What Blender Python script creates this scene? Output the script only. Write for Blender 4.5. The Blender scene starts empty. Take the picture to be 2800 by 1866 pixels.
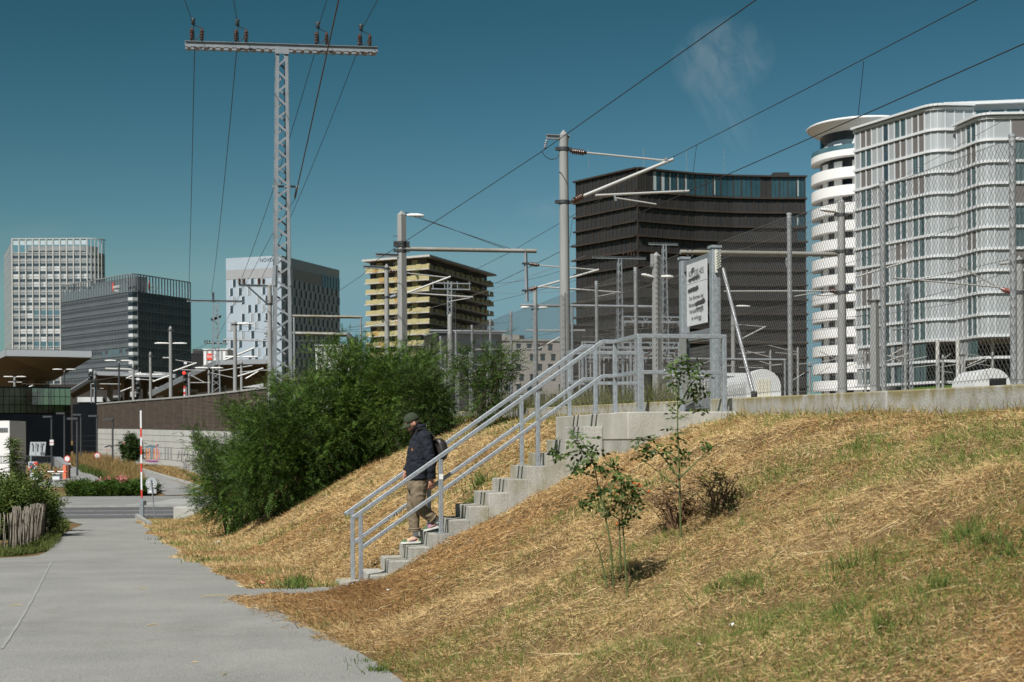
import bpy, bmesh, math, random
import numpy as np
from mathutils import Vector, Matrix, noise as mnoise

R = math.radians
sc = bpy.context.scene
col = sc.collection
rng = np.random.default_rng(7)
random.seed(7)

# ------------------------------------------------------------------ camera
F = 3889.0                 # focal length in photo pixels (50 mm on 36 mm, 2800 px wide)
HX, HY = 1400.0, 1205.0    # principal point: the horizon lies below the frame's centre
ROLL = R(0.40)
EYE = 1.9                  # eye height above the foot of the stairs (z = 0)
cam = bpy.data.cameras.new('camera')
cam.lens = 50.0; cam.sensor_width = 36.0
cam.shift_y = (HY - 933.0) / 2800.0
cam.clip_start = 0.1; cam.clip_end = 6000
cam.dof.use_dof = True; cam.dof.focus_distance = 18.9; cam.dof.aperture_fstop = 4.5
camo = bpy.data.objects.new('camera', cam); col.objects.link(camo)
camo.matrix_world = Matrix.Translation((0, 0, EYE)) @ Matrix.Rotation(R(90), 4, 'X') @ Matrix.Rotation(-ROLL, 4, 'Z')
sc.camera = camo

# ------------------------------------------------------------------ light
SUN_A, SUN_E = R(29), R(49)      # azimuth to the left of straight-behind, elevation
sun_dir = Vector((-math.sin(SUN_A) * math.cos(SUN_E), -math.cos(SUN_A) * math.cos(SUN_E), math.sin(SUN_E)))
sl = bpy.data.lights.new('sun', 'SUN'); sl.energy = 5.0; sl.angle = R(0.5); sl.color = (1.0, 0.965, 0.915)
slo = bpy.data.objects.new('sun', sl); col.objects.link(slo)
slo.rotation_euler = sun_dir.to_track_quat('Z', 'Y').to_euler()
slo.location = (-20, -30, 60)
world = bpy.data.worlds.new('World'); sc.world = world; world.use_nodes = True
nt = world.node_tree; N = nt.nodes; LK = nt.links
for n in list(N): N.remove(n)
sky = N.new('ShaderNodeTexSky'); sky.sky_type = 'NISHITA'; sky.sun_disc = False
sky.sun_elevation = SUN_E
sky.sun_rotation = math.atan2(sun_dir.x, sun_dir.y)
sky.altitude = 200; sky.air_density = 1.0; sky.dust_density = 0.6; sky.ozone_density = 2.5
def vmath(op, a, b):
    n = N.new('ShaderNodeVectorMath'); n.operation = op; LK.new(a, n.inputs[0]); n.inputs[1].default_value = b; return n.outputs[0]
# the photograph's grade: a deeper, more teal sky away from the horizon
sk = vmath('DIVIDE', sky.outputs[0], (2.93, 4.52, 6.23)); sk = vmath('MINIMUM', sk, (1.24, 1.17, 1.12))
sep0 = N.new('ShaderNodeSeparateXYZ'); LK.new(sk, sep0.inputs[0]); com0 = N.new('ShaderNodeCombineXYZ')
for k_, (ex_, mu_) in enumerate(((2.5, 1.58), (1.78, 3.72), (2.2, 4.50))):
    pw = N.new('ShaderNodeMath'); pw.operation = 'POWER'; LK.new(sep0.outputs[k_], pw.inputs[0]); pw.inputs[1].default_value = ex_
    mu = N.new('ShaderNodeMath'); mu.operation = 'MULTIPLY'; LK.new(pw.outputs[0], mu.inputs[0]); mu.inputs[1].default_value = mu_; LK.new(mu.outputs[0], com0.inputs[k_])
sky_out = com0.outputs[0]
# thin wisps of cirrus, placed by direction in the sky
tc = N.new('ShaderNodeTexCoord')
def wisp(px, py, rx, ry, rot, amt, prev):
    dx = (px - HX) / F; dz = (HY - py) / F
    sep = N.new('ShaderNodeSeparateXYZ'); LK.new(tc.outputs['Generated'], sep.inputs[0])
    def m(op, a, b=None):
        n = N.new('ShaderNodeMath'); n.operation = op
        for k, v in ((0, a), (1, b)):
            if v is None: continue
            if isinstance(v, (int, float)): n.inputs[k].default_value = v
            else: LK.new(v, n.inputs[k])
        return n.outputs[0]
    ay = m('MAXIMUM', sep.outputs[1], 0.001)
    u = m('SUBTRACT', m('DIVIDE', sep.outputs[0], ay), dx)
    v = m('SUBTRACT', m('DIVIDE', sep.outputs[2], ay), dz)
    c, s = math.cos(rot), math.sin(rot)
    u2 = m('ADD', m('MULTIPLY', u, c), m('MULTIPLY', v, s))
    v2 = m('SUBTRACT', m('MULTIPLY', v, c), m('MULTIPLY', u, s))
    un = m('DIVIDE', u2, rx / F); vn = m('DIVIDE', v2, ry / F)
    r2 = m('ADD', m('MULTIPLY', un, un), m('MULTIPLY', vn, vn))
    fall = m('MAXIMUM', m('SUBTRACT', 1.0, r2), 0.0)
    com = N.new('ShaderNodeCombineXYZ'); LK.new(un, com.inputs[0]); LK.new(m('MULTIPLY', vn, 0.45), com.inputs[1])
    com.inputs[2].default_value = px * 0.01
    nz = N.new('ShaderNodeTexNoise'); nz.inputs['Scale'].default_value = 2.6; nz.inputs['Detail'].default_value = 8
    nz.inputs['Roughness'].default_value = 0.56; nz.inputs['Distortion'].default_value = 0.7
    LK.new(com.outputs[0], nz.inputs['Vector'])
    ramp = N.new('ShaderNodeValToRGB'); ramp.color_ramp.elements[0].position = 0.30; ramp.color_ramp.elements[1].position = 0.95
    LK.new(nz.outputs[0], ramp.inputs[0])
    f = m('MULTIPLY', m('MULTIPLY', ramp.outputs[0], fall), amt)
    f = m('MULTIPLY', f, m('GREATER_THAN', sep.outputs[1], 0.0))
    mx = N.new('ShaderNodeMixRGB'); LK.new(f, mx.inputs[0]); LK.new(prev, mx.inputs[1])
    mx.inputs[2].default_value = (5.0, 6.0, 6.4, 1)
    return mx.outputs[0]
o = sky_out
o = wisp(1985, 165, 150, 120, R(18), 0.62, o)
o = wisp(1975, 265, 80, 190, R(28), 0.34, o)
o = wisp(1530, 575, 150, 40, 0.0, 0.20, o)
o = wisp(90, 630, 130, 35, R(8), 0.22, o)
bg = N.new('ShaderNodeBackground'); bg.inputs[1].default_value = 0.050
LK.new(o, bg.inputs[0])
wo = N.new('ShaderNodeOutputWorld'); LK.new(bg.outputs[0], wo.inputs[0])
sc.view_settings.view_transform = 'Standard'; sc.view_settings.look = 'None'
sc.view_settings.exposure = 0.46; sc.view_settings.gamma = 1.0
sc.view_settings.use_curve_mapping = False

# ------------------------------------------------------------------ pixel -> direction helpers
_c, _s = math.cos(ROLL), math.sin(ROLL)
def deroll(x, y):
    dx, dy = x - HX, HY - y
    return dx * _c + dy * _s, -dx * _s + dy * _c
def P(x, y, Y):
    "point at depth Y that shows at photo pixel (x, y)"
    a, b = deroll(x, y)
    return Vector((a / F * Y, Y, EYE + b / F * Y))
TH = R(12.75)                                   # the railway runs 12.75 degrees off the view axis
SV = Vector((math.cos(TH), math.sin(TH), 0))    # up the stairs, across the tracks
LV = Vector((-math.sin(TH), math.cos(TH), 0))   # along the tracks, away from the camera
B0 = Vector((-1.83, 18.30, 0))                  # foot of the stairs, near edge
def SL(s, l, z=0.0):
    v = B0 + SV * s + LV * l
    return Vector((v.x, v.y, z))
def to_sl(X, Y):
    dx, dy = X - B0.x, Y - B0.y
    return dx * SV.x + dy * SV.y, dx * LV.x + dy * LV.y
def along(x, y, Q, D):
    "point on the vertical plane through Q with heading D that shows at pixel (x, y)"
    a, b = deroll(x, y); a /= F; b /= F
    q = (a * Q.y - Q.x) / (D.x - a * D.y)
    Y = Q.y + q * D.y
    return Vector((Q.x + q * D.x, Y, EYE + b * Y))
def onS(x, y, Q): return along(x, y, Q, SV)
def onL(x, y, Q): return along(x, y, Q, LV)

# ------------------------------------------------------------------ materials
MATS = {}
ALB = 0.84        # all base colours are written for exposure 0.2; this keeps them right at the exposure above
def mat(name, c, rough=0.8, metal=0.0, c2=None, scale=4.0, detail=4.0, amt=1.0, bump=0.0, bscale=40.0, spec=0.4,
        stretch=(1, 1, 1), em=None, emk=0.0, lo=0.35, hi=0.65, alpha=None, trans=0.0):
    if name in MATS: return MATS[name]
    c = tuple(v * ALB for v in c); c2 = None if c2 is None else tuple(v * ALB for v in c2)
    m = bpy.data.materials.new(name); m.use_nodes = True; MATS[name] = m
    nt = m.node_tree; b = nt.nodes['Principled BSDF']
    b.inputs['Base Color'].default_value = (*c, 1); b.inputs['Roughness'].default_value = rough
    b.inputs['Metallic'].default_value = metal; b.inputs['Specular IOR Level'].default_value = spec
    if em: b.inputs['Emission Color'].default_value = (*em, 1); b.inputs['Emission Strength'].default_value = emk
    if trans: b.inputs['Transmission Weight'].default_value = trans
    if c2 is not None or bump:
        tc = nt.nodes.new('ShaderNodeNewGeometry'); mp = nt.nodes.new('ShaderNodeMapping')
        mp.inputs['Scale'].default_value = stretch
        nt.links.new(tc.outputs['Position'], mp.inputs[0])
    if c2 is not None:
        nz = nt.nodes.new('ShaderNodeTexNoise'); nz.inputs['Scale'].default_value = scale; nz.inputs['Detail'].default_value = detail
        nz.inputs['Roughness'].default_value = 0.62
        nt.links.new(mp.outputs[0], nz.inputs['Vector'])
        rp = nt.nodes.new('ShaderNodeValToRGB')
        rp.color_ramp.elements[0].position = lo; rp.color_ramp.elements[1].position = hi
        rp.color_ramp.elements[0].color = (*c, 1)
        rp.color_ramp.elements[1].color = (*[a + (b_ - a) * amt for a, b_ in zip(c, c2)], 1)
        nt.links.new(nz.outputs[0], rp.inputs[0]); nt.links.new(rp.outputs[0], b.inputs['Base Color'])
    if bump:
        n2 = nt.nodes.new('ShaderNodeTexNoise'); n2.inputs['Scale'].default_value = bscale; n2.inputs['Detail'].default_value = 3
        nt.links.new(mp.outputs[0], n2.inputs['Vector'])
        bp = nt.nodes.new('ShaderNodeBump'); bp.inputs['Strength'].default_value = bump; bp.inputs['Distance'].default_value = 0.02
        nt.links.new(n2.outputs[0], bp.inputs['Height']); nt.links.new(bp.outputs[0], b.inputs['Normal'])
    return m
def node_color(m, fn):
    "let fn(node_tree, bsdf, position_socket) wire the base colour"
    nt = m.node_tree; g = nt.nodes.new('ShaderNodeNewGeometry')
    fn(nt, nt.nodes['Principled BSDF'], g.outputs['Position']); return m
def attr_mat(name, rough=0.85, trans=0.0, spec=0.2, hue=0.0):
    "colour per face from the attribute Col"
    if name in MATS: return MATS[name]
    m = bpy.data.materials.new(name); m.use_nodes = True; MATS[name] = m
    nt = m.node_tree; b = nt.nodes['Principled BSDF']; b.inputs['Roughness'].default_value = rough
    b.inputs['Specular IOR Level'].default_value = spec
    a = nt.nodes.new('ShaderNodeAttribute'); a.attribute_name = 'Col'
    nt.links.new(a.outputs['Color'], b.inputs['Base Color'])
    if trans:
        t = nt.nodes.new('ShaderNodeBsdfTranslucent'); nt.links.new(a.outputs['Color'], t.inputs[0])
        mx = nt.nodes.new('ShaderNodeMixShader'); mx.inputs[0].default_value = trans
        out = nt.nodes['Material Output']
        nt.links.new(b.outputs[0], mx.inputs[1]); nt.links.new(t.outputs[0], mx.inputs[2]); nt.links.new(mx.outputs[0], out.inputs[0])
    return m

# ------------------------------------------------------------------ mesh helpers
class MB:
    def __init__(self): self.v = []; self.f = []; self.sm = []
    def add(self, vs, fs, smooth=False):
        o = len(self.v); self.v.extend([tuple(p) for p in vs])
        for f in fs: self.f.append(tuple(i + o for i in f)); self.sm.append(smooth)
        return self
    def hexa(self, p):   # 8 points: bottom 4 ccw, top 4
        return self.add(p, [(3, 2, 1, 0), (4, 5, 6, 7), (0, 1, 5, 4), (1, 2, 6, 5), (2, 3, 7, 6), (3, 0, 4, 7)])
    def box(self, a, b):
        (x0, y0, z0), (x1, y1, z1) = a, b
        return self.hexa([(x0, y0, z0), (x1, y0, z0), (x1, y1, z0), (x0, y1, z0), (x0, y0, z1), (x1, y0, z1), (x1, y1, z1), (x0, y1, z1)])
    def sbox(self, s0, s1, l0, l1, z0, z1):
        "box in stair coordinates"
        q = [SL(s0, l0), SL(s1, l0), SL(s1, l1), SL(s0, l1)]
        return self.hexa([(p.x, p.y, z0) for p in q] + [(p.x, p.y, z1) for p in q])
    def beam(self, p, q, w, h=None, up=(0, 0, 1)):
        p, q = Vector(p), Vector(q); h = w if h is None else h
        d = (q - p).normalized(); up = Vector(up)
        x = d.cross(up)
        if x.length < 1e-4: x = d.cross(Vector((0, 1, 0))) if abs(d.y) < 0.9 else d.cross(Vector((1, 0, 0)))
        x.normalize(); y = x.cross(d).normalized()
        x *= w / 2; y *= h / 2
        return self.hexa([p - x - y, p + x - y, p + x + y, p - x + y, q - x - y, q + x - y, q + x + y, q - x + y])
    def tube(self, p, q, r, r2=None, n=8, cap=True, smooth=True):
        return self.pipe([p, q], [r, r if r2 is None else r2], n, cap, smooth)
    def pipe(self, pts, rad, n=6, cap=True, smooth=True):
        pts = [Vector(p) for p in pts]
        if isinstance(rad, (int, float)): rad = [rad] * len(pts)
        vs = []; fs = []
        prevx = None
        for i, p in enumerate(pts):
            d = (pts[min(i + 1, len(pts) - 1)] - pts[max(i - 1, 0)]).normalized()
            if prevx is None:
                x = d.cross(Vector((0, 0, 1)))
                if x.length < 1e-3: x = Vector((1, 0, 0))
            else:
                x = prevx - d * prevx.dot(d)
            x.normalize(); y = d.cross(x); prevx = x
            for k in range(n):
                a = 2 * math.pi * k / n
                vs.append(p + x * (rad[i] * math.cos(a)) + y * (rad[i] * math.sin(a)))
        for i in range(len(pts) - 1):
            for k in range(n):
                fs.append((i * n + k, i * n + (k + 1) % n, (i + 1) * n + (k + 1) % n, (i + 1) * n + k))
        self.add(vs, fs, smooth)
        if cap:
            m = len(pts) - 1
            self.add([vs[k] for k in range(n)], [tuple(range(n - 1, -1, -1))])
            self.add([vs[m * n + k] for k in range(n)], [tuple(range(n))])
        return self
    def prism(self, poly, ext, smooth=False):
        "poly: list of 3D points (flat), ext: extrusion vector"
        n = len(poly); ext = Vector(ext); poly = [Vector(p) for p in poly]
        vs = poly + [p + ext for p in poly]
        fs = [tuple(range(n - 1, -1, -1)), tuple(range(n, 2 * n))] + [(i, (i + 1) % n, (i + 1) % n + n, i + n) for i in range(n)]
        return self.add(vs, fs, smooth)
    def lathe(self, c, prof, n=12, axis=(0, 0, 1), smooth=True):
        "prof: (r, h) along axis from c"
        c = Vector(c); az = Vector(axis).normalized()
        x = az.cross(Vector((0, 0, 1)))
        if x.length < 1e-3: x = Vector((1, 0, 0))
        x.normalize(); y = az.cross(x)
        vs = []; fs = []
        for r, h in prof:
            for k in range(n):
                a = 2 * math.pi * k / n
                vs.append(c + az * h + x * (r * math.cos(a)) + y * (r * math.sin(a)))
        for i in range(len(prof) - 1):
            for k in range(n):
                fs.append((i * n + k, i * n + (k + 1) % n, (i + 1) * n + (k + 1) % n, (i + 1) * n + k))
        fs.append(tuple(range(n - 1, -1, -1))); m = (len(prof) - 1) * n
        fs.append(tuple(m + k for k in range(n)))
        return self.add(vs, fs, smooth)
    def quad(self, a, b, c, d): return self.add([a, b, c, d], [(0, 1, 2, 3)])
    def mesh(self, name, off=(0, 0, 0)):
        me = bpy.data.meshes.new(name)
        o = Vector(off)
        me.from_pydata([(p[0] - o.x, p[1] - o.y, p[2] - o.z) for p in self.v], [], self.f)
        if any(self.sm): me.polygons.foreach_set('use_smooth', self.sm)
        me.update(); return me
    def build(self, name, m, parent=None, local=False):
        off = (0, 0, 0)
        if parent is not None and not local:
            off = Vector((0, 0, 0)); p = parent
            while p is not None: off = off + p.location; p = p.parent
        return link(name, self.mesh(name, off), m, parent)
def link(name, me, m, parent=None):
    o = bpy.data.objects.new(name, me); col.objects.link(o)
    if m is not None and len(me.materials) == 0: me.materials.append(m)
    if parent is not None: o.parent = parent
    return o
def inst(name, me, parent, loc, rotz=0.0, scale=None):
    o = bpy.data.objects.new(name, me); col.objects.link(o); o.parent = parent
    o.location = loc; o.rotation_euler = (0, 0, rotz)
    if scale: o.scale = scale
    return o
def tag(o, label, cat=None, group=None, kind=None):
    if label: o['label'] = label
    if cat: o['category'] = cat
    if group: o['group'] = group
    if kind: o['kind'] = kind
    return o
def thing(name, label, cat, loc=(0, 0, 0), rotz=0.0, group=None):
    o = bpy.data.objects.new(name, None); col.objects.link(o)
    o.empty_display_size = 0.2
    o.location = loc; o.rotation_euler = (0, 0, rotz)
    return tag(o, label, cat, group)
def bevel(o, w=0.01, seg=2):
    b = o.modifiers.new('bevel', 'BEVEL'); b.width = w; b.segments = seg; b.limit_method = 'ANGLE'; return o
def numpy_mesh(name, V, Fq, m, colr=None, parent=None):
    "V (n,3), Fq (m,k) faces; colr (m,3) colour per face"
    me = bpy.data.meshes.new(name)
    V = np.asarray(V, dtype=np.float32); Fq = np.asarray(Fq, dtype=np.int32)
    k = Fq.shape[1]
    me.vertices.add(len(V)); me.vertices.foreach_set('co', V.ravel())
    me.loops.add(Fq.size); me.loops.foreach_set('vertex_index', Fq.ravel())
    me.polygons.add(len(Fq)); me.polygons.foreach_set('loop_start', np.arange(0, Fq.size, k, dtype=np.int32))
    me.update(calc_edges=True)
    if colr is not None:
        a = me.attributes.new('Col', 'FLOAT_COLOR', 'FACE')
        c4 = np.ones((len(Fq), 4), dtype=np.float32); c4[:, :3] = colr * ALB
        a.data.foreach_set('color', c4.ravel())
    return link(name, me, m, parent)
# ------------------------------------------------------------------ terrain
def smooth(a, b, x): t = np.clip((x - a) / (b - a), 0, 1); return t * t * (3 - 2 * t)
def zpath(Y): return np.interp(Y, [-80, 0, 10, 18.3, 30, 45, 65, 120, 4000], [0.34, 0.24, 0.16, 0.0, -0.37, -0.88, -1.6, -1.6, -1.6])
def toe(l): return np.interp(l, [-40, -9, -3, -0.6, 0.4, 1.4, 12, 49, 70], [-1.5, -0.85, -0.55, -0.25, -0.15, -0.35, -1.4, -3.0, -3.0])
def zwall(l): return 2.44 + 0.0125 * np.clip(l, -40, 80)
WALLP = [(-15.4, 90.0), (-20.9, 101.0), (-25.0, 108.7), (-33.6, 127.0), (-43.4, 149.0)]   # foot of the slatted wall
def wall_side(X, Y): return (X + 15.4) * -0.905 + (Y - 90.0) * -0.425     # > 0 in front of the wall
def wob(X, Y, k, ph): return np.sin(X * k + ph) * np.cos(Y * k * 1.13 + ph * 1.7) + 0.5 * np.sin((X + Y) * k * 1.9 + ph * 2.3)
def H(X, Y):
    X = np.asarray(X, dtype=float); Y = np.asarray(Y, dtype=float)
    s, l = to_sl(X, Y)
    zp = zpath(Y); st = toe(l)
    t = np.clip((s - st) / (4.5 - st), 0, 1)
    f = np.interp(t, [0, 0.06, 0.24, 0.47, 0.73, 0.9, 1.0], [0, 0.03, 0.23, 0.50, 0.815, 0.955, 1.0])
    zc = zwall(l) - 0.26
    lump = 0.045 * wob(X, Y, 1.9, 0.3) + 0.026 * wob(X, Y, 4.7, 1.1) + 0.016 * wob(X, Y, 9.5, 2.0)
    z1 = zp + (zc - zp) * f + lump * np.clip(t * 6, 0, 1) * np.clip((1 - t) * 6 + 0.2, 0, 1)
    d = wall_side(X, Y)
    zf = np.where(d > -7, -1.6 + 1.55 * (1 - smooth(0, 20, np.maximum(d, 0))) * smooth(93, 112, Y), 2.4)
    k = smooth(58, 66, Y)
    return z1 * (1 - k) + zf * k
def G(x, y, y0=4.0, y1=170.0):
    "where the sight line through pixel (x, y) meets the ground"
    a, b = deroll(x, y)
    Y = np.concatenate([np.arange(y0, 60, 0.02), np.arange(60, y1, 0.05)])
    d = EYE + b / F * Y - H(a / F * Y, Y)
    i = int(np.argmax(d < 0))
    if d[i] >= 0: i = len(Y) - 1
    X, YY = a / F * Y[i], Y[i]
    return Vector((X, YY, float(H(X, YY))))

m_soil = mat('dry_ground', (0.12, 0.078, 0.038), 0.95, c2=(0.21, 0.145, 0.07), scale=1.3, detail=8, bump=0.6, bscale=22, spec=0.1)
m_asph = mat('asphalt_path', (0.305, 0.305, 0.295), 0.9, bump=0.35, bscale=120, spec=0.25)
def _asph(nt, b, pos, base=(0.235, 0.237, 0.224), lite=(0.29, 0.29, 0.276), dark=(0.17, 0.17, 0.165)):
    def noise(s, d, r=0.6):
        n = nt.nodes.new('ShaderNodeTexNoise'); n.inputs['Scale'].default_value = s; n.inputs['Detail'].default_value = d
        n.inputs['Roughness'].default_value = r; nt.links.new(pos, n.inputs['Vector']); return n.outputs[0]
    r1 = nt.nodes.new('ShaderNodeValToRGB'); r1.color_ramp.elements[0].position = 0.36; r1.color_ramp.elements[1].position = 0.66
    r1.color_ramp.elements[0].color = (*base, 1); r1.color_ramp.elements[1].color = (*lite, 1)
    nt.links.new(noise(0.7, 5), r1.inputs[0])
    r2 = nt.nodes.new('ShaderNodeValToRGB'); r2.color_ramp.elements[0].position = 0.33; r2.color_ramp.elements[1].position = 0.62
    r2.color_ramp.elements[0].color = (0.42, 0.42, 0.41, 1); r2.color_ramp.elements[1].color = (1.18, 1.18, 1.16, 1)
    nt.links.new(noise(95, 3, 0.7), r2.inputs[0])
    m = nt.nodes.new('ShaderNodeMixRGB'); m.blend_type = 'MULTIPLY'; m.inputs[0].default_value = 1
    nt.links.new(r1.outputs[0], m.inputs[1]); nt.links.new(r2.outputs[0], m.inputs[2])
    r3 = nt.nodes.new('ShaderNodeValToRGB'); r3.color_ramp.elements[0].position = 0.30; r3.color_ramp.elements[1].position = 0.46      # old stains
    r3.color_ramp.elements[0].color = (0.80, 0.795, 0.775, 1); r3.color_ramp.elements[1].color = (1, 1, 1, 1); nt.links.new(noise(0.33, 7, 0.7), r3.inputs[0])
    m2 = nt.nodes.new('ShaderNodeMixRGB'); m2.blend_type = 'MULTIPLY'; m2.inputs[0].default_value = 1
    nt.links.new(m.outputs[0], m2.inputs[1]); nt.links.new(r3.outputs[0], m2.inputs[2]); nt.links.new(m2.outputs[0], b.inputs['Base Color'])
node_color(m_asph, _asph)
m_road = mat('road_asphalt', (0.075, 0.077, 0.08), 0.85, c2=(0.12, 0.12, 0.122), scale=0.5, detail=6, stretch=(0.15, 1.6, 1), spec=0.3)
m_pave = mat('pavement_asphalt', (0.20, 0.20, 0.197), 0.9, c2=(0.245, 0.245, 0.24), scale=0.5, detail=6, spec=0.2)
m_kerb = mat('kerb_stone', (0.36, 0.36, 0.34), 0.9, c2=(0.27, 0.27, 0.25), scale=2, spec=0.2)
m_paint = mat('road_paint', (0.62, 0.62, 0.60), 0.8, c2=(0.35, 0.35, 0.35), scale=5)

def axis(segs):
    out = []
    for a, b, st in segs: out += list(np.arange(a, b, st))
    return np.array(out + [segs[-1][1]])
gx = axis([(-3000, -300, 300), (-300, -60, 20), (-60, -30, 2), (-30, -12, 0.5), (-12, 9, 0.16), (9, 20, 1), (20, 60, 8), (60, 300, 40), (300, 3000, 300)])
gy = axis([(-300, -20, 20), (-20, 0, 1), (0, 34, 0.16), (34, 75, 0.4), (75, 170, 1.5), (170, 400, 20), (400, 4000, 300)])
GX, GY = np.meshgrid(gx, gy)
V = np.stack([GX, GY, H(GX, GY)], -1).reshape(-1, 3)
nx, ny = len(gx), len(gy)
ii = (np.arange(ny - 1)[:, None] * nx + np.arange(nx - 1)[None, :]).ravel()
g = numpy_mesh('ground', V, np.stack([ii, ii + 1, ii + nx + 1, ii + nx], 1), m_soil)
g.data.polygons.foreach_set('use_smooth', np.ones(len(g.data.polygons), dtype=bool))
tag(g, 'dry grassy ground and embankment', None, None, 'structure')

def strip(name, left, right, m, lift=0.012, n=24, kx=6):
    "sheet draped on the ground between two edge lines"
    def res(pts):
        pts = np.array([(p[0], p[1]) for p in pts]); d = np.r_[0, np.cumsum(np.hypot(*np.diff(pts, axis=0).T))]
        t = np.linspace(0, d[-1], n); return np.stack([np.interp(t, d, pts[:, 0]), np.interp(t, d, pts[:, 1])], 1)
    a, b = res(left), res(right); vs = []
    for i in range(n):
        for k in range(kx + 1):
            p = a[i] + (b[i] - a[i]) * k / kx; vs.append((p[0], p[1], float(H(p[0], p[1])) + lift))
    fs = [(i * (kx + 1) + k, i * (kx + 1) + k + 1, (i + 1) * (kx + 1) + k + 1, (i + 1) * (kx + 1) + k) for i in range(n - 1) for k in range(kx)]
    o = MB().add(vs, fs, True).build(name, m); return tag(o, None, None, None, 'structure')
def gp(*pts): return [G(*p) for p in pts]

# the footpath: right edge follows the foot of the slope, the left one the palings
pr = gp((374, 1413), (407, 1440), (435, 1466), (486, 1501), (528, 1534), (561, 1548), (631, 1578), (682, 1620), (800, 1690), (958, 1775), (1050, 1830), (1150, 1900))
pr = pr + [Vector((0.4, 3.0, 0)), Vector((1.2, -8.0, 0)), Vector((3, -30, 0))]
pl = gp((168, 1413), (187, 1450), (150, 1480), (126, 1512), (60, 1519)) + [Vector((-12.5, 26.8, 0)), Vector((-16, 26.5, 0)), Vector((-17, 18, 0)), Vector((-15, 5, 0)), Vector((-14, -8, 0)), Vector((-13, -30, 0))]
PATH_R = np.array([(p.x, p.y) for p in pr])[::-1]
PATH_L = np.array([(p.x, p.y) for p in pl])[::-1]
def path_x(Y): o = np.argsort(PATH_R[:, 1]); return np.interp(Y, PATH_R[o, 1], PATH_R[o, 0])
rows = np.concatenate([np.arange(-30, 0, 2.0), np.arange(0, 66.2, 0.45)])
vs = []; fs = []; KX = 16
o_ = np.argsort(PATH_L[:, 1]); plY, plX = PATH_L[o_, 1], PATH_L[o_, 0]
def path_lx(Y):
    Y = float(Y)
    if Y < 26.6: return -17.0
    return float(np.interp(Y, [26.6, 26.9, 27.6, 29.5, 40, 55, 66], [-17.0, -9.8, -9.25, -9.65, -12.8, -16.6, -21.0]))
for j, Y in enumerate(rows):
    a, b = path_lx(Y), float(path_x(Y))
    for k in range(KX + 1):
        x = a + (b - a) * k / KX; vs.append((x, Y, float(zpath(Y)) + 0.014))
fs = [(i * (KX + 1) + k, i * (KX + 1) + k + 1, (i + 1) * (KX + 1) + k + 1, (i + 1) * (KX + 1) + k) for i in range(len(rows) - 1) for k in range(KX)]
tag(MB().add(vs, fs, True).build('footpath', m_asph), None, None, None, 'structure')
# short paved link from the path to the first step
strip('stair_apron', [SL(-2.1, -0.85), SL(-0.33, -0.5)], [SL(-2.1, 0.3), SL(-0.33, 0.35)], m_asph, 0.016, 16, 8)

# road across the end of the path, pavement beyond it
def flat(name, px, m, lift):
    ps = [G(*p) for p in px]
    return tag(MB().add([(p.x, p.y, -1.6 + lift) for p in ps], [tuple(range(len(ps)))]).build(name, m), None, None, None, 'structure')
tag(MB().add([(-120, 65.9, -1.585), (-4, 65.9, -1.585), (-4, 77.5, -1.585), (-120, 77.5, -1.585)], [(0, 1, 2, 3)]).build('road', m_road), None, None, None, 'structure')
for yy, x0, x1 in ((69.3, -120, -15.0), (73.2, -120, -16.0)):
    tag(MB().add([(x0, yy, -1.581), (x1, yy, -1.581), (x1, yy + 0.22, -1.581), (x0, yy + 0.22, -1.581)], [(0, 1, 2, 3)]).build('road_marking', m_paint), None, None, None, 'structure')
tag(MB().box((-120, 77.5, -1.62), (-5, 77.85, -1.50)).build('kerb', m_kerb), None, None, None, 'structure')
tag(MB().add([(-120, 77.85, -1.512), (-5, 77.85, -1.512), (-5, 91.5, -1.512), (-120, 91.5, -1.512)], [(0, 1, 2, 3)]).build('pavement', m_pave), None, None, None, 'structure')
m_pave2 = mat('concrete_pavement', (0.30, 0.30, 0.292), 0.9, c2=(0.34, 0.34, 0.33), scale=0.7, spec=0.2)
tag(MB().add([(p.x, p.y, -1.506) for p in (P(330, 1377, 78.3), P(530, 1375, 78.3), P(530, 1358, 86.5), P(468, 1358, 86.5), P(440, 1366, 83))], [(0, 1, 2, 3, 4)]).build('crossing_slab', m_pave2), None, None, None, 'structure')
# ramp path that climbs along the slatted wall
rl = gp((455, 1357), (428, 1338), (395, 1310), (362, 1290), (330, 1278), (300, 1272))
rr = gp((560, 1352), (530, 1336), (470, 1316), (420, 1299), (370, 1282), (320, 1270))
strip('ramp_path', rl, rr, m_pave, 0.05, 30, 5)
km = MB()
kk = gp((565, 1345), (545, 1335), (500, 1320), (450, 1306), (400, 1291), (350, 1276), (310, 1268))
for a, b in zip(kk[:-1], kk[1:]): km.beam(a + Vector((0, 0, .07)), b + Vector((0, 0, .07)), 0.22, 0.2)
tag(km.build('ramp_kerb', m_kerb), None, None, None, 'structure')
# access road of the station, left of the flower bed
strip('access_road', gp((60, 1335), (130, 1312), (185, 1290), (180, 1276)), gp((300, 1335), (285, 1322), (240, 1295), (205, 1277)), m_pave, 0.05, 16, 4)
# kerb piece at the end of the footpath
k = MB(); ks = gp((374, 1416), (392, 1430), (408, 1441))
for a, b in zip(ks[:-1], ks[1:]): k.beam(a + Vector((0, 0, .08)), b + Vector((0, 0, .08)), 0.16, 0.2)
tag(k.build('path_kerb', m_kerb), None, None, None, 'structure')

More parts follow.
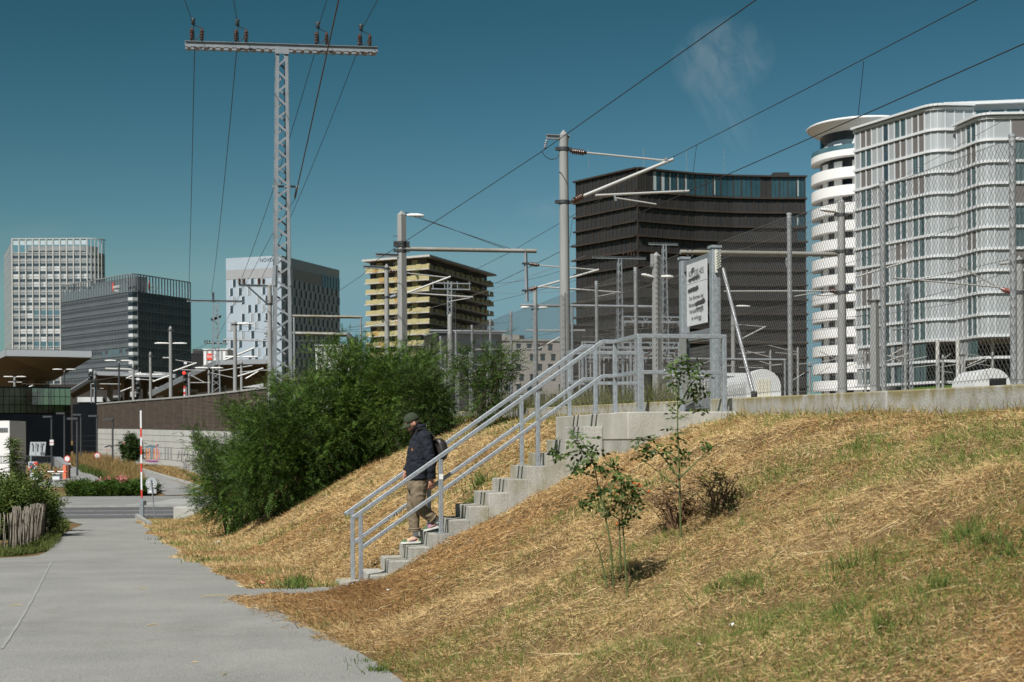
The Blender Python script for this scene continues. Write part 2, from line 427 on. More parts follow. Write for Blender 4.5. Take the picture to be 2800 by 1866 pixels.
# joints and faint worn lines in the asphalt
m_seam = mat('asphalt_seam', (0.20, 0.20, 0.19), 0.95); m_worn = mat('worn_line', (0.325, 0.325, 0.31), 0.9, c2=(0.275, 0.275, 0.262), scale=9)
def seam_line(px, w, m, z=0.019):
    ps = []
    for a, b in zip(px[:-1], px[1:]):
        for k in range(6): ps.append(G(a[0] + (b[0] - a[0]) * k / 6, a[1] + (b[1] - a[1]) * k / 6))
    ps.append(G(*px[-1])); vs = []
    for i, p in enumerate(ps):
        d = (ps[min(i + 1, len(ps) - 1)] - ps[max(i - 1, 0)]).normalized(); n = Vector((-d.y, d.x, 0)) * w / 2 * (1 + .4 * math.sin(i * 2.1)); zz = float(zpath(p.y)) + z; vs += [(p.x - n.x, p.y - n.y, zz), (p.x + n.x, p.y + n.y, zz)]
    tag(MB().add(vs, [(2 * i, 2 * i + 1, 2 * i + 3, 2 * i + 2) for i in range(len(ps) - 1)]).build('path_seam', m), None, None, None, 'structure')
seam_line([(175, 1468), (300, 1464), (440, 1460)], 0.05, m_seam)
seam_line([(140, 1540), (120, 1580), (90, 1640), (50, 1710), (5, 1780)], 0.03, m_worn)
seam_line([(372, 1496), (430, 1496), (480, 1497)], 0.03, m_seam)

# ------------------------------------------------------------------ concrete stairs
m_conc = mat('concrete', (0.36, 0.35, 0.315), 0.92, bump=0.35, bscale=60, spec=0.2)
def _conc(nt, b, pos):
    def noise(s, d, st=(1, 1, 1), r=0.6):
        mp = nt.nodes.new('ShaderNodeMapping'); mp.inputs['Scale'].default_value = st; nt.links.new(pos, mp.inputs[0])
        n = nt.nodes.new('ShaderNodeTexNoise'); n.inputs['Scale'].default_value = s; n.inputs['Detail'].default_value = d
        n.inputs['Roughness'].default_value = r; nt.links.new(mp.outputs[0], n.inputs['Vector']); return n.outputs[0]
    def ramp(sock, p0, p1, c0, c1):
        r = nt.nodes.new('ShaderNodeValToRGB'); r.color_ramp.elements[0].position = p0; r.color_ramp.elements[1].position = p1
        r.color_ramp.elements[0].color = (*c0, 1); r.color_ramp.elements[1].color = (*c1, 1); nt.links.new(sock, r.inputs[0]); return r.outputs[0]
    def mul(a, b_):
        m = nt.nodes.new('ShaderNodeMixRGB'); m.blend_type = 'MULTIPLY'; m.inputs[0].default_value = 1
        nt.links.new(a, m.inputs[1]); nt.links.new(b_, m.inputs[2]); return m.outputs[0]
    c = ramp(noise(2.2, 6), 0.32, 0.68, (0.29, 0.282, 0.252), (0.41, 0.40, 0.365))
    c = mul(c, ramp(noise(3.0, 5, (3.2, 3.2, 0.28)), 0.34, 0.52, (0.80, 0.80, 0.76), (1, 1, 1)))
    c = mul(c, ramp(noise(40, 2), 0.3, 0.6, (0.84, 0.84, 0.82), (1.03, 1.03, 1.03)))
    mx = nt.nodes.new('ShaderNodeMixRGB'); nt.links.new(ramp(noise(1.6, 6, (1, 1, 0.7)), 0.54, 0.72, (0, 0, 0), (0.75, 0.75, 0.75)), mx.inputs[0])
    nt.links.new(c, mx.inputs[1]); mx.inputs[2].default_value = (0.21, 0.18, 0.085, 1); nt.links.new(mx.outputs[0], b.inputs['Base Color'])
node_color(m_conc, _conc)
m_lconc = mat('pale_concrete', (0.50, 0.485, 0.43), 0.9, c2=(0.36, 0.35, 0.30), scale=2.0, bump=0.3, bscale=50, spec=0.2, stretch=(1, 1, 0.5))
RISE, RUN, WST = 0.1732, 0.26, 1.02
stairs = thing('concrete_stairs', 'weathered grey concrete staircase climbing the grassy embankment to the railway gate', 'stairs', SL(0, 0.5, 0))
for i in range(12):
    o = MB().sbox(RUN * i, RUN * (i + 1), 0, WST, RISE * i - 0.62, RISE * (i + 1)).build('step', m_conc, stairs); bevel(o, 0.008)
o = MB().sbox(-0.34, -0.002, -0.02, WST + 0.12, -0.3, 0.035).build('foot_slab', m_conc, stairs); bevel(o, 0.01)
s0, s1 = 3.122, 4.595
o = MB().sbox(s0, s1, -1.10, 2.52, 1.90, RISE * 13).build('landing_slab', m_lconc, stairs); bevel(o, 0.012)
o = MB().sbox(s0 + 0.006, s1, -1.092, 2.51, 1.0, 1.892).build('landing_base', m_conc, stairs)
# crack and patch in the side of the lower steps
m_crack = mat('crack', (0.06, 0.055, 0.05), 0.95)
cp = [SL(0.86, -0.004, 0.36), SL(0.82, -0.004, 0.30), SL(0.74, -0.004, 0.25), SL(0.70, -0.004, 0.15), SL(0.66, -0.004, 0.06)]
MB().pipe(cp, [0.003, 0.005, 0.004, 0.006, 0.004], 4).build('crack', m_crack, stairs)
ZL = RISE * 13

m_galv = mat('galvanised_steel', (0.33, 0.36, 0.385), 0.45, 0.5, c2=(0.46, 0.495, 0.525), scale=26, detail=2, spec=0.5)
def railing(label, off, corner_l, name='stair_railing'):
    t = thing(name, label, 'railing', SL(0, off, 0))
    W = 0.055
    def nose(s): return RISE * (s / RUN + 1)
    def zr(s): return nose(s) - 0.10 + 0.99
    posts = [(-0.12, off, -0.12), (0.93, off, RISE * 4), (2.24, off, RISE * 9)]
    sE = 3.14; zE = 3.215
    for s, l, zb in posts:
        o = MB().beam(SL(s, l, zb), SL(s, l, zr(s) - W * 0.45), W, W, SV).build('post', m_galv, t); bevel(o, 0.006)
        if zb > 0:
            MB().sbox(s - 0.075, s + 0.075, l - 0.045, l + 0.06, zb - 0.004, zb + 0.010).build('base_plate', m_galv, o)
    for s, l in ((3.31, off), (3.31, corner_l), (4.45, corner_l)):
        o = MB().beam(SL(s, l, ZL), SL(s, l, zE - W * 0.45), W, W, SV).build('post', m_galv, t); bevel(o, 0.006)
        MB().sbox(s - 0.07, s + 0.07, l - 0.07, l + 0.07, ZL - 0.004, ZL + 0.010).build('base_plate', m_galv, o)
    for dz, nm in ((0, 'top_rail'), (-0.46, 'middle_rail')):
        st = -0.22 if dz == 0 else -0.12
        W2 = W if dz == 0 else W * 0.9
        sg = [(SL(st, off, zr(st) + dz), SL(sE, off, zE + dz)), (SL(sE, off, zE + dz), SL(3.31 + W / 2, off, zE + dz)),
              (SL(3.31, off + (W / 2 if corner_l > off else -W / 2), zE + dz), SL(3.31, corner_l, zE + dz)),
              (SL(3.31 + W / 2, corner_l, zE + dz), SL(4.45 + W / 2, corner_l, zE + dz))]
        for a, b in sg:
            o = MB().beam(a, b, W2, W2).build(nm, m_galv, t); bevel(o, 0.006)
    return t
r1 = railing('galvanised handrail on the open grassy side of the stairs, in front of the walking man', 0.05, -1.02)
r2 = railing('galvanised handrail on the bush side of the stairs, behind the walking man', 1.0, 2.40)
# white sticker and scrawl on the rails
m_white = mat('white_paint', (0.78, 0.78, 0.76), 0.6)
m_black = mat('black_paint', (0.03, 0.03, 0.03), 0.7)
MB().sbox(0.905, 0.957, 0.0195, 0.0215, 1.40, 1.47).build('sticker', m_white, r1)
sg = MB()
for k in range(7):
    s = 0.38 + 0.05 * k; zc = RISE * (s / RUN + 1) - 0.10 + 0.99 - 0.46
    sg.beam(SL(s, 0.973, zc - 0.018), SL(s + (0.02 if k % 2 else -0.01), 0.973, zc + 0.018), 0.009, 0.002, LV)
tag(sg.build('scrawl', m_black, r2), None, None, None, 'stuff')

# ------------------------------------------------------------------ low concrete wall along the railway
m_wall = mat('mossy_concrete', (0.33, 0.325, 0.29), 0.93, bump=0.3, bscale=50, spec=0.15)
def _wallc(nt, b, pos):
    _conc(nt, b, pos)
    prev = b.inputs['Base Color'].links[0].from_socket
    def math_(op, x, y):
        n = nt.nodes.new('ShaderNodeMath'); n.operation = op
        for k, v in ((0, x), (1, y)):
            if isinstance(v, (int, float)): n.inputs[k].default_value = v
            else: nt.links.new(v, n.inputs[k])
        return n.outputs[0]
    sep = nt.nodes.new('ShaderNodeSeparateXYZ'); nt.links.new(pos, sep.inputs[0])
    l_ = math_('ADD', math_('MULTIPLY', sep.outputs[0], LV.x), math_('SUBTRACT', math_('MULTIPLY', sep.outputs[1], LV.y), B0.x * LV.x + B0.y * LV.y))
    dz = math_('SUBTRACT', sep.outputs[2], math_('ADD', math_('MULTIPLY', l_, 0.0125), 2.44))     # 0 at the wall's top
    nz = nt.nodes.new('ShaderNodeTexNoise'); nz.inputs['Scale'].default_value = 3.0; nz.inputs['Detail'].default_value = 6
    mp = nt.nodes.new('ShaderNodeMapping'); mp.inputs['Scale'].default_value = (2.2, 2.2, 0.5); nt.links.new(pos, mp.inputs[0]); nt.links.new(mp.outputs[0], nz.inputs['Vector'])
    f = math_('ADD', math_('MULTIPLY', dz, 4.5), math_('MULTIPLY', nz.outputs[0], 1.9))
    rp = nt.nodes.new('ShaderNodeValToRGB'); rp.color_ramp.elements[0].position = 0.55; rp.color_ramp.elements[1].position = 1.0; nt.links.new(f, rp.inputs[0])
    mx = nt.nodes.new('ShaderNodeMixRGB'); nt.links.new(rp.outputs[0], mx.inputs[0]); nt.links.new(prev, mx.inputs[1]); mx.inputs[2].default_value = (0.215, 0.185, 0.10, 1); nt.links.new(mx.outputs[0], b.inputs['Base Color'])
node_color(m_wall, _wallc)
wall = thing('retaining_wall', 'low grey concrete wall with moss along the railway, below the wire fence', 'wall', SL(4.7, 0, 1.9))
def wall_piece(l0, l1, name='wall_panel', z_b=1.2):
    q = [SL(4.6, l0), SL(4.86, l0), SL(4.86, l1), SL(4.6, l1)]; zt = [zwall(l0), zwall(l0), zwall(l1), zwall(l1)]
    o = MB().hexa([(p.x, p.y, z_b) for p in q] + [(p.x, p.y, float(z)) for p, z in zip(q, zt)]).build(name, m_wall, wall); bevel(o, 0.015); return o
edges = [-15.0, -10.0, -5.09, -0.1]
for a, b in zip(edges[:-1], edges[1:]): wall_piece(a + 0.008, b - 0.008)
edges = [1.28, 4.6, 10.4, 16.2, 22, 28, 34, 40, 46, 52, 58]
for a, b in zip(edges[:-1], edges[1:]): wall_piece(a + 0.008, b - 0.008)

# ------------------------------------------------------------------ chain-link fence
m_post = mat('fence_post_steel', (0.33, 0.345, 0.355), 0.5, 0.35, c2=(0.42, 0.43, 0.44), scale=9)
m_wire = mat('fence_wire', (0.16, 0.16, 0.155), 0.6, 0.3)
QF = SL(4.72, 0)
def post_l(px, py): p = onL(px, py, QF); return to_sl(p.x, p.y)[1]
lp_near = [-8.6] + [post_l(x, y) for x, y in ((2770, 720), (2415, 800), (2160, 850))] + [-0.20]
lp_far = [1.36] + [post_l(x, y) for x, y in ((1739, 930), (1632, 940), (1543, 950), (1465, 970), (1398, 985), (1341, 990), (1291, 1000), (1247, 1010), (1205, 1020))]
lp_far += [lp_far[-1] + 3.1 * k for k in range(1, 7)]
FH = 2.12
fence = thing('chain_link_fence', 'tall grey chain-link fence on steel posts standing on the low concrete wall', 'fence', SL(4.72, 0, 2.4))
def chain(lps, coarse):
    for k, l in enumerate(lps):
        zb = float(zwall(l))
        if not (coarse is False and k == len(lps) - 1) and not (coarse and k == 0):
            pst = MB().tube(SL(4.72, l, zb - 0.05), SL(4.72, l, zb + FH + 0.03), 0.03, n=10); pst.tube(SL(4.72, l, zb + FH + 0.03), SL(4.72, l, zb + FH + 0.055), 0.034, n=10)
            pst.build('post', m_post, fence)
    for l0, l1 in zip(lps[:-1], lps[1:]):
        lm = 0.5 * (l0 + l1); Ymid = SL(4.72, lm).y
        st = 0.062 if Ymid < 24 else (0.085 if Ymid < 36 else 0.12); r = 0.0019 if Ymid < 24 else (0.0023 if Ymid < 36 else 0.0027)
        sl_ = 1.25; mb = MB(); hgt = FH - 0.03
        zb = float(zwall(lm)) + 0.03
        run = hgt / sl_
        for sg_ in (1, -1):
            c = l0 - run
            while c < l1 + run:
                # line: l = c + sg*(z)/sl
                za, zb2 = 0.0, hgt
                def lz(z): return c + (z / sl_ if sg_ > 0 else (hgt - z) / sl_)
                if sg_ > 0: za = max(0, (l0 - c) * sl_); zb2 = min(hgt, (l1 - c) * sl_)
                else: za = max(0, hgt - (l1 - c) * sl_); zb2 = min(hgt, hgt - (l0 - c) * sl_)
                if zb2 - za > 0.05:
                    d = 0.0025 * sg_
                    mb.tube(SL(4.72 - 0.034 + d, lz(za), zb + za), SL(4.72 - 0.034 + d, lz(zb2), zb + zb2), r, n=3, cap=False)
                c += st
        for hz in (0.02, hgt * 0.5, hgt - 0.01):
            mb.tube(SL(4.682, l0, zb + hz), SL(4.682, l1, zb + hz), 0.0024, n=4)
        tag(mb.build('wire_mesh', m_wire, fence), None, None, None, 'stuff')
chain(lp_near, False); chain(lp_far, True)
# slanting brace beside the gate
a_, b_ = onL(1977, 735, SL(4.76, 0)), onL(2062, 1088, SL(4.76, 0))
br = MB().tube(a_, b_, 0.026, n=10); br.build('brace', m_post, fence)
MB().tube(b_ + Vector((0, 0, 0.08)), b_ - Vector((0, 0, 0.06)), 0.04, n=10).build('brace_foot', m_black, fence)

# ------------------------------------------------------------------ gate with warning sign
gate = thing('railway_gate', 'galvanised gate frame at the top of the stairs carrying the scrawled warning sign', 'gate', SL(4.70, 0.6, ZL))
def gbox(nm, s0, s1, l0, l1, z0, z1, m=m_galv):
    o = MB().sbox(s0, s1, l0, l1, z0, z1).build(nm, m, gate); bevel(o, 0.006); return o
GL0, GL1 = -0.03, 1.20
for l in (GL0, GL1):
    gp_ = gbox('gate_post', 4.65, 4.77, l - 0.06, l + 0.06, ZL - 0.3, 4.49)
    MB().sbox(4.635, 4.785, l - 0.075, l + 0.075, 4.49, 4.525).build('post_cap', m_galv, gp_)
m_dgalv = mat('dull_steel', (0.20, 0.215, 0.23), 0.5, 0.4, c2=(0.27, 0.285, 0.30), scale=14)
gbox('top_beam', 4.68, 4.74, GL0 + 0.062, GL1 - 0.062, 4.30, 4.45, m_dgalv)
gbox('lower_beam', 4.68, 4.74, GL0 + 0.062, GL1 - 0.062, 3.29, 3.42, m_dgalv)
gbox('bottom_beam', 4.68, 4.74, GL0 + 0.062, GL1 - 0.062, 2.32, 2.46, m_dgalv)
gm = MB()
for k in range(24):
    l = GL0 + 0.09 + k * (GL1 - GL0 - 0.18) / 23
    gm.tube(SL(4.71, l, 2.46), SL(4.71, l, 3.20), 0.003, n=4)
for k in range(14): gm.tube(SL(4.714, GL0 + 0.06, 2.48 + k * 0.054), SL(4.714, GL1 - 0.06, 2.48 + k * 0.054), 0.003, n=4)
tag(gm.build('gate_mesh', m_wire, gate), None, None, None, 'stuff')
m_sign = mat('sign_white', (0.60, 0.61, 0.62), 0.5, c2=(0.52, 0.53, 0.54), scale=3)
def text_mesh(body, size):
    cu = bpy.data.curves.new('t', 'FONT'); cu.body = body; cu.size = size; cu.align_x = 'CENTER'; cu.extrude = 0.0012; cu.resolution_u = 3
    ob = bpy.data.objects.new('t', cu); col.objects.link(ob)
    dg = bpy.context.evaluated_depsgraph_get(); me = bpy.data.meshes.new_from_object(ob.evaluated_get(dg))
    bpy.data.objects.remove(ob); bpy.data.curves.remove(cu); return me
def put_text(body, size, center, xdir, m, parent, name='lettering', squeeze=1.0):
    me = text_mesh(body, size); o = link(name, me, m, parent)
    x = Vector(xdir).normalized(); z = Vector((0, 0, 1)); n = x.cross(z)
    off = Vector((0, 0, 0)); p = parent
    while p is not None: off = off + p.location; p = p.parent
    M = Matrix((x * squeeze, z, n)).transposed().to_4x4(); M.translation = Vector(center) - off
    o.matrix_basis = M; o['kind'] = 'stuff'; return o
sgn = tag(MB().sbox(4.655, 4.672, 0.155, 0.94, 4.095, 4.375).build('warning_sign', m_sign), 'upper white plate on the gate with the kilometre number and black scrawl', 'sign')
sgn2 = tag(MB().sbox(4.655, 4.672, 0.155, 0.94, 3.50, 4.088).build('warning_sign', m_sign), 'lower white plate on the gate with the no-trespassing notice and black scrawl', 'sign')
SX = -LV; fs_ = 4.6535
m_ink = mat('grey_ink', (0.10, 0.10, 0.105), 0.7)
put_text('Km 100.405', 0.125, SL(fs_, 0.55, 4.19), SX, m_ink, sgn, squeeze=1.0)
for k, tx in enumerate(('Das Betreten der', 'Bahnanlagen durch', 'Nichtberechtigte', 'ist verboten')):
    put_text(tx, 0.082, SL(fs_, 0.55, 3.86 - 0.095 * k), SX, m_ink, sgn2)
m_spray = mat('sprayed_black', (0.05, 0.048, 0.046), 0.85)
def scrawl(c_l, c_z, w, h, n, seed, par, r=0.016):
    rr_ = random.Random(seed); pts = []
    for k in range(n):
        a = k * 1.9; pts.append(SL(fs_ - 0.001 - .0004 * k, c_l - w * (k / n - 0.5) * 2 + 0.03 * math.cos(a), c_z + h * math.sin(a) * rr_.uniform(.4, 1) + 0.9 * h * (k / n - .5)))
    m_ = MB()
    for a, b in zip(pts[:-1], pts[1:]): m_.beam(a, b, 0.0006, r * 2 * rr_.uniform(.5, 1.4), SV.cross(b - a))
    tag(m_.build('spray_scrawl', m_spray, par), None, None, None, 'stuff')
scrawl(0.62, 4.15, 0.24, 0.035, 30, 1, sgn, 0.011); scrawl(0.68, 4.27, 0.06, 0.05, 10, 2, sgn, 0.007)
scrawl(0.66, 4.00, 0.20, 0.028, 26, 3, sgn2, 0.017); scrawl(0.38, 3.80, 0.19, 0.03, 30, 4, sgn2, 0.016); scrawl(0.42, 3.72, 0.14, 0.02, 16, 5, sgn2, 0.007); scrawl(0.40, 3.56, 0.04, 0.02, 8, 6, sgn2, 0.003)
m_plate = mat('brushed_plate', (0.42, 0.41, 0.39), 0.4, 0.5, c2=(0.34, 0.33, 0.31), scale=7)
gbox('latch_plate', 4.630, 4.636, 0.92, 1.22, 3.00, 3.42, m_plate)
q = [SL(4.62, 1.20, 2.95), SL(4.62, 0.90, 2.95), SL(4.62, 0.62, 2.42), SL(4.62, 0.98, 2.36)]
MB().prism(q, SV * 0.006).build('guard_plate', m_plate, gate)
m_comb = mat('pale_plastic', (0.62, 0.62, 0.55), 0.5)
cb = MB()
for k in range(7):
    cb.beam(SL(4.70, GL0 - 0.09, 4.20 + 0.035 * k), SL(4.70, GL0 - 0.24, 4.22 + 0.035 * k), 0.012, 0.018)
cb.beam(SL(4.70, GL0 - 0.085, 4.15), SL(4.70, GL0 - 0.075, 4.46), 0.03, 0.03); cb.build('anti_climb_comb', m_comb, gate)
# ------------------------------------------------------------------ buildings
def V2(x, y): return Vector((x, y, 0))
class Wall:
    "vertical facade from A (left) to B (right) seen from outside"
    def __init__(s, A, B):
        s.A = Vector((A[0], A[1], 0)); s.B = Vector((B[0], B[1], 0)); s.d = (s.B - s.A).normalized()
        s.n = Vector((s.d.y, -s.d.x, 0)); s.L = (s.B - s.A).length; s.rot = math.atan2(s.d.y, s.d.x)
    def at(s, u, z, out=0.0): p = s.A + s.d * u + s.n * out; return Vector((p.x, p.y, z))
    def box(s, mb, u0, u1, z0, z1, o0, o1):
        q = [s.at(u0, 0, o1), s.at(u1, 0, o1), s.at(u1, 0, o0), s.at(u0, 0, o0)]
        return mb.hexa([(p.x, p.y, z0) for p in q] + [(p.x, p.y, z1) for p in q])
def pxw(x, Z, y=900): a, b = deroll(x, y); return (a / F * Z, Z)
def hgt(x, y, Z): return P(x, y, Z).z
def multi(name, pairs):
    "one mesh from several builders, one material each"
    big = MB(); idx = []; mats = []
    for mb, m in pairs:
        if m not in mats: mats.append(m)
        big.add(mb.v, mb.f); idx += [mats.index(m)] * len(mb.f)
    me = big.mesh(name)
    for m in mats: me.materials.append(m)
    me.polygons.foreach_set('material_index', idx); return me
def put(name, me, parent, p, rot):
    return inst(name, me, parent, Vector(p) - parent.location, rot)
def body_poly(pts, z0, z1):
    mb = MB(); mb.prism([Vector((p[0], p[1], z0)) for p in pts], (0, 0, z1 - z0)); return mb

m_glassd = mat('dark_window_glass', (0.025, 0.04, 0.052), 0.12, 0.0, c2=(0.05, 0.075, 0.09), scale=0.3, spec=0.6)
m_glassb = mat('blue_window_glass', (0.06, 0.13, 0.16), 0.12, 0.0, c2=(0.10, 0.19, 0.22), scale=0.2, spec=0.7)
m_silver = mat('silver_cladding', (0.34, 0.355, 0.36), 0.34, 0.5, c2=(0.46, 0.475, 0.48), scale=0.22)
m_bright = mat('bright_metal_panel', (0.80, 0.81, 0.81), 0.3, 0.35, c2=(0.66, 0.67, 0.67), scale=0.4)
m_fin = mat('pale_fin', (0.52, 0.51, 0.48), 0.5)

# 1. silver office tower
Zt = 650.0
Ax, Bx = pxw(35, Zt), pxw(240, Zt)
side = pxw(13, 698.0)
zt = hgt(140, 652, Zt); z_b = -2.0
t = thing('office_tower', 'tallest silver office tower with rounded corner and open glass crown', 'building', (Ax[0], Ax[1], z_b))
rad = 6.3
arc = [(Bx[0] + rad * math.sin(a), Zt + rad - rad * math.cos(a)) for a in np.linspace(0, R(90), 7)]
back = [(arc[-1][0] * 1.085, 705), (side[0], 705)]
crown_h = 6.6; fl = 3.58
body_poly([Ax] + arc + back + [side], z_b, zt - crown_h).build('wall', m_silver, t)
body_poly([(Ax[0] + 6, Ax[1] + 4)] + [(p[0] - 4, p[1] + 4) for p in arc] + [(arc[-1][0] * 1.05 - 4, 680), (side[0] + 12, 690)], zt - crown_h, zt - 3.0).build('roof_block', m_silver, t)
segs = [Wall(Ax, Bx)] + [Wall(a, b) for a, b in zip(arc[:-1], arc[1:])]
main = segs[0]; nb = 11; bw = main.L / nb
wme = multi('window', [(MB().box((-bw * 0.42, -0.06, 0), (-0.05, 0.05, 1.15)).box((0.05, -0.06, 0), (bw * 0.42, 0.05, 1.15)), m_glassd)])
wme_t = multi('window', [(MB().box((-bw * 0.42, -0.06, -1.6), (-0.05, 0.05, 1.15)).box((0.05, -0.06, -1.6), (bw * 0.42, 0.05, 1.15)), m_glassb)])
wme_c = multi('window', [(MB().box((-0.55, -0.06, 0), (0.55, 0.05, 1.15)), m_glassd)])
pme = multi('metal_panel', [(MB().box((-bw * 0.42, -0.05, 0), (bw * 0.42, 0.05, 2.0)), m_bright)])  # scattered cladding panels whose bright reflection is put into a lighter colour
pme2 = multi('metal_panel', [(MB().box((0.04, -0.05, 0), (bw * 0.42, 0.05, 2.0)), m_bright)])
rr = random.Random(3); nf = 24
for f in range(nf):
    z = zt - crown_h - 1.2 - fl * (f + 0.35)
    if z < 8: break
    for b in range(nb):
        u = (b + 0.5) * bw
        tall = (f in (7, 11) and b > 2) or (f in (12, 13) and b < 6 and rr.random() < 0.6)
        put('window', wme_t if tall else wme, t, main.at(u, z), main.rot)
        if not tall and f > 0 and rr.random() < (0.75 if f in (2, 9) else 0.30): put('metal_panel', pme if rr.random() < .5 else pme2, t, main.at(u, z - 2.25), main.rot)
    for sg in segs[1:]: put('window', wme_c, t, sg.at(sg.L / 2, z), sg.rot)
for b in range(nb + 1): main.box(MB(), b * bw - 0.22, b * bw + 0.22, z_b, zt, 0.02, 0.45).build('fin', m_fin, t)
for sg in segs[1:]: sg.box(MB(), -0.15, 0.15, z_b, zt, 0.02, 0.4).build('fin', m_fin, t)
for f in range(nf):
    z = zt - crown_h - fl * f
    if z < 5: break
    main.box(MB(), 0, main.L, z - 0.12, z + 0.12, 0.02, 0.2).build('floor_band', m_fin, t)
cr = MB(); main.box(cr, 0, main.L, zt - 0.35, zt, -0.1, 0.5)
for sg in segs[1:]: sg.box(cr, 0, sg.L, zt - 0.35, zt, -0.1, 0.45)
cr.build('crown_rail', m_fin, t)
m_scr = mat('crown_glass', (0.50, 0.58, 0.60), 0.2, c2=(0.42, 0.50, 0.53), scale=0.3)
for b in range(nb):
    main.box(MB(), b * bw + 0.5, (b + 1) * bw - 0.5, zt - 3.0, zt - 0.6, -0.02, 0.02).build('crown_pane', m_scr, t)
sw = Wall(side, Ax); m_sidep = mat('grey_side_cladding', (0.30, 0.33, 0.345), 0.5, 0.2, c2=(0.35, 0.38, 0.395), scale=0.1)
sw.box(MB(), 0, sw.L, z_b, zt - 1, 0.03, 0.12).build('side_cladding', m_sidep, t)
for f in range(nf): sw.box(MB(), 0, sw.L, zt - 1 - f * fl * 1.0 - 0.15, zt - 1 - f * fl, 0.12, 0.16).build('side_joint', m_silver, t)

# 2. dark glass office block with red emblem
Zc = 580.0
C = pxw(362, Zc); Lf = pxw(169, 624); Rt = pxw(521, 614)
zt = hgt(366, 747, Zc)
t = thing('office_block', 'dark grey glass office block with small red emblem at the roof edge', 'building', (C[0], C[1], z_b))
m_dsteel = mat('dark_steel_cladding', (0.14, 0.165, 0.18), 0.35, 0.3, c2=(0.185, 0.21, 0.225), scale=0.12)
m_dfin = mat('dark_fin', (0.25, 0.27, 0.285), 0.4, 0.3)
m_dglass2 = mat('black_glass', (0.02, 0.03, 0.04), 0.15, spec=0.4)
w1 = Wall(Lf, C); w2 = Wall(C, Rt)
cut = 3.2
c1 = w1.at(w1.L - cut, 0); c2 = w2.at(cut, 0)
mid = (c1 + c2) / 2 + (Vector((C[0], C[1], 0)) - (c1 + c2) / 2) * 0.45
crown = 7.4; fl = 3.72
far_b = (Lf[0] + Rt[0] - C[0], Lf[1] + Rt[1] - C[1])
body_poly([Lf, (c1.x, c1.y), (mid.x, mid.y), (c2.x, c2.y), Rt, far_b], z_b, zt - crown).build('wall', m_dsteel, t)
W1 = Wall(Lf, (c1.x, c1.y)); W2 = Wall((c2.x, c2.y), Rt); W3 = Wall((c1.x, c1.y), (mid.x, mid.y)); W4 = Wall((mid.x, mid.y), (c2.x, c2.y))
ncol = 24; cw = W1.L / ncol
wme = multi('window', [(MB().box((-cw * 0.40, -0.08, 0), (-cw * 0.04, 0.05, 1.15)).box((cw * 0.04, -0.08, 0), (cw * 0.40, 0.05, 1.15)), m_dglass2)])
wme_h = multi('window', [(MB().box((-cw * 0.40, -0.08, -1.5), (cw * 0.40, 0.05, 1.55)), m_glassb)])
wme_k = multi('window', [(MB().box((-1.2, -0.08, 0), (1.2, 0.05, 1.55)), m_dglass2)])
pme_k = multi('corner_panel', [(MB().box((-1.2, -0.07, 0), (1.2, 0.05, 1.9)), m_bright)])
nfl = 13; rest = MB()
for f in range(22):
    z = zt - crown - 2.2 - f * fl
    if z < 4: break
    for c in range(ncol):
        if f < 12: put('window', wme_h if (f == 6 and c > 12 and rr.random() < .8) else wme, t, W1.at((c + .5) * cw, z), W1.rot)
        else: W1.box(rest, (c + .1) * cw, (c + .9) * cw, z, z + 1.55, -0.05, 0.08)
    for c in range(16): W2.box(rest, (c + .28) * W2.L / 16, (c + .72) * W2.L / 16, z + 0.2, z + 1.9, -0.05, 0.06)
    for W in (W3, W4):
        put('window', wme_k, t, W.at(W.L / 2, z), W.rot)
        put('corner_panel', pme_k, t, W.at(W.L / 2, z - 2.0), W.rot)
tag(rest.build('window_rows', m_dglass2, t), None, None, None, 'stuff')
fm = MB()
for c in range(ncol * 2 + 1): W1.box(fm, c * cw / 2 - 0.06, c * cw / 2 + 0.06, z_b, zt - crown, 0.02, 0.3)
tag(fm.build('facade_fins', m_dfin, t), None, None, None, 'stuff')
fm = MB()
for c in range(33): W2.box(fm, c * W2.L / 32 - 0.06, c * W2.L / 32 + 0.06, z_b, zt - crown, 0.02, 0.25)
tag(fm.build('facade_fins', m_dsteel, t), None, None, None, 'stuff')
for f in range(20):
    z = zt - crown - f * fl
    for W in (W1, W2, W3, W4): W.box(MB(), 0, W.L, z - 0.15, z + 0.15, 0.02, 0.34).build('floor_band', m_dsteel, t)
for W, n in ((W1, 26), (W2, 18), (W3, 2), (W4, 2)):
    for c in range(n + 1):
        u = min(max(c * W.L / n, 0.12), W.L - 0.12); W.box(MB(), u - 0.12, u + 0.12, zt - crown, zt - 0.002, -0.1, 0.35).build('crown_post', m_dfin, t)
    W.box(MB(), 0, W.L, zt - 0.4, zt, -0.2, 0.3).build('crown_rail', m_dfin, t)
W1.box(MB(), W1.L * 0.35, W1.L - 1, zt - crown, zt - 0.6, -9, -4).build('roof_block', m_dsteel, t)
m_cscr = mat('crown_screen_glass', (0.16, 0.20, 0.22), 0.25, 0.2)
for c in range(26): W1.box(MB(), c * W1.L / 26 + 0.16, (c + 1) * W1.L / 26 - 0.16, zt - crown, zt - 2.6 - 1.2 * (c % 2), -0.05, 0.0).build('crown_pane', m_cscr, t)
m_red = mat('red_paint', (0.70, 0.06, 0.03), 0.5)
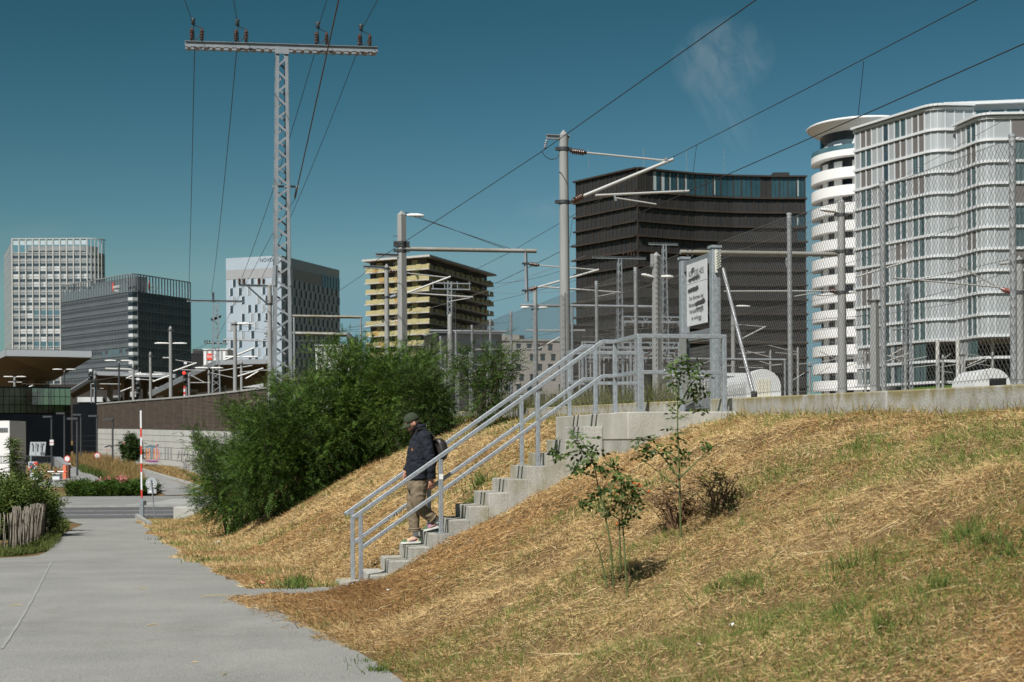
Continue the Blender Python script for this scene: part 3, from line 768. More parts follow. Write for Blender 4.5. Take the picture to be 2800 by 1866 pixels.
for W, u in ((W1, W1.L * 0.80), (W2, W2.L * 0.20)):
    lens = [W.at(u + 1.0 * math.sin(a), zt - 5.2 + 4.4 * math.cos(a), 0.6) for a in np.linspace(0, 2 * math.pi, 13)[:-1]]
    lens = [W.at(u, zt - 2.4, .6), W.at(u + 0.5, zt - 4.6, .6), W.at(u, zt - 6.8, .6), W.at(u - 0.5, zt - 4.6, .6)]
    MB().prism(lens, -W.n * 0.3).build('red_emblem', m_red, t)
    for k, tx in enumerate(('BAWAG', 'Group')):
        put_text(tx, 1.55, W.at(u + 2.9, zt - 5.2 - 1.5 * k, 0.62), W.d, m_white, t)

# 3. pale hotel block
Zc = 500.0
C = pxw(770, Zc); Lf = pxw(619, 507); Rt = pxw(929, 544)
zt = hgt(770, 699, Zc)
t = thing('hotel_block', 'pale grey hotel block with staggered tall windows and dark roof lettering', 'building', (C[0], C[1], z_b))
m_hotel = mat('pale_grey_cladding', (0.335, 0.40, 0.455), 0.55, c2=(0.36, 0.425, 0.48), scale=0.2)
m_hband = mat('grey_mesh_band', (0.29, 0.30, 0.31), 0.6, c2=(0.32, 0.33, 0.34), scale=0.5)
m_reveal = mat('white_reveal', (0.62, 0.64, 0.66), 0.5)
far_b = (Lf[0] + Rt[0] - C[0], Lf[1] + Rt[1] - C[1])
body_poly([Lf, C, Rt, far_b], z_b, zt).build('wall', m_hotel, t)
W1, W2 = Wall(Lf, C), Wall(C, Rt)
W1.box(MB(), 0.1, W1.L + 0.05, zt - 7.6, zt - 4.2, 0.0, 0.08).build('upper_band', m_hband, t)
W2.box(MB(), -0.05, W2.L * 0.66, zt - 7.6, zt - 3.6, 0.0, 0.08).build('upper_band', m_hband, t)
W2.box(MB(), W2.L * 0.68, W2.L, zt - 7.8, zt - 3.4, 0.0, 0.1).build('roof_glazing', m_glassb, t)
for c in range(7): W2.box(MB(), W2.L * (0.68 + 0.32 * c / 6.2) - 0.1, W2.L * (0.68 + 0.32 * c / 6.2) + 0.1, zt - 7.8, zt - 3.4, 0.1, 0.25).build('mullion', m_dsteel, t)
put_text('NOVOTEL', 1.75, W1.at(W1.L * 0.80, zt - 1.9, 0.1), W1.d, mat('dark_letter', (0.05, 0.08, 0.10), 0.4), t)
put_text('NOVOTEL', 1.9, W2.at(W2.L * 0.87, zt - 2.2, 0.1), W2.d, m_white, t)
wa = multi('window', [(MB().box((-0.5, -0.05, 0), (0.5, 0.05, 2.7)), m_glassd), (MB().box((-0.72, -0.28, -0.05), (-0.5, 0.02, 2.75)), m_reveal)])
wb = multi('window', [(MB().box((-0.5, -0.05, 0), (0.5, 0.05, 2.7)), m_sidep), (MB().box((-0.72, -0.28, -0.05), (-0.5, 0.02, 2.75)), m_reveal)])
wc = multi('window', [(MB().box((-0.55, -0.05, 0), (0.35, 0.05, 2.6)), m_glassd), (MB().box((0.35, -0.5, -0.05), (0.72, 0.02, 2.65)), m_reveal)])
us = [0.30, 0.56, 0.80, 0.97]
for f in range(20):
    z = zt - 10.4 - f * 3.08
    if z < 4: break
    for k, u in enumerate((3.4, 6.9, 10.6, 13.2, 16.3, 18.8)):
        uu = u + (0.0 if f % 2 == 0 else -1.15)
        if (k + f) % 5 == 4: continue
        put('window', wb if (k + f * 2) % 3 == 1 else wa, t, W1.at(uu, z), W1.rot)
    for k in range(12): put('window', wc, t, W2.at(2.6 + k * 3.75 + (0 if f % 2 == 0 else 1.3), z), W2.rot)

# 4. residential block with yellow balconies
Zc = 393.0
C = pxw(1174, Zc); Lf = pxw(1000, 403); Rt = pxw(1352, 440)
zt = hgt(1174, 697, Zc)
t = thing('apartment_block', 'apartment block wrapped in pale yellow balconies full of plants', 'building', (C[0], C[1], 0))
m_core = mat('shaded_render', (0.085, 0.078, 0.07), 0.9, c2=(0.12, 0.11, 0.10), scale=0.3)  # deep shadow behind the balconies is put into this dark wall colour
m_yel = mat('pale_yellow_panel', (0.37, 0.325, 0.16), 0.75, c2=(0.42, 0.37, 0.19), scale=0.6)
m_och = mat('ochre_panel', (0.40, 0.27, 0.10), 0.75)
m_slab = mat('white_slab_edge', (0.46, 0.45, 0.42), 0.8)
m_pier = mat('yellow_pier', (0.42, 0.35, 0.17), 0.8)
far_b = (Lf[0] + Rt[0] - C[0], Lf[1] + Rt[1] - C[1])
W1, W2 = Wall(Lf, C), Wall(C, Rt)
q1 = W1.at(0.3, 0, -2.0); q2 = C[0] + (-W1.n.x - W2.n.x) * 1.6, C[1] + (-W1.n.y - W2.n.y) * 1.6; q3 = W2.at(W2.L - 1.0, 0, -2.0)
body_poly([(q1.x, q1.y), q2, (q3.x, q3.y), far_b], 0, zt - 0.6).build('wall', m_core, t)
fl = 3.0
winr = multi('window', [(MB().box((-0.9, -0.05, 0), (0.9, 0.05, 2.1)), m_glassd)])
roof = [W1.at(-0.8, 0, 0.5), Vector((C[0], C[1], 0)) + W1.n * 0.5 + W2.n * 0.5, W2.at(W2.L + 0.8, 0, 0.5), Vector((far_b[0], far_b[1], 0))]
body_poly([(p.x, p.y) for p in roof], zt - 0.55, zt).build('roof', m_slab, t)
body_poly([(C[0] - 6 + a, C[1] + 14 + b) for a, b in ((0, 0), (6, -2), (12, 14), (5, 18))], zt, zt + 1.0).build('roof_block', m_slab, t)
plants = []
for f in range(15):
    z = zt - 3.7 - f * fl
    if z < 3: break
    sl_ = [W1.at(-0.1 - 0.35 * (f % 2), 0, 0), Vector((C[0], C[1], 0)), W2.at(W2.L, 0, 0), W2.at(W2.L, 0, -2.4), W1.at(0.3, 0, -2.4)]
    slab_ = body_poly([(p.x, p.y) for p in sl_], z - 0.28, z).build('balcony_slab', m_slab, t)
    n1 = 6; off = (f % 2) * 0.5
    for k in range(n1):
        u0 = W1.L * k / n1 + 0.03; u1 = W1.L * (k + 1) / n1 - 0.03
        W1.box(MB(), u0, u1, z - 0.05, z + 1.15, -0.16, -0.02).build('balcony_panel', m_yel, slab_)
    for k in range(13):
        u0 = W2.L * k / 13 + 0.5; u1 = W2.L * (k + 1) / 13 - 0.5
        W2.box(MB(), u0, u1, z + 0.02, z + 1.1, -0.16, -0.04).build('balcony_panel', m_pier, slab_)
        if (k + f) % 2 == 0:
            uu = W2.L * (k + 0.02); W2.box(MB(), W2.L * k / 13 + 0.1 + 0.25, W2.L * k / 13 + 1.1, z - 0.02, z + 1.35, -0.9, 0.06).build('planter_box', m_och if k % 4 else m_yel, slab_)
    for u in (0.12 + 0.1 * (f % 3), 0.47, 0.80 - 0.08 * (f % 2)):
        W1.box(MB(), W1.L * u, W1.L * u + 1.7, z - 0.1, z + 1.3, -0.8, 0.05).build('planter_box', m_och if (f + int(u * 10)) % 2 else m_yel, t)
    for k, u in enumerate((0.2, 0.5, 0.78)): put('window', winr, t, W1.at(W1.L * u + 1.5, z + 0.1, -1.98), W1.rot)
    for k in range(6): put('window', winr, t, W2.at(W2.L * (k + 0.5) / 6, z + 0.1, -1.98), W2.rot)
    for u in (0.14, 0.43, 0.70): W1.box(MB(), W1.L * u, W1.L * u + 1.9, z, z + fl - 0.3, -2.0, -1.2).build('pier', m_pier, t)
    for _ in range(6):
        W = W1 if rr.random() < 0.35 else W2; plants.append(W.at(rr.uniform(0.06, 0.96) * W.L, z + 1.0, -0.35))
plants_apartment = plants

# 5. dark brown office block with projecting frames
pts = [pxw(1579, 359), pxw(1745, 341), pxw(1830, 345.5), pxw(1903, 349), pxw(2008, 352), pxw(2110, 353.3), pxw(2203, 353.7)]
zt = hgt(1745, 456, 341)
t = thing('office_block', 'dark brown office block with deep grid of metal frames and concave front', 'building', (pts[1][0], pts[1][1], 0))
m_brown = mat('dark_brown_metal', (0.044, 0.034, 0.028), 0.5, 0.2, c2=(0.058, 0.045, 0.036), scale=0.3)
m_panel = mat('charcoal_panel', (0.024, 0.0235, 0.0235), 0.5, 0.1, c2=(0.031, 0.030, 0.029), scale=0.15, spec=0.5)
m_panel2 = mat('black_gap', (0.012, 0.012, 0.013), 0.5)
m_teal = mat('teal_glass', (0.018, 0.048, 0.062), 0.12, c2=(0.032, 0.075, 0.092), scale=0.15, spec=0.6)
m_blind = mat('pale_blind', (0.36, 0.42, 0.43), 0.7)
body_poly(pts + [(pts[-1][0] - 4, 400), (pts[0][0] + 8, 400)], 0, zt - 0.5).build('wall', m_panel2, t)
walls = [Wall(a, b) for a, b in zip(pts[:-1], pts[1:])]
levels = [zt - 0.35, zt - 5.85]
while levels[-1] > 6: levels.append(levels[-1] - 3.6)
for i in range(len(levels)):
    z = levels[i]; lm = MB()
    ov = 0.72 + (0.35 if i in (4, 5, 8, 9) else 0.0)
    for k, W in enumerate(walls): W.box(lm, -ov if k == 0 else 0, W.L + (0.5 if k == len(walls) - 1 else 0), z - 0.2, z + 0.2, -0.2, ov)
    lm.build('floor_ledge', m_brown, t)
rr = random.Random(11); fins = MB(); extra = MB(); cnt = 0
nbay = [8, 4, 3, 4, 4, 4]
for i in range(len(levels) - 1):
    z1, z0 = levels[i] - 0.2, levels[i + 1] + 0.2
    for k, W in enumerate(walls):
        n = nbay[k]; us = [0.0]
        wt = [rr.choice((0.7, 1.0, 1.25)) for _ in range(n)]; tot = sum(wt)
        for w_ in wt: us.append(us[-1] + W.L * w_ / tot)
        for a, b in zip(us[:-1], us[1:]):
            W.box(fins, a - 0.11, a + 0.11, z0, z1, -0.1, 0.26)
            glass = (i == 0 and k >= 1 and not (k == 1 and a < W.L * 0.4) and not (k == 4 and b > W.L * 0.9)) or (i in (2, 3) and k == 5 and a > W.L * 0.45)
            if cnt < 295 or glass:
                mb = MB(); mm = m_teal if glass else m_panel
                g_ = (b - a - 0.3)
                W.box(mb, a + 0.18, a + 0.18 + g_ * 0.47, z0 + 0.08, z1 - 0.3 * (not glass), 0.0, 0.1)
                W.box(mb, a + 0.18 + g_ * 0.52, b - 0.14, z0 + 0.08, z1 - 0.3 * (not glass), 0.0, 0.1)
                wp_ = mb.build('window_panel', mm, t); cnt += 1
                if glass and (k in (1, 2) or rr.random() < 0.4):
                    W.box(MB(), a + 0.3, a + 0.3 + g_ * (0.42 if k == 1 else 0.15), z0 + 0.4, z1 - 0.2, 0.1, 0.13).build('blind', m_blind, wp_)
            else: W.box(extra, a + 0.2, b - 0.2, z0 + 0.08, z1 - 0.3, 0.0, 0.1)
    W = walls[-1]; W.box(fins, W.L - 0.14, W.L + 0.14, z0, z1, -0.1, 0.42)
tag(fins.build('facade_fins', m_brown, t), None, None, None, 'stuff')
tag(extra.build('facade_panels', m_panel, t), None, None, None, 'stuff')
MB().box((pts[5][0] + 1, 355, zt - 0.5), (pts[5][0] + 5, 362, zt + 1.0)).build('roof_unit', m_panel, t)
MB().box((pts[1][0] - 4, 350, zt - 0.5), (pts[1][0] + 3, 356, zt + 0.5)).build('roof_unit', m_panel, t)
for x in (1610, 1760, 1878, 1980): MB().tube(P(x, 470, 360), P(x, 470, 360) + Vector((0, 0, 6)), 0.06, n=4).build('roof_rod', m_silver, t)
# its lower annexe
a0, a1 = pxw(1552, 330), pxw(1625, 330)
t2 = thing('office_annexe', 'low dark brown annexe beside the dark brown office block', 'building', (a0[0], a0[1], 0))
body_poly([a0, a1, (a1[0], 345), (a0[0], 345)], 0, hgt(1560, 888, 330)).build('wall', m_panel2, t2)
W = Wall(a0, a1)
for k in range(6):
    z = hgt(1560, 888, 330) - 0.2 - k * 3.6
    W.box(MB(), -0.3, W.L, z - 0.2, z + 0.2, 0.0, 0.5).build('floor_ledge', m_brown, t2)
    for c in range(4): W.box(MB(), W.L * c / 4 + 0.2, W.L * (c + 1) / 4 - 0.2, z - 3.2, z - 0.5, 0.0, 0.1).build('window_panel', m_panel, t2)

# 6. white round apartment tower
Zc = 262.0
cx = pxw(2352, Zc)[0]; rad = 8.6
t = thing('apartment_tower', 'white round-ended apartment tower with curved balcony bands and disc roof', 'building', (cx, Zc, 0))
m_pure = mat('white_render', (0.80, 0.80, 0.79), 0.7)
m_pure2 = mat('white_soffit', (0.62, 0.62, 0.61), 0.8)
def ring(r, z, n=40, a0=R(150), a1=R(330), ex=1.0):
    return [(cx + r * math.cos(a), Zc + r * 1.1 * math.sin(a), z) for a in np.linspace(a0, a1, n)]
def band(nm, r0, r1, z0, z1, m):
    vs = ring(r1, z0) + ring(r1, z1) + ring(r0, z1) + ring(r0, z0); n = 40; fs = []
    for k in range(n - 1):
        for j in range(4): fs.append((j * n + k, j * n + k + 1, ((j + 1) % 4) * n + k + 1, ((j + 1) % 4) * n + k))
    mb = MB().add(vs, fs, False); return mb.build(nm, m, t)
zr = hgt(2300, 352, Zc)
core = MB().lathe((cx, Zc, 0), [(rad - 1.6, 0), (rad - 1.6, zr - 1.5)], 40, smooth=True); core.build('glazed_core', m_glassd, t)
disc = MB().lathe((cx + 0.6, Zc, zr), [(rad * 0.9, -1.6), (rad + 1.3, -0.25), (rad + 1.5, 0.0), (rad + 1.2, 0.2), (0.5, 0.35)], 48); disc.build('roof_disc', m_pure, t)
fl = 3.17; z_first = hgt(2260, 415, Zc - 6)
pier = [R(200), R(232), R(262)]
for f in range(16):
    zb = z_first - f * fl
    if zb < 2: break
    band('balcony_band', rad - 1.7, rad, zb - (1.1 if f == 0 else 1.8), zb, m_pure)
    for a in (R(198), R(224), R(252), R(290)):
        wv = 0.11
        mb = MB(); p0 = [(cx + (rad - 1.5) * math.cos(a + s_), Zc + 1.1 * (rad - 1.5) * math.sin(a + s_), 0) for s_ in (-wv, 0, wv)]
        for u, v in zip(p0[:-1], p0[1:]): W = Wall(u, v); W.box(mb, 0, W.L, zb - 0.1, zb + (fl - 1.75), -0.1, 0.12)
        mb.build('wall_pier', m_pure, t)
    if f in (0,):
        band('glass_balustrade', rad - 0.08, rad - 0.05, zb, zb + 0.9, m_glassb)
MB().prism([(cx - 3.2, Zc - rad * 1.02, z_first - .1), (cx - 1.2, Zc - rad * 1.02, z_first - .1), (cx - 1.2, Zc - rad * 1.02, zr - 1.5), (cx - 2.0, Zc - rad * 1.02, zr - 1.5)], (0, 3, 0)).build('slanted_fin', m_pure, t)

# 7. pale panelled hotel with rounded corners
m_pan = mat('light_grey_panel', (0.41, 0.44, 0.45), 0.4, 0.25, c2=(0.45, 0.48, 0.49), scale=0.2)
m_ledge = mat('white_ledge', (0.68, 0.70, 0.715), 0.4, 0.1)
m_taupe = mat('taupe_panel', (0.135, 0.125, 0.118), 0.7)
m_curt = mat('curtained_glass', (0.022, 0.05, 0.062), 0.15, c2=(0.12, 0.17, 0.17), scale=0.5, stretch=(6, 6, 0.2), spec=0.5)
def rounded(A, C, B, r, n=6):
    A, C, B = [Vector((p[0], p[1], 0)) for p in (A, C, B)]
    a = C + (A - C).normalized() * r; b = C + (B - C).normalized() * r; out = []
    for k in range(n + 1):
        s = k / n; out.append(a * (1 - s) ** 2 + C * 2 * s * (1 - s) + b * s ** 2)
    return [A] + out + [B]
def panelled(label, poly, zt, floors, fl, left_cols, pat, front_cols, z_low, ncorner):
    t = thing('panelled_block', label, 'building', (poly[0].x, poly[0].y, 0))
    walls = [Wall(a, b) for a, b in zip(poly[:-1], poly[1:])]
    bp = [(p.x, p.y) for p in poly] + [(poly[-1].x + 3, poly[-1].y + 30), (poly[0].x + 10, poly[0].y + 22)]
    body_poly(bp, z_low, zt - 0.3).build('wall', m_pan, t)
    ez = [zt - 0.6 - k * fl for k in range(floors + 1)]
    for i, z in enumerate(ez):
        mb = MB()
        for k, W in enumerate(walls): W.box(mb, -0.3 if k == 0 else -0.04, W.L + 0.04, z - 0.2, z + 0.2, -0.2, 0.34)
        mb.build('floor_ledge', m_ledge, t)
    mb = MB()
    for k, W in enumerate(walls): W.box(mb, -0.4 if k == 0 else -0.05, W.L + 0.05, zt - 0.25, zt + 0.1, -0.6, 0.75)
    mb.build('roof_edge', m_ledge, t)
    W = walls[0]; cw = W.L / left_cols
    gl = {}
    def pane(w, m, key):
        if key not in gl: gl[key] = multi('window_pane', [(MB().box((-w / 2, -0.08, 0), (w / 2, 0.05, fl - 0.62)), m)])
        return gl[key]
    for i in range(floors):
        z = ez[i + 1] + 0.26
        for c in range(left_cols):
            k = pat(i, c)
            m = {0: m_silver, 1: m_curt, 2: m_taupe, 3: m_glassd}[k]
            if k == 0: m = mat('grey_infill', (0.37, 0.39, 0.40), 0.45, 0.15)
            put('window_pane', pane(cw * 0.80, m, ('l', k)), t, W.at((c + .5) * cw, z), W.rot)
        F_ = walls[-1]; fw = F_.L / front_cols
        for c in range(front_cols):
            k = pat(i, c + 31)
            if k in (1, 2): put('window_pane', pane(fw * 0.8, m_curt if k == 1 else m_taupe, ('f', k)), t, F_.at((c + .5) * fw, z), F_.rot)
    for c in range(left_cols + 1): W.box(MB(), c * cw - 0.09, c * cw + 0.09, z_low, zt - 0.4, 0.02, 0.17).build('mullion', m_ledge, t)
    for k, Wk in enumerate(walls[1:-1]): 
        if k % 2 == 0: Wk.box(MB(), -0.05, 0.05, z_low, zt - 0.4, 0.0, 0.1).build('panel_joint', m_ledge, t)
    F_ = walls[-1]
    for c in range(front_cols + 1): F_.box(MB(), c * F_.L / front_cols - 0.06, c * F_.L / front_cols + 0.06, z_low, zt - 0.4, 0.0, 0.14).build('mullion', m_ledge, t)
    return t, walls
A, Cn = pxw(2343, 241), pxw(2556, 224); Bq = pxw(2665, 224.5)
zt = hgt(2549, 290, 225)
rp = random.Random(5); cache = {}
def pat_main(i, c):
    if c >= 31: return 0
    if (i, c) in cache: return cache[(i, c)]
    if c == 5: k = 3
    elif c in (1, 2, 7, 8, 10, 11):
        key = ('pair', i, {1: 0, 2: 0, 7: 1, 8: 1, 10: 2, 11: 2}[c])
        if key not in cache: cache[key] = rp.choice((1, 1, 2))
        k = cache[key]
    else: k = 0
    cache[(i, c)] = k; return k
zlow = hgt(2549, 935, 225)
tm, _ = panelled('pale grey panelled hotel with white ledges, taller wing beside the round white tower', rounded(A, Cn, Bq, 1.9), zt, 13, 3.32, 12, pat_main, 3, zlow, 6)
A2, C2, B2 = pxw(2621, 223), pxw(2690, 215.5), (pxw(2690, 215.5)[0] + 34, 214.0)
zt2 = hgt(2692, 314, 216)
cache2 = {}
def pat_wing(i, c):
    if c >= 31: return {1: 1, 2: 1, 4: 1, 5: 2}.get((c - 31) % 7, 0) if i % 3 else {1: 2, 2: 2}.get((c - 31) % 7, 0)
    return 0 if c < 2 else (2 if i in (1, 5) else 1)
tw, _ = panelled('pale grey panelled hotel wing with rounded corner standing forward and one storey lower', rounded(A2, C2, B2, 1.7), zt2, 11, 3.30, 4, pat_wing, 13, hgt(2692, 925, 216), 6)
# set-back top storey
w_ = Wall(pxw(2600, 232), (pxw(2600, 232)[0] + 40, 226)); st = thing('penthouse_storey', 'set-back top storey with dark glass strip above the panelled hotel', 'building', (w_.A.x, w_.A.y, zt - 1))
zp_ = hgt(2700, 278, 230)
w_.box(MB(), 0, w_.L, zt - 6, zp_, -14, 0).build('wall', m_pan, st)
for c in range(14): w_.box(MB(), 2.4 * c + 4.2, 2.4 * c + 6.2, zp_ - 3.4, zp_ - 1.2, 0.02, 0.08).build('window', m_teal, st)
w_.box(MB(), -1, w_.L, zp_ - 0.3, zp_ + 0.2, -15, 0.9).build('roof_edge', m_ledge, st)
# glazed undercroft and columns below the raised hotel
uc = thing('glazed_undercroft', 'dark glazed ground floor on columns below the raised panelled hotel', 'building', (tm.location.x, tm.location.y, 0))
MB().box((A[0] + 4, 232, 0.5), (A[0] + 75, 240, zlow)).build('glass_front', m_dglass2, uc)
for k in range(14): MB().box((A[0] + 5 + 3.4 * k, 231.7, 0.5), (A[0] + 5.25 + 3.4 * k, 231.95, zlow - 0.2)).build('mullion', m_dsteel, uc)
for x in (2565, 2620, 2715, 2780): MB().tube(P(x, 1150, 219), Vector((P(x, 1150, 219).x, 219, hgt(2692, 925, 216))), 0.3, n=12).build('column', m_fin, uc)
mlawn = mat('lawn', (0.06, 0.12, 0.02), 0.95, c2=(0.09, 0.16, 0.03), scale=1.0)
tag(MB().prism([P(2480, 1062, 205), P(2800, 1040, 205), P(2800, 1090, 205), P(2480, 1100, 205)], (0, 3, 0)).build('lawn_bank', mlawn), None, None, None, 'structure')

# 8. plain grey apartment house seen through the fence
A, Bq = pxw(1370, 420), pxw(1560, 424)
zt = hgt(1400, 930, 420)
t = thing('apartment_house', 'plain beige-grey apartment house with small windows behind the fence', 'building', (A[0], A[1], 0))
m_beige = mat('beige_render', (0.33, 0.315, 0.285), 0.9, c2=(0.38, 0.36, 0.325), scale=0.15)
W = Wall(A, Bq); W.box(MB(), 0, W.L, 0, zt, -14, 0).build('wall', m_beige, t)
W.box(MB(), -0.3, W.L + 0.3, zt - 0.3, zt + 0.25, -14.3, 0.3).build('roof_edge', m_kerb, t)
W.box(MB(), 0.2, 5.6, zt, zt + 1.6, -10, -0.5).build('roof_block', m_beige, t); W.box(MB(), 5.6, 7.2, zt, zt + 1.5, -8, -1).build('roof_block', m_panel, t)
wm_ = multi('window', [(MB().box((-0.65, -0.06, 0), (0.65, 0.05, 1.9)), m_glassd), (MB().box((-0.75, -0.1, 1.6), (0.75, 0.05, 2.0)), m_panel)])
for f in range(6):
    for c in range(6):
        if (f * 7 + c * 3) % 5 == 0: continue
        put('window', wm_, t, W.at(2.0 + c * 3.2 + (0.9 if f % 2 else 0), zt - 3.0 - f * 3.0), W.rot)
# dark neighbour left of it, under the yellow block
A, Bq = pxw(1195, 370), pxw(1372, 376)
t = thing('dark_podium', 'dark podium building below the yellow balcony block', 'building', (A[0], A[1], 0))
W = Wall(A, Bq); zt = hgt(1280, 912, 372); W.box(MB(), 0, W.L, 0, zt, -12, 0).build('wall', m_panel, t)
W.box(MB(), -0.2, W.L + 0.2, zt, zt + 0.35, -12, 0.25).build('roof_edge', m_dfin, t)
for f in range(3):
    for c in range(8): W.box(MB(), 0.6 + 2.05 * c, 2.0 + 2.05 * c, zt - 3 - 3.2 * f, zt - 1.2 - 3.2 * f, 0, 0.07).build('window', m_glassd, t)

# 9. striped low building, two faces of it either side of the hotel
m_st1 = mat('white_stripe', (0.74, 0.75, 0.75), 0.6); m_st2 = mat('grey_stripe', (0.30, 0.31, 0.32), 0.6)
def striped(label, xa, xb, ytop, Z, n, h):
    A, Bq = pxw(xa, Z), pxw(xb, Z); W = Wall(A, Bq); zt = hgt((xa + xb) / 2, ytop, Z)
    t = thing('striped_building', label, 'building', (A[0], A[1], 0)); W.box(MB(), 0, W.L, 0, zt, -10, 0).build('wall', m_st1, t)
    for c in range(n):
        if c % 2: W.box(MB(), W.L * c / n + 0.05, W.L * (c + 1) / n - 0.05, zt - h, zt - 0.4, 0, 0.08).build('stripe_panel', m_st2, t)
    for f in range(3):
        for c in range(max(2, n // 3)):
            u = W.L * (c + .35 + .15 * (f % 2)) / max(2, n // 3); W.box(MB(), u, u + 1.3, zt - h - 2.8 - 3.1 * f, zt - h - 0.8 - 3.1 * f, 0, 0.1).build('window', m_glassd, t)
    W.box(MB(), -0.2, W.L + 0.2, zt, zt + 0.3, -10, 0.3).build('roof_edge', m_st1, t)
    return t, W, zt
striped('low white building with grey vertical stripes above the bushes', 862, 965, 946, 430, 18, 6.2)
t, W, zt = striped('small white striped block with red square sign beside the black cube', 556, 622, 957, 452, 10, 5.5)
s_ = tag(W.box(MB(), 1.1, 2.2 + 0.8, zt - 3.2, zt - 1.2, 0.1, 0.25).build('hotel_sign', m_red), 'small red square sign on the white striped block', 'sign')
put_text('ibis', 1.3, W.at(2.05, zt - 2.5, 0.28), W.d, m_white, s_)
# black cube between
A, Bq = pxw(522, 470), pxw(558, 470); W = Wall(A, Bq); zt = hgt(540, 966, 470)
t = thing('black_cube_building', 'black flat-roofed cube between the dark glass block and striped block', 'building', (A[0], A[1], 0))
W.box(MB(), 0, W.L, 0, zt, -10, 0).build('wall', m_panel2, t)
W.box(MB(), 0.4, W.L - 1.0, zt, zt + 1.3, -6, -0.5).build('roof_unit', m_panel, t); W.box(MB(), -0.1, W.L + .1, zt - 0.3, zt, 0, 0.12).build('roof_edge', m_panel, t)
# ------------------------------------------------------------------ railway masts
m_mast = mat('mast_concrete', (0.255, 0.26, 0.258), 0.85, c2=(0.31, 0.312, 0.305), scale=1.2, stretch=(3, 3, 0.4), bump=0.15, bscale=30)
m_tube = mat('pale_steel_tube', (0.58, 0.585, 0.57), 0.4, 0.35)
m_ins = mat('brown_porcelain', (0.085, 0.04, 0.028), 0.25, spec=0.6)
m_insred = mat('red_porcelain', (0.22, 0.045, 0.03), 0.3, spec=0.6)
m_lamp = mat('white_lamp_housing', (0.80, 0.80, 0.78), 0.5)
m_dark = mat('dark_steel', (0.06, 0.065, 0.07), 0.55, 0.3)
m_lat = mat('lattice_steel', (0.25, 0.275, 0.295), 0.5, 0.3, c2=(0.31, 0.335, 0.355), scale=2.0)
m_cable = mat('overhead_cable', (0.035, 0.032, 0.03), 0.6)
m_cable2 = mat('pale_cable', (0.22, 0.20, 0.18), 0.6)
m_moss = mat('mossy_beam', (0.19, 0.18, 0.12), 0.8, c2=(0.29, 0.29, 0.28), scale=0.8)
ZB = 2.2
def insulator(parent, a, b, r=0.09, m=m_ins, n=6):
    a, b = Vector(a), Vector(b); L = (b - a).length; ax = (b - a) / L; pr = []
    for k in range(n):
        h = L * (0.12 + 0.76 * k / n); dh = L * 0.76 / n
        pr += [(r * 0.45, h), (r, h + dh * 0.35), (r * 0.9, h + dh * 0.55), (r * 0.45, h + dh * 0.8)]
    o = MB().lathe(a, [(r * 0.5, 0)] + pr + [(r * 0.5, L)], 10, ax).build('insulator', m, parent); return o
def lamp_head(parent, p, d, L=0.75, m=m_lamp):
    "street-lamp head hung from p, pointing along d"
    p = Vector(p); d = Vector(d).normalized(); w = d.cross(Vector((0, 0, 1))).normalized()
    vs = []; prof = [(0.0, 0.045, 0.05), (0.2, 0.10, 0.09), (0.65, 0.13, 0.10), (0.92, 0.10, 0.07), (1.0, 0.03, 0.02)]
    for t_, hw, hh in prof:
        c = p + d * (t_ * L)
        for a in np.linspace(0, 2 * math.pi, 9)[:-1]: vs.append(c + w * (hw * math.cos(a)) + Vector((0, 0, hh * math.sin(a) * (1.0 if math.sin(a) > 0 else 0.45))))
    fs = [(i * 8 + k, i * 8 + (k + 1) % 8, (i + 1) * 8 + (k + 1) % 8, (i + 1) * 8 + k) for i in range(len(prof) - 1) for k in range(8)]
    return MB().add(vs, fs, True).build('lamp_head', m, parent)
def mast(label, x, ytop, Z, wt, wb, n=12, group=None, square=False, clamps=(), rungs=True, ybot=1100, capz=0.18):
    top = P(x, ytop, Z); base = Vector((top.x, Z, ZB))
    t = thing('catenary_mast', label, 'mast', base, group=group)
    rt, rb = wt / 2 / F * Z, wb / 2 / F * Z
    nn = 4 if square else n
    if square: rt *= 1.25; rb *= 1.25
    o = MB().pipe([base, top - Vector((0, 0, capz))], [rb, rt], nn, smooth=not square).build('pole', m_mast, t)
    MB().lathe(top - Vector((0, 0, capz)), [(rt * 1.02, 0.0), (rt * 1.02, 0.02), (0.02, capz)], nn if not square else 4, smooth=False).build('cap', m_mast, o)
    for y in clamps:
        c = P(x, y, Z); k = (top.z - c.z) / max(0.1, top.z - ZB); r = rt + (rb - rt) * k
        mb = MB().tube(c - Vector((0, 0, 0.05)), c + Vector((0, 0, 0.05)), r * 1.12 + 0.01, n=nn); mb.beam(c - SV * (r * 1.6 + .03), c + SV * (r * 1.6 + .03), 0.12, 0.10); mb.build('clamp', m_dark, o)
    if rungs:
        for k in range(7):
            z = top.z - 1.0 - 0.55 * k
            if z < 4.5: break
            c = Vector((top.x, Z, z)) - SV * rt
            MB().pipe([c, c - SV * 0.14, c - SV * 0.17 - Vector((0, 0, 0.08))], 0.012, 4).build('rung', m_dark, o)
    return t, base, top
def tubepx(t, a, b, Q, r, m=m_tube, nm='bracket_tube', n=6):
    o = MB().tube(onS(*a, Q), onS(*b, Q), r, n=n).build(nm, m, t); return o
def ibeam(t, a, b, Q, h, m=m_dark, nm='cross_beam'):
    pa, pb = onS(*a, Q), onS(*b, Q); mb = MB()
    for dz in (h / 2 - 0.012, -h / 2 + 0.012): mb.beam(pa + Vector((0, 0, dz)), pb + Vector((0, 0, dz)), h * 0.8, 0.024)
    mb.beam(pa, pb, 0.02, h - 0.05); return mb.build(nm, m, t)

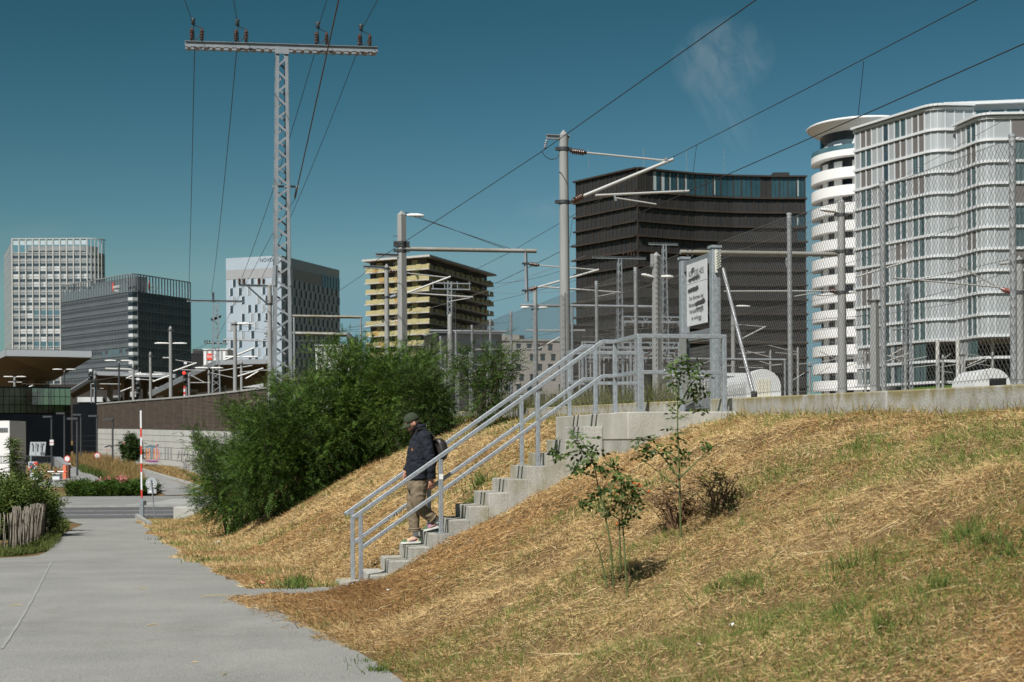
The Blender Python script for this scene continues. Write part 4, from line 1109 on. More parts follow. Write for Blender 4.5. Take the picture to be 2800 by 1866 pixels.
# nearest round mast
t, b, top = mast('nearest tall round concrete mast with white catenary bracket beside the dark brown block', 1541, 356, 44, 24, 31, 16, clamps=(408, 553), rungs=False)
Q1 = b
ibeam(t, (1494, 374), (1557, 377), b, 0.14, m_lat)
insulator(t, onS(1495, 382, b), onS(1489, 408, b), 0.05, m_lat, 4)
MB().pipe([onS(1482, 415, b), onS(1490, 428, b), onS(1506, 437, b), onS(1522, 434, b), onS(1531, 420, b)], 0.012, 5).build('jumper_wire', m_cable, t)
insulator(t, onS(1559, 413, b), onS(1603, 419, b), 0.105, m_ins, 6)
insulator(t, onS(1562, 553, b), onS(1596, 535, b), 0.105, m_ins, 6)
tubepx(t, (1602, 418), (1822, 440), b, 0.032)
tubepx(t, (1594, 537), (1840, 436), b, 0.058)
tubepx(t, (1628, 535), (1884, 523), b, 0.042)
tubepx(t, (1680, 541), (1794, 559), b, 0.026)
MB().beam(onS(1680, 535, b), onS(1684, 550, b), 0.06, 0.06).build('register_clamp', m_lat, t)
MB().beam(onS(1818, 432, b), onS(1822, 446, b), 0.1, 0.1).build('messenger_clamp', m_lat, t)

# second square mast with lamp and long boom
t, b, top = mast('square concrete mast with white lamp and long boom beside the yellow balcony block', 1098, 577, 57, 19, 24, square=True, clamps=(664, 672, 686))
Q2 = b
lamp_head(t, onS(1112, 590, b), SV, 0.72); MB().tube(onS(1103, 588, b), onS(1115, 590, b), 0.03).build('lamp_arm', m_dark, t)
tubepx(t, (1108, 681), (1467, 687), b, 0.085, m_moss, 'boom', 4)
MB().pipe([onS(1437, 690, b), onS(1441, 826, b)], 0.075, 4, smooth=False).build('drop_post', m_lat, t)
for y in (721, 795): MB().beam(onS(1428, y, b), onS(1446, y, b), 0.16, 0.07).build('clamp', m_dark, t)
insulator(t, onS(1446, 722, b), onS(1474, 726, b), 0.10, m_ins); insulator(t, onS(1446, 794, b), onS(1470, 786, b), 0.10, m_ins)
tubepx(t, (1474, 726), (1628, 738), b, 0.028); tubepx(t, (1468, 787), (1637, 738), b, 0.048); tubepx(t, (1482, 785), (1697, 800), b, 0.036); tubepx(t, (1630, 812), (1690, 800), b, 0.02)
ibeam(t, (1027, 697), (1109, 700), b, 0.14, m_lat)
tubepx(t, (1110, 747), (1228, 760), b, 0.024); tubepx(t, (1110, 803), (1232, 757), b, 0.042); tubepx(t, (1112, 801), (1293, 813), b, 0.032); tubepx(t, (1222, 826), (1286, 815), b, 0.018)
for dy in (0, 5): MB().tube(onS(1108, 580 + dy, b), onS(1390 + dy * 3, 684, b), 0.011, n=4).build('stay_wire', m_cable, t)

t, b, top = mast('slim concrete mast half hidden by the square lamp mast, bush at its foot', 1057, 722, 80, 12, 16, clamps=(735, 813))
ibeam(t, (993, 730), (1064, 733), b, 0.16, m_lat)
insulator(t, onS(1064, 741, b), onS(1086, 743, b), 0.12); insulator(t, onS(1064, 815, b), onS(1085, 808, b), 0.12, m_lat)
tubepx(t, (1000, 895), (1087, 878), b, 0.04)

t, b, top = mast('concrete mast with lattice top and wire portal before the yellow balcony block', 1230, 858, 88, 13, 17, clamps=(), rungs=False)
lt = MB()
for dx in (-5, 5): lt.beam(onS(1229 + dx, 862, b), onS(1229 + dx, 770, b), 0.07)
for k in range(7):
    y = 860 - 13 * k; lt.beam(onS(1224 if k % 2 else 1234, y, b), onS(1234 if k % 2 else 1224, y - 13, b), 0.05)
lt.build('lattice_top', m_lat, t)
for y, x0, x1 in ((775, 1183, 1287), (791, 1180, 1286)): tubepx(t, (x0, y), (x1, y + 2), b, 0.05, m_lat, 'portal_bar', 4)
for x in (1183, 1215, 1250, 1283): tubepx(t, (x, 770), (x + 2, 792), b, 0.035, m_lat, 'portal_strut', 4)
ld = MB()
for k in range(20): ld.beam(onS(1238, 800 + 14 * k, b), onS(1245, 800 + 14 * k, b), 0.03)
ld.beam(onS(1238, 790, b), onS(1240, 1085, b), 0.035); ld.beam(onS(1245, 790, b), onS(1247, 1085, b), 0.035); ld.build('ladder', m_dark, t)
tubepx(t, (1174, 905), (1388, 908), b, 0.08, m_lat, 'boom', 4)

t, b, top = mast('concrete mast with twin white lamps standing before the beige apartment house', 1463, 780, 88, 11, 16, clamps=(846,))
tubepx(t, (1423, 835), (1600, 838), b, 0.09, m_lat, 'boom', 4)
lamp_head(t, onS(1450, 842, b), -SV, 0.62); lamp_head(t, onS(1472, 842, b), SV, 0.62)
tubepx(t, (1438, 904), (1600, 904), b, 0.05); tubepx(t, (1470, 955), (1550, 912), b, 0.05); tubepx(t, (1300, 956), (1470, 955), b, 0.04)
insulator(t, onS(1475, 946, b), onS(1494, 938, b), 0.12)

t, b, top = mast('concrete mast with insulator crossbar in front of the pale hotel block', 737, 774, 85, 12, 15, clamps=(832,))
ibeam(t, (652, 780), (742, 783), b, 0.14, m_lat)
MB().beam(onS(676, 782, b), onS(731, 832, b), 0.08).build('brace', m_dark, t)
for x in (655, 667, 709, 721): insulator(t, onS(x, 778, b), onS(x, 762, b), 0.12)
for y in (878, 912): tubepx(t, (722, y), (742, y + 1), b, 0.06, m_lat, 'clamp_bar', 4)

# masts in the station throat, left
def small(label, x, ytop, Z, w, lamps=(), bars=(), cant=None, square=False, group=None, dark=False):
    t, b, top = mast(label, x, ytop, Z, w, w * 1.25, 8, group, square, rungs=False, clamps=(ytop + 12,))
    if dark:
        for c in t.children: c.data.materials[0] = m_dark
    for x0, y, sg in lamps: lamp_head(t, onS(x0, y, b), SV * sg, 1.15 if Z > 90 else 0.7)
    for (x0, y0, x1, y1, r) in bars: tubepx(t, (x0, y0), (x1, y1), b, r, m_tube, 'bracket_tube', 4)
    return t
small('concrete mast with twin white lamps left of the second lattice pylon', 466, 892, 115, 9, [(462, 940, -1), (472, 940, 1)], [(445, 979, 470, 979, .06), (480, 985, 538, 994, .03), (474, 1016, 537, 993, .07), (480, 1011, 560, 1014, .04)])
small('concrete mast with single white lamp before the pale hotel', 642, 876, 98, 10, [(648, 886, 1)], [(610, 929, 735, 933, .05), (615, 985, 695, 952, .07), (650, 1030, 720, 1008, .07), (655, 1018, 735, 1012, .03)])
small('slim concrete mast with twin white lamps before the dark glass block', 411, 962, 135, 7, [(407, 1025, -1), (416, 1025, 1)], [(418, 1044, 465, 1027, .08), (420, 1018, 465, 1022, .05)])
small('weathered concrete mast between the signals and the twin lamp mast', 364, 995, 140, 7, (), [(345, 1035, 386, 1019, .07), (352, 1036, 420, 1040, .05), (330, 1071, 360, 1059, .05)])
small('short concrete mast carrying dark boxes beside the slatted wall end', 260, 1013, 166, 7, (), [(250, 1050, 330, 1051, .06), (248, 1062, 283, 1063, .05)])
small('short concrete mast with single lamp right of the red signal', 660, 985, 105, 7, [(657, 977, -1), (663, 977, 1)], [(600, 1015, 690, 1000, .04), (672, 1036, 720, 1008, .06)])
small('thin concrete mast right behind the red signal', 517, 1019, 125, 6, (), [(522, 1027, 560, 1047, .05), (520, 1047, 575, 1047, .04)])
small('concrete mast standing close to the second lattice pylon', 571, 1012, 128, 6, [(568, 1007, -1), (575, 1007, 1)], [(576, 1020, 640, 1034, .04)])
small('concrete mast at the canopy with twin white lamps above the glass band', 40, 1030, 172, 7, [(36, 1031, -1), (44, 1031, 1)], [(22, 1045, 60, 1046, .06), (50, 1072, 90, 1054, .07), (52, 1066, 100, 1071, .05)])
small('dark lamp post with twin heads before the dark glass block', 325, 988, 145, 5, [(330, 987, 1), (318, 987, -1)], [(288, 1009, 322, 1010, .12), (328, 1010, 360, 1011, .12)], dark=True)
small('dark teal lamp post with twin heads under the big canopy', 176, 1012, 172, 4, [(180, 1011, 1), (170, 1011, -1)], dark=True)
# masts right of the gate
t, b, top = mast('square grey mast with climbing clips and twin white lamps left of the gate', 1795, 690, 61, 19, 22, square=True, rungs=False)
lamp_head(t, onS(1788, 760, b), -SV * 0.98 + Vector((0, 0, 0.2)), 0.58); lamp_head(t, onS(1807, 758, b), SV, 0.58)
for k in range(22): MB().beam(onS(1793, 706 + 14 * k, b) - Vector((0, .15, 0)), onS(1801, 706 + 14 * k, b) - Vector((0, .15, 0)), 0.03, 0.1).build('climbing_clip', m_dark, t)
MB().beam(onS(1783, 695, b), onS(1783, 730, b), 0.12).build('switch_box', m_mast, t)
t, b, top = mast('concrete mast with pale lamp to its left behind the chain-link fence', 2300, 541, 52, 20, 27, 6, rungs=False, clamps=(588, 688, 800))
lamp_head(t, onS(2292, 582, b), -SV + Vector((0, 0, 0.12)), 0.72)
tubepx(t, (1860, 690), (2288, 696), b, 0.085, m_moss, 'boom', 4)
for x in (1880, 1892): MB().beam(onS(x, 682, b), onS(x, 702, b), 0.07).build('clamp', m_dark, t)
insulator(t, onS(2150, 706, b), onS(2152, 735, b), 0.05, m_lat); insulator(t, onS(2268, 795, b), onS(2290, 797, b), 0.09)
tubepx(t, (1980, 797), (2268, 796), b, 0.03); MB().pipe([onS(2224, 800, b), onS(2234, 807, b), onS(2250, 809, b), onS(2345, 800, b)], 0.028, 6).build('bracket_tube', m_tube, t)
tubepx(t, (2172, 811), (2224, 802), b, 0.022)
t, b, top = mast('concrete mast at the fence end by the panelled hotel wing', 2787, 700, 46, 21, 27, rungs=False, clamps=(716, 800))
insulator(t, onS(2775, 801, b), onS(2738, 791, b), 0.09, m_insred)
tubepx(t, (2738, 791), (2620, 726), b, 0.022); tubepx(t, (2730, 786), (2440, 760), b, 0.028); tubepx(t, (2500, 710), (2340, 758), b, 0.035); tubepx(t, (2732, 722), (2775, 718), b, 0.05)
small('slim concrete mast with white lamp seen through the gate frame', 2004, 846, 105, 11, [(2012, 838, 1)], [(2030, 926, 2094, 893, .05), (2018, 888, 2092, 894, .03), (2010, 985, 2150, 985, .07)])
small('pale concrete mast right of the cream ribbed shed', 2214, 990, 120, 6, (), [(2230, 1026, 2270, 1002, .04), (2160, 1045, 2200, 1020, .03)])
small('brown weathered mast with cable loops before the panelled hotel', 2391, 812, 75, 19, (), [(2430, 975, 2470, 952, .03), (2420, 990, 2490, 965, .03)], square=True)
small('slim mast at the lawn below the panelled hotel', 2578, 970, 120, 7, (), [(2500, 1005, 2560, 998, .03)])
small('pale short mast with bracket below the hotel wing', 2631, 960, 100, 9, (), [(2645, 1000, 2696, 977, .04), (2645, 968, 2696, 977, .02), (2650, 992, 2715, 1002, .02)])
small('far short mast below the hotel wing', 2714, 962, 140, 6)
small('thin far mast below the hotel corner', 2562, 992, 150, 5)
small('thin grey mast behind the stair landing rails', 1640, 930, 120, 7, (), [(1560, 985, 1600, 980, .03)])
small('thin weathered mast with boxes behind the landing', 1735, 980, 110, 7)

# ------------------------------------------------------------------ lattice pylons
def pylon(label, x, ytop, ybot, Z, wt, wb, nseg, arms, z_base, leg=0.075):
    top = P(x, ytop, Z); base = Vector((P(x, ybot, Z).x, Z, z_base)); bot = P(x, ybot, Z)
    t = thing('lattice_pylon', label, 'pylon', base)
    ht, hb = wt / 2 / F * Z * 0.93, wb / 2 / F * Z * 0.93
    kz = (bot.z - base.z) / (top.z - bot.z); hb2 = hb + (hb - ht) * kz
    rot = [SV, LV]
    def corner(i, z):
        k = (z - base.z) / (top.z - base.z); h = hb2 + (ht - hb2) * k; c = base.lerp(top, k)
        sx, sy = ((-1, -1), (1, -1), (1, 1), (-1, 1))[i]; v = c + SV * (h * sx) + LV * (h * sy); return Vector((v.x, v.y, z))
    for i in range(4):
        a, b_ = corner(i, base.z), corner(i, top.z); mb = MB()
        sx, sy = ((-1, -1), (1, -1), (1, 1), (-1, 1))[i]
        off = leg * 0.42
        mb.beam(a - SV * sx * off, b_ - SV * sx * off, leg * 1.0, leg * 0.16, LV) ; mb.beam(a - LV * sy * off, b_ - LV * sy * off, leg * 0.16, leg * 1.0, LV)
        mb.build('leg', m_lat, t)
    zs = np.linspace(base.z, top.z - 0.25, nseg + 1)
    for f in range(4):
        i, j = f, (f + 1) % 4
        for k in range(nseg):
            a, b_ = (i, j) if (k + f) % 2 else (j, i)
            MB().beam(corner(a, zs[k] + 0.03), corner(b_, zs[k + 1] - 0.03), leg * 0.55, leg * 0.14, (corner(a, zs[k]) - corner(b_, zs[k])).cross(Vector((0, 0, 1)))).build('brace', m_lat, t)
    return t, base, top, corner
t, b, top, cor = pylon('tall steel lattice pylon with four pairs of insulators on its crossarm', 770, 141, 1066, 60, 35, 55, 34, (), -0.6, 0.15)
Qp = b
pa, pb = onS(506, 124, Qp), onS(1031, 140, Qp)
pm = (pa + pb) / 2
for dl in (-0.22, 0.22):
    mb = MB(); a, c = pa + LV * dl, pb + LV * dl
    for dz in (0.105, -0.105): mb.beam(a + Vector((0, 0, dz)), c + Vector((0, 0, dz)), 0.14, 0.02)
    mb.beam(a, c, 0.02, 0.19); mb.build('crossarm_beam', m_lat, t)
for k in range(24):
    c = pa.lerp(pb, (k + 0.5) / 24); MB().beam(c - LV * 0.30 + Vector((0, 0, -0.13)), c + LV * 0.30 + Vector((0, 0, -0.13)), 0.14, 0.03).build('crossarm_batten', m_lat, t)
MB().beam(P(770, 143, 60) - SV * 0.28 - LV * .3, P(770, 143, 60) + SV * 0.28 - LV * .3, 0.03, 0.3).build('gusset_plate', m_lat, t)
for (xa, ya, xb) in ((524, 112, 552), (645, 115, 673), (865, 122, 893), (983, 128, 1011)):
    insulator(t, onS(xa, ya, Qp), onS(xa, ya - 34, Qp), 0.10, m_ins, 6); insulator(t, onS(xb, ya + 1, Qp), onS(xb, ya - 33, Qp), 0.10, m_ins, 6)
    mb = MB().tube(onS(xb, ya - 34, Qp), onS(xa + 5, ya - 44, Qp), 0.02, n=5); mb.tube(onS(xa + 5, ya - 44, Qp), onS(xa + 7, ya, Qp), 0.02, n=5); mb.tube(onS(xa + 8, ya, Qp), onS(xb - 4, ya - 16, Qp), 0.02, n=5)
    mb.build('jumper_wire', m_cable, t)
    MB().lathe(onS(xa + 4, ya - 50, Qp), [(0.03, -0.1), (0.1, -0.05), (0.06, 0.05), (0.11, 0.12), (0.03, 0.2)], 6).build('wire_clamp', m_dark, t)
MB().beam(onS(745, 510, Qp), onS(817, 511, Qp), 0.08).build('side_bracket', m_lat, t)
insulator(t, onS(812, 512, Qp), onS(806, 545, Qp), 0.06, m_dark, 5)
sp = MB()
for dl in (-1, 1):
    for ds in (-1, 1):
        c = P(772, 755, 60); h = 0.30
        sp.beam(c + SV * (h + .02) * ds + LV * (h + .02) * dl - Vector((0, 0, .45)), c + SV * (h - .01) * ds + LV * (h - .01) * dl + Vector((0, 0, .4)), 0.15, 0.15)
sp.build('splice_plate', m_lat, t)
t2, b2, top2, _ = pylon('second lattice pylon with thin crossbar in front of the pale hotel corner', 590, 830, 1055, 148, 14, 24, 20, (), ZB, 0.13)
ibeam(t2, (511, 823), (666, 825), b2, 0.22, m_lat)
MB().beam(onS(583, 800, b2), onS(583, 826, b2), 0.22).build('top_spike', m_dark, t2)
MB().prism([onS(575, 872, b2), onS(606, 862, b2), onS(604, 868, b2), onS(580, 878, b2)], LV * 0.5).build('dark_hood', m_dark, t2)
for x in (560, 566, 573, 612, 617): insulator(t2, onS(x, 938, b2), onS(x, 930, b2), 0.08)
tubepx(t2, (560, 938), (622, 940), b2, 0.08, m_lat, 'cross_bar', 4)
t3, b3, top3, _ = pylon('far lattice pylon with long crossarm in front of the dark brown block', 1694, 708, 1000, 185, 11, 21, 22, (), ZB, 0.15)
ibeam(t3, (1620, 704), (1766, 707), b3, 0.28, m_lat)
for x in (1652, 1660, 1668, 1705, 1718, 1726, 1734): insulator(t3, onS(x, 700, b3), onS(x, 692, b3), 0.1, m_ins, 3)
t4, b4, top4, _ = pylon('far lattice pylon with short crossarm beside the square clip mast', 1816, 669, 1000, 160, 11, 24, 24, (), ZB, 0.15)
ibeam(t4, (1774, 667), (1854, 669), b4, 0.24, m_lat)
t5, b5, top5, _ = pylon('far lattice pylon in front of the panelled hotel', 2480, 785, 1050, 130, 12, 24, 20, (), ZB, 0.13)
tubepx(t5, (2440, 902), (2500, 898), b5, 0.08, m_lat, 'cross_bar', 4)

# ------------------------------------------------------------------ overhead wires
def wire(label, pts, r, m=m_cable, group=None, sag=0.0):
    ps = [Vector(p) for p in pts]; out = []
    for a, b in zip(ps[:-1], ps[1:]):
        for k in range(8):
            q = k / 8; c = a.lerp(b, q); c.z -= sag * 4 * q * (1 - q); out.append(c)
    out.append(ps[-1]); o = MB().pipe(out, r, 4).build('overhead_wire', m); return tag(o, label, 'wire', group)
def ext(a, b, k): a, b = Vector(a), Vector(b); return b + (b - a) * k
q = P(1487, 411, 44.2); c0 = onL(2067, 0, q)
wire('thick return wire passing the short top bracket of the nearest round mast', [ext(q, c0, 0.25), c0, q, P(1030, 712, 57), P(992, 752, 80), P(797, 884, 112), P(700, 950, 135)], 0.0145)
q = onS(1824, 438, Q1); c0 = onL(2672, 0, q)
wire('carrier wire over the tip of the white bracket on the nearest round mast', [ext(q, c0, 0.2), c0, onL(2200, 246, q), q, onL(1745, 487, q), onL(1552, 598, q), onL(1395, 690, q), onL(1285, 745, q)], 0.0115)
q2_ = q
q = onS(1884, 524, Q1); c0 = onL(2800, 120, q)
wire('contact wire below the carrier wire, running over the panelled hotel', [ext(q, c0, 0.25), c0, onL(2346, 321, q), q, onL(1722, 594, q), onL(1555, 677, q), onL(1425, 742, q), onL(1355, 775, q)], 0.0135)
wire('thin dropper wire between carrier and contact wire over the panelled hotel', [onL(2362, 167, q2_), onL(2346, 320, q)], 0.007)
wire('thin dropper wire right of the white bracket tip', [onL(1905, 397, q2_), onL(1889, 521, q)], 0.007)
wire('thin dropper wire left of the nearest round mast', [onL(1567, 590, q2_), onL(1555, 676, q)], 0.007)
# pylon wires
q = [onS(528, 66, Qp), onS(650, 70, Qp), onS(870, 76, Qp), onS(988, 83, Qp)]
tops = [(505, 0), (639, 0), (894, 0), (1033, 0)]
far = [P(515, 822, 148), P(578, 800, 148), P(661, 762, 85), P(715, 762, 85)]
labs = ['line wire on the outer insulators at the dark-glass-block end of the tall pylon', 'line wire on the tall pylon insulators leading to the second pylon top',
        'line wire on the inner tall pylon insulators beside the thick brown wire', 'line wire on the tall pylon crossarm end beyond the thick brown wire']
for a, tp, fr, lb in zip(q, tops, far, labs):
    c0 = P(*tp, (a.z - EYE) * F / (HY - 0.0)); wire(lb, [ext(a, c0, 2.0), c0, a], 0.014)
low = [onS(532, 135, Qp), onS(647, 140, Qp), onS(860, 148, Qp), onS(973, 152, Qp)]
for a, fr, lb, sg in zip(low, far, labs, (0.9, 0.9, 0.4, 0.4)): wire(lb.replace('line wire', 'far span hanging'), [a, fr], 0.014 if fr.y < 100 else 0.018, sag=sg)
a = onS(806, 545, Qp); c0 = onL(926, 0, a)
wire('thick brown wire crossing in front of the tall pylon crossarm', [ext(a, c0, 0.4), c0, a], 0.022, mat('brown_cable', (0.10, 0.06, 0.035), 0.6)); wire('thin wire from the side bracket of the tall pylon down past the hotel', [a, P(745, 640, 72), P(590, 930, 120)], 0.013)
WG = 'thin distant wires over the tracks'
rw = random.Random(9)
for k, (x0, y0, z0, x1, y1, z1, r) in enumerate([(960, 895, 90, 1600, 700, 70, .010), (930, 900, 90, 1600, 760, 80, .010), (1350, 775, 90, 1640, 700, 60, .009), (1350, 800, 100, 1700, 770, 80, .010), (1000, 985, 120, 1560, 900, 90, .011), (800, 905, 120, 1400, 880, 100, .012),
      (1560, 830, 90, 2020, 690, 60, .010), (1600, 880, 100, 1880, 760, 70, .010), (1560, 900, 110, 2400, 860, 90, .014), (1590, 920, 110, 2600, 930, 110, .014), (1700, 940, 120, 2420, 880, 90, .012), (2030, 780, 80, 2620, 620, 48, .009), (2000, 690, 70, 2760, 320, 30, .006), (2300, 850, 90, 2800, 730, 50, .010),
      (2250, 870, 100, 2800, 790, 60, .010), (520, 960, 150, 650, 930, 130, .014), (400, 990, 170, 580, 935, 148, .018), (280, 1030, 180, 460, 980, 120, .014), (60, 1050, 180, 330, 1030, 150, .014), (620, 880, 120, 830, 905, 120, .012), (620, 905, 120, 1090, 890, 110, .012), (620, 925, 120, 1050, 920, 110, .012)]):
    wire('thin distant wire crossing the railway yard in front of the buildings', [P(x0, y0, z0), P(x1, y1, z1)], r, m_cable if k % 3 else m_cable2, WG, sag=0.3)
# portal booms across the yard
for k, (lb, x0, x1, y, Z, r) in enumerate([('pale portal boom in front of the hotel right face', 800, 990, 865, 95, 0.10), ('mossy portal boom ending in curved hood left of the yellow block', 800, 960, 913, 110, 0.16), ('long galvanised boom behind the stair handrails before the dark block', 1560, 1790, 837, 75, 0.085), ('pale boom low behind the gate', 1880, 2150, 982, 90, 0.08)]):
    t = thing('portal_boom', lb, 'boom', (P(x0, y, Z).x, Z, ZB)); MB().pipe([P(x0, y, Z), P(x1, y + 3, Z)], r, 4, smooth=False).build('boom', m_moss if k < 2 else m_lat, t)
    for x in (x0 + 4, x1 - 4): MB().tube(Vector((P(x, y, Z).x, Z, ZB)), P(x, y, Z), 0.07, n=6).build('post', m_lat, t)
    if k == 1: MB().pipe([P(950, 913, 110), P(958, 925, 110), P(962, 945, 110)], [0.2, 0.3, 0.3], 6).build('hood', m_dark, t); MB().box((P(955, 930, 110).x, 109.5, P(955, 1000, 110).z), (P(978, 930, 110).x, 110.5, P(955, 925, 110).z)).build('signal_box', m_dark, t)
# insulators, steady arms and boxes crowded in the yard: a lattice of portals behind the landing
rk = random.Random(21)
for k in range(9):
    x = 1590 + 32 * k + rk.uniform(-8, 8); Z = rk.uniform(95, 150); yt = rk.uniform(925, 985)
    t, b, top = mast(['thin yard mast with slanting arms behind the landing railing', 'thin yard mast with slanting arms behind the landing railing'][0], x, yt, Z, 5.5, 7, 6, 'yard masts behind the landing', rungs=False)
    for j in range(3):
        x1 = x + rk.choice((-1, 1)) * rk.uniform(25, 70); y0 = yt + rk.uniform(5, 60); y1 = y0 - rk.uniform(-6, 28)
        tubepx(t, (x, y0), (x1, y1), b, 0.035, m_tube if rk.random() < .7 else m_lat, 'slanting_arm', 4)
        insulator(t, onS(x + (x1 - x) * .08, y0 + (y1 - y0) * .08, b), onS(x + (x1 - x) * .25, y0 + (y1 - y0) * .25, b), 0.12, m_ins, 3)
for k in range(6):
    x = 1175 + 38 * k + rk.uniform(-8, 8); Z = rk.uniform(100, 150); yt = rk.uniform(935, 990)
    t, b, top = mast('thin yard mast with slanting arms seen through the fence before the dark podium', x, yt, Z, 5.5, 7, 6, 'yard masts before the dark podium', rungs=False)
    for j in range(3):
        x1 = x + rk.choice((-1, 1)) * rk.uniform(30, 90); y0 = yt + rk.uniform(5, 60); y1 = y0 - rk.uniform(-6, 28)
        tubepx(t, (x, y0), (x1, y1), b, 0.045, m_tube if rk.random() < .7 else m_lat, 'slanting_arm', 4)

# switching gantries with rows of insulators behind the landing
for k, (lb, x0, x1, y, Z) in enumerate([('switch gantry with hanging insulators nearest behind the landing railing', 1590, 1860, 950, 92), ('switch gantry with hanging insulators further behind the landing railing', 1600, 1880, 978, 120), ('tall switch gantry beside the square clip mast', 1700, 1880, 880, 104)]):
    t = thing('switch_gantry', lb, 'gantry', (P(x0, y, Z).x, Z, ZB)); MB().beam(P(x0, y, Z), P(x1, y + 2, Z), 0.14, 0.16).build('boom', m_lat, t); MB().beam(P(x0, y - 14, Z + 1), P(x1, y - 12, Z + 1), 0.1, 0.1).build('boom', m_lat, t)
    n = 11
    for j in range(n):
        x = x0 + (x1 - x0) * (j + .5) / n; insulator(t, P(x, y + 2, Z), P(x + 1, y + 16, Z), 0.11, m_ins if j % 3 else m_lat, 4); MB().tube(P(x + 1, y + 16, Z), P(x + rk.uniform(-14, 14), y + rk.uniform(30, 50), Z), 0.025, n=4).build('jumper_wire', m_dark, t)
        MB().beam(P(x, y - 13, Z + .5), P(x + 9 * (1 if j % 2 else -1), y, Z + .2), 0.05).build('strut', m_lat, t)
    for x in (x0 + 3, (x0 + x1) / 2, x1 - 3): MB().tube(Vector((P(x, y, Z).x, Z, ZB)), P(x, y - 14, Z), 0.11, n=6).build('post', m_lat, t)
for k in range(16):
    x0 = rk.uniform(1570, 1800); x1 = x0 + rk.uniform(120, 420); y0 = rk.uniform(860, 1010); wire('thin distant wire crossing the railway yard in front of the buildings', [P(x0, y0, rk.uniform(90, 140)), P(x1, y0 + rk.uniform(-50, 30), rk.uniform(80, 120))], 0.011, m_cable if k % 2 else m_cable2, WG, sag=.2)
for k in range(9):
    x = 1915 + 92 * k + rk.uniform(-20, 20); Z = rk.uniform(85, 140); yt = rk.uniform(945, 1000)
    t, b, top = mast('thin yard mast with slanting arms behind the fence before the panelled hotel', x, yt, Z, 6, 8, 6, 'yard masts behind the near fence', rungs=False)
    for j in range(3):
        x1 = x + rk.choice((-1, 1)) * rk.uniform(30, 80); y0 = yt + rk.uniform(5, 50); tubepx(t, (x, y0), (x1, y0 - rk.uniform(-8, 30)), b, 0.035, m_tube, 'slanting_arm', 4)

# ribbed rounded sheds beside the tracks
m_rib = mat('ribbed_white_sheet', (0.66, 0.67, 0.67), 0.5, 0.2); m_cream = mat('cream_panel', (0.62, 0.60, 0.50), 0.6)
def shed(label, x0, x1, yt, yb, Z, depth, cream):
    a, b = P(x0, yb, Z), P(x1, yt, Z); t = thing('ribbed_shed', label, 'shed', (a.x, Z, ZB)); w = b.x - a.x; h = b.z - ZB; r = h * 0.28
    prof = [(0, 0)] + [(r - r * math.cos(q), h - r + r * math.sin(q)) for q in np.linspace(0, R(90), 6)] + [(w - r + r * math.sin(q), h - r + r * math.cos(q)) for q in np.linspace(0, R(90), 6)] + [(w, 0)]
    n = 30
    for k in range(n):
        s = 1.0 if k % 2 else 0.985
        y0 = Z + depth * k / n; MB().prism([Vector((a.x + w / 2 + (px_ - w / 2) * s, y0, ZB + pz * s)) for px_, pz in prof], (0, depth / n, 0)).build('rib', m_rib, t)
    if cream:
        for k in range(4): MB().box((a.x + r * .6 + (w - 1.2 * r) * k / 4 + .01, Z - 0.03, ZB), (a.x + r * .6 + (w - 1.2 * r) * (k + 1) / 4 - .01, Z + 0.001, ZB + h - r * 0.6)).build('front_panel', m_cream, t)
    return t
shed('cream fronted rounded shed with ribbed white roof behind the fence', 2040, 2136, 1008, 1090, 62, 9, True)
t = shed('small ribbed arch hood at the lawn behind the fence', 2662, 2765, 1007, 1060, 60, 3, False)
MB().box((P(2705, 1030, 60).x, 59.95, ZB), (P(2750, 1030, 60).x, 60.0, P(2705, 1035, 60).z)).build('dark_opening', m_panel2, t)
t = thing('ribbed_shed', 'long white ribbed wagon body behind the gate and landing rails', 'shed', P(1835, 1085, 70))
za, zc = P(1835, 1090, 70).z, P(1835, 1030, 70).z
MB().box((P(1835, 1085, 70).x, 70, ZB), (P(2035, 1085, 70).x, 74, zc)).build('body', m_rib, t)
for k in range(24): x = P(1838 + 8.2 * k, 1085, 70).x; MB().box((x, 69.94, ZB), (x + 0.07, 70, zc - 0.05)).build('rib', m_st2, t)
MB().box((P(1835, 1085, 70).x - .1, 69.9, zc), (P(2035, 1085, 70).x, 74, zc + 0.15)).build('roof_edge', m_rib, t)
# ------------------------------------------------------------------ slatted wall by the ramp
m_slat = mat('brown_wood_slat', (0.085, 0.066, 0.052), 0.8, c2=(0.14, 0.105, 0.08), scale=1.5, stretch=(0.3, 0.3, 8))
m_slatb = mat('dark_slat_backing', (0.02, 0.018, 0.016), 0.9)
m_cwall = mat('pale_wall_concrete', (0.47, 0.465, 0.43), 0.9, c2=(0.40, 0.395, 0.365), scale=0.8, stretch=(1, 1, 0.5))
wp = [Vector((x, y, 0)) for x, y in WALLP]
ztop_s = [P(735, 1060, 90).z, P(597, 1077, 101).z, P(506, 1086, 108.7).z, P(380, 1096, 127).z, P(267, 1105, 149).z]
zbot_s = [P(735, 1184, 90).z, P(597, 1178, 101).z, P(506, 1176, 108.7).z, P(380, 1173, 127).z, P(267, 1172, 149).z]
sw = thing('slatted_wall', 'long brown slatted screen above a pale graffitied concrete wall beside the ramp', 'wall', wp[2] + Vector((0, 0, -1)))
NS = 4
def wallpt(q):   # q in 0..4
    i = min(int(q), NS - 1); f = q - i; return wp[i].lerp(wp[i + 1], f), ztop_s[i] + (ztop_s[i + 1] - ztop_s[i]) * f, zbot_s[i] + (zbot_s[i + 1] - zbot_s[i]) * f
nw = Vector((-0.905, -0.425, 0))
npan = 22
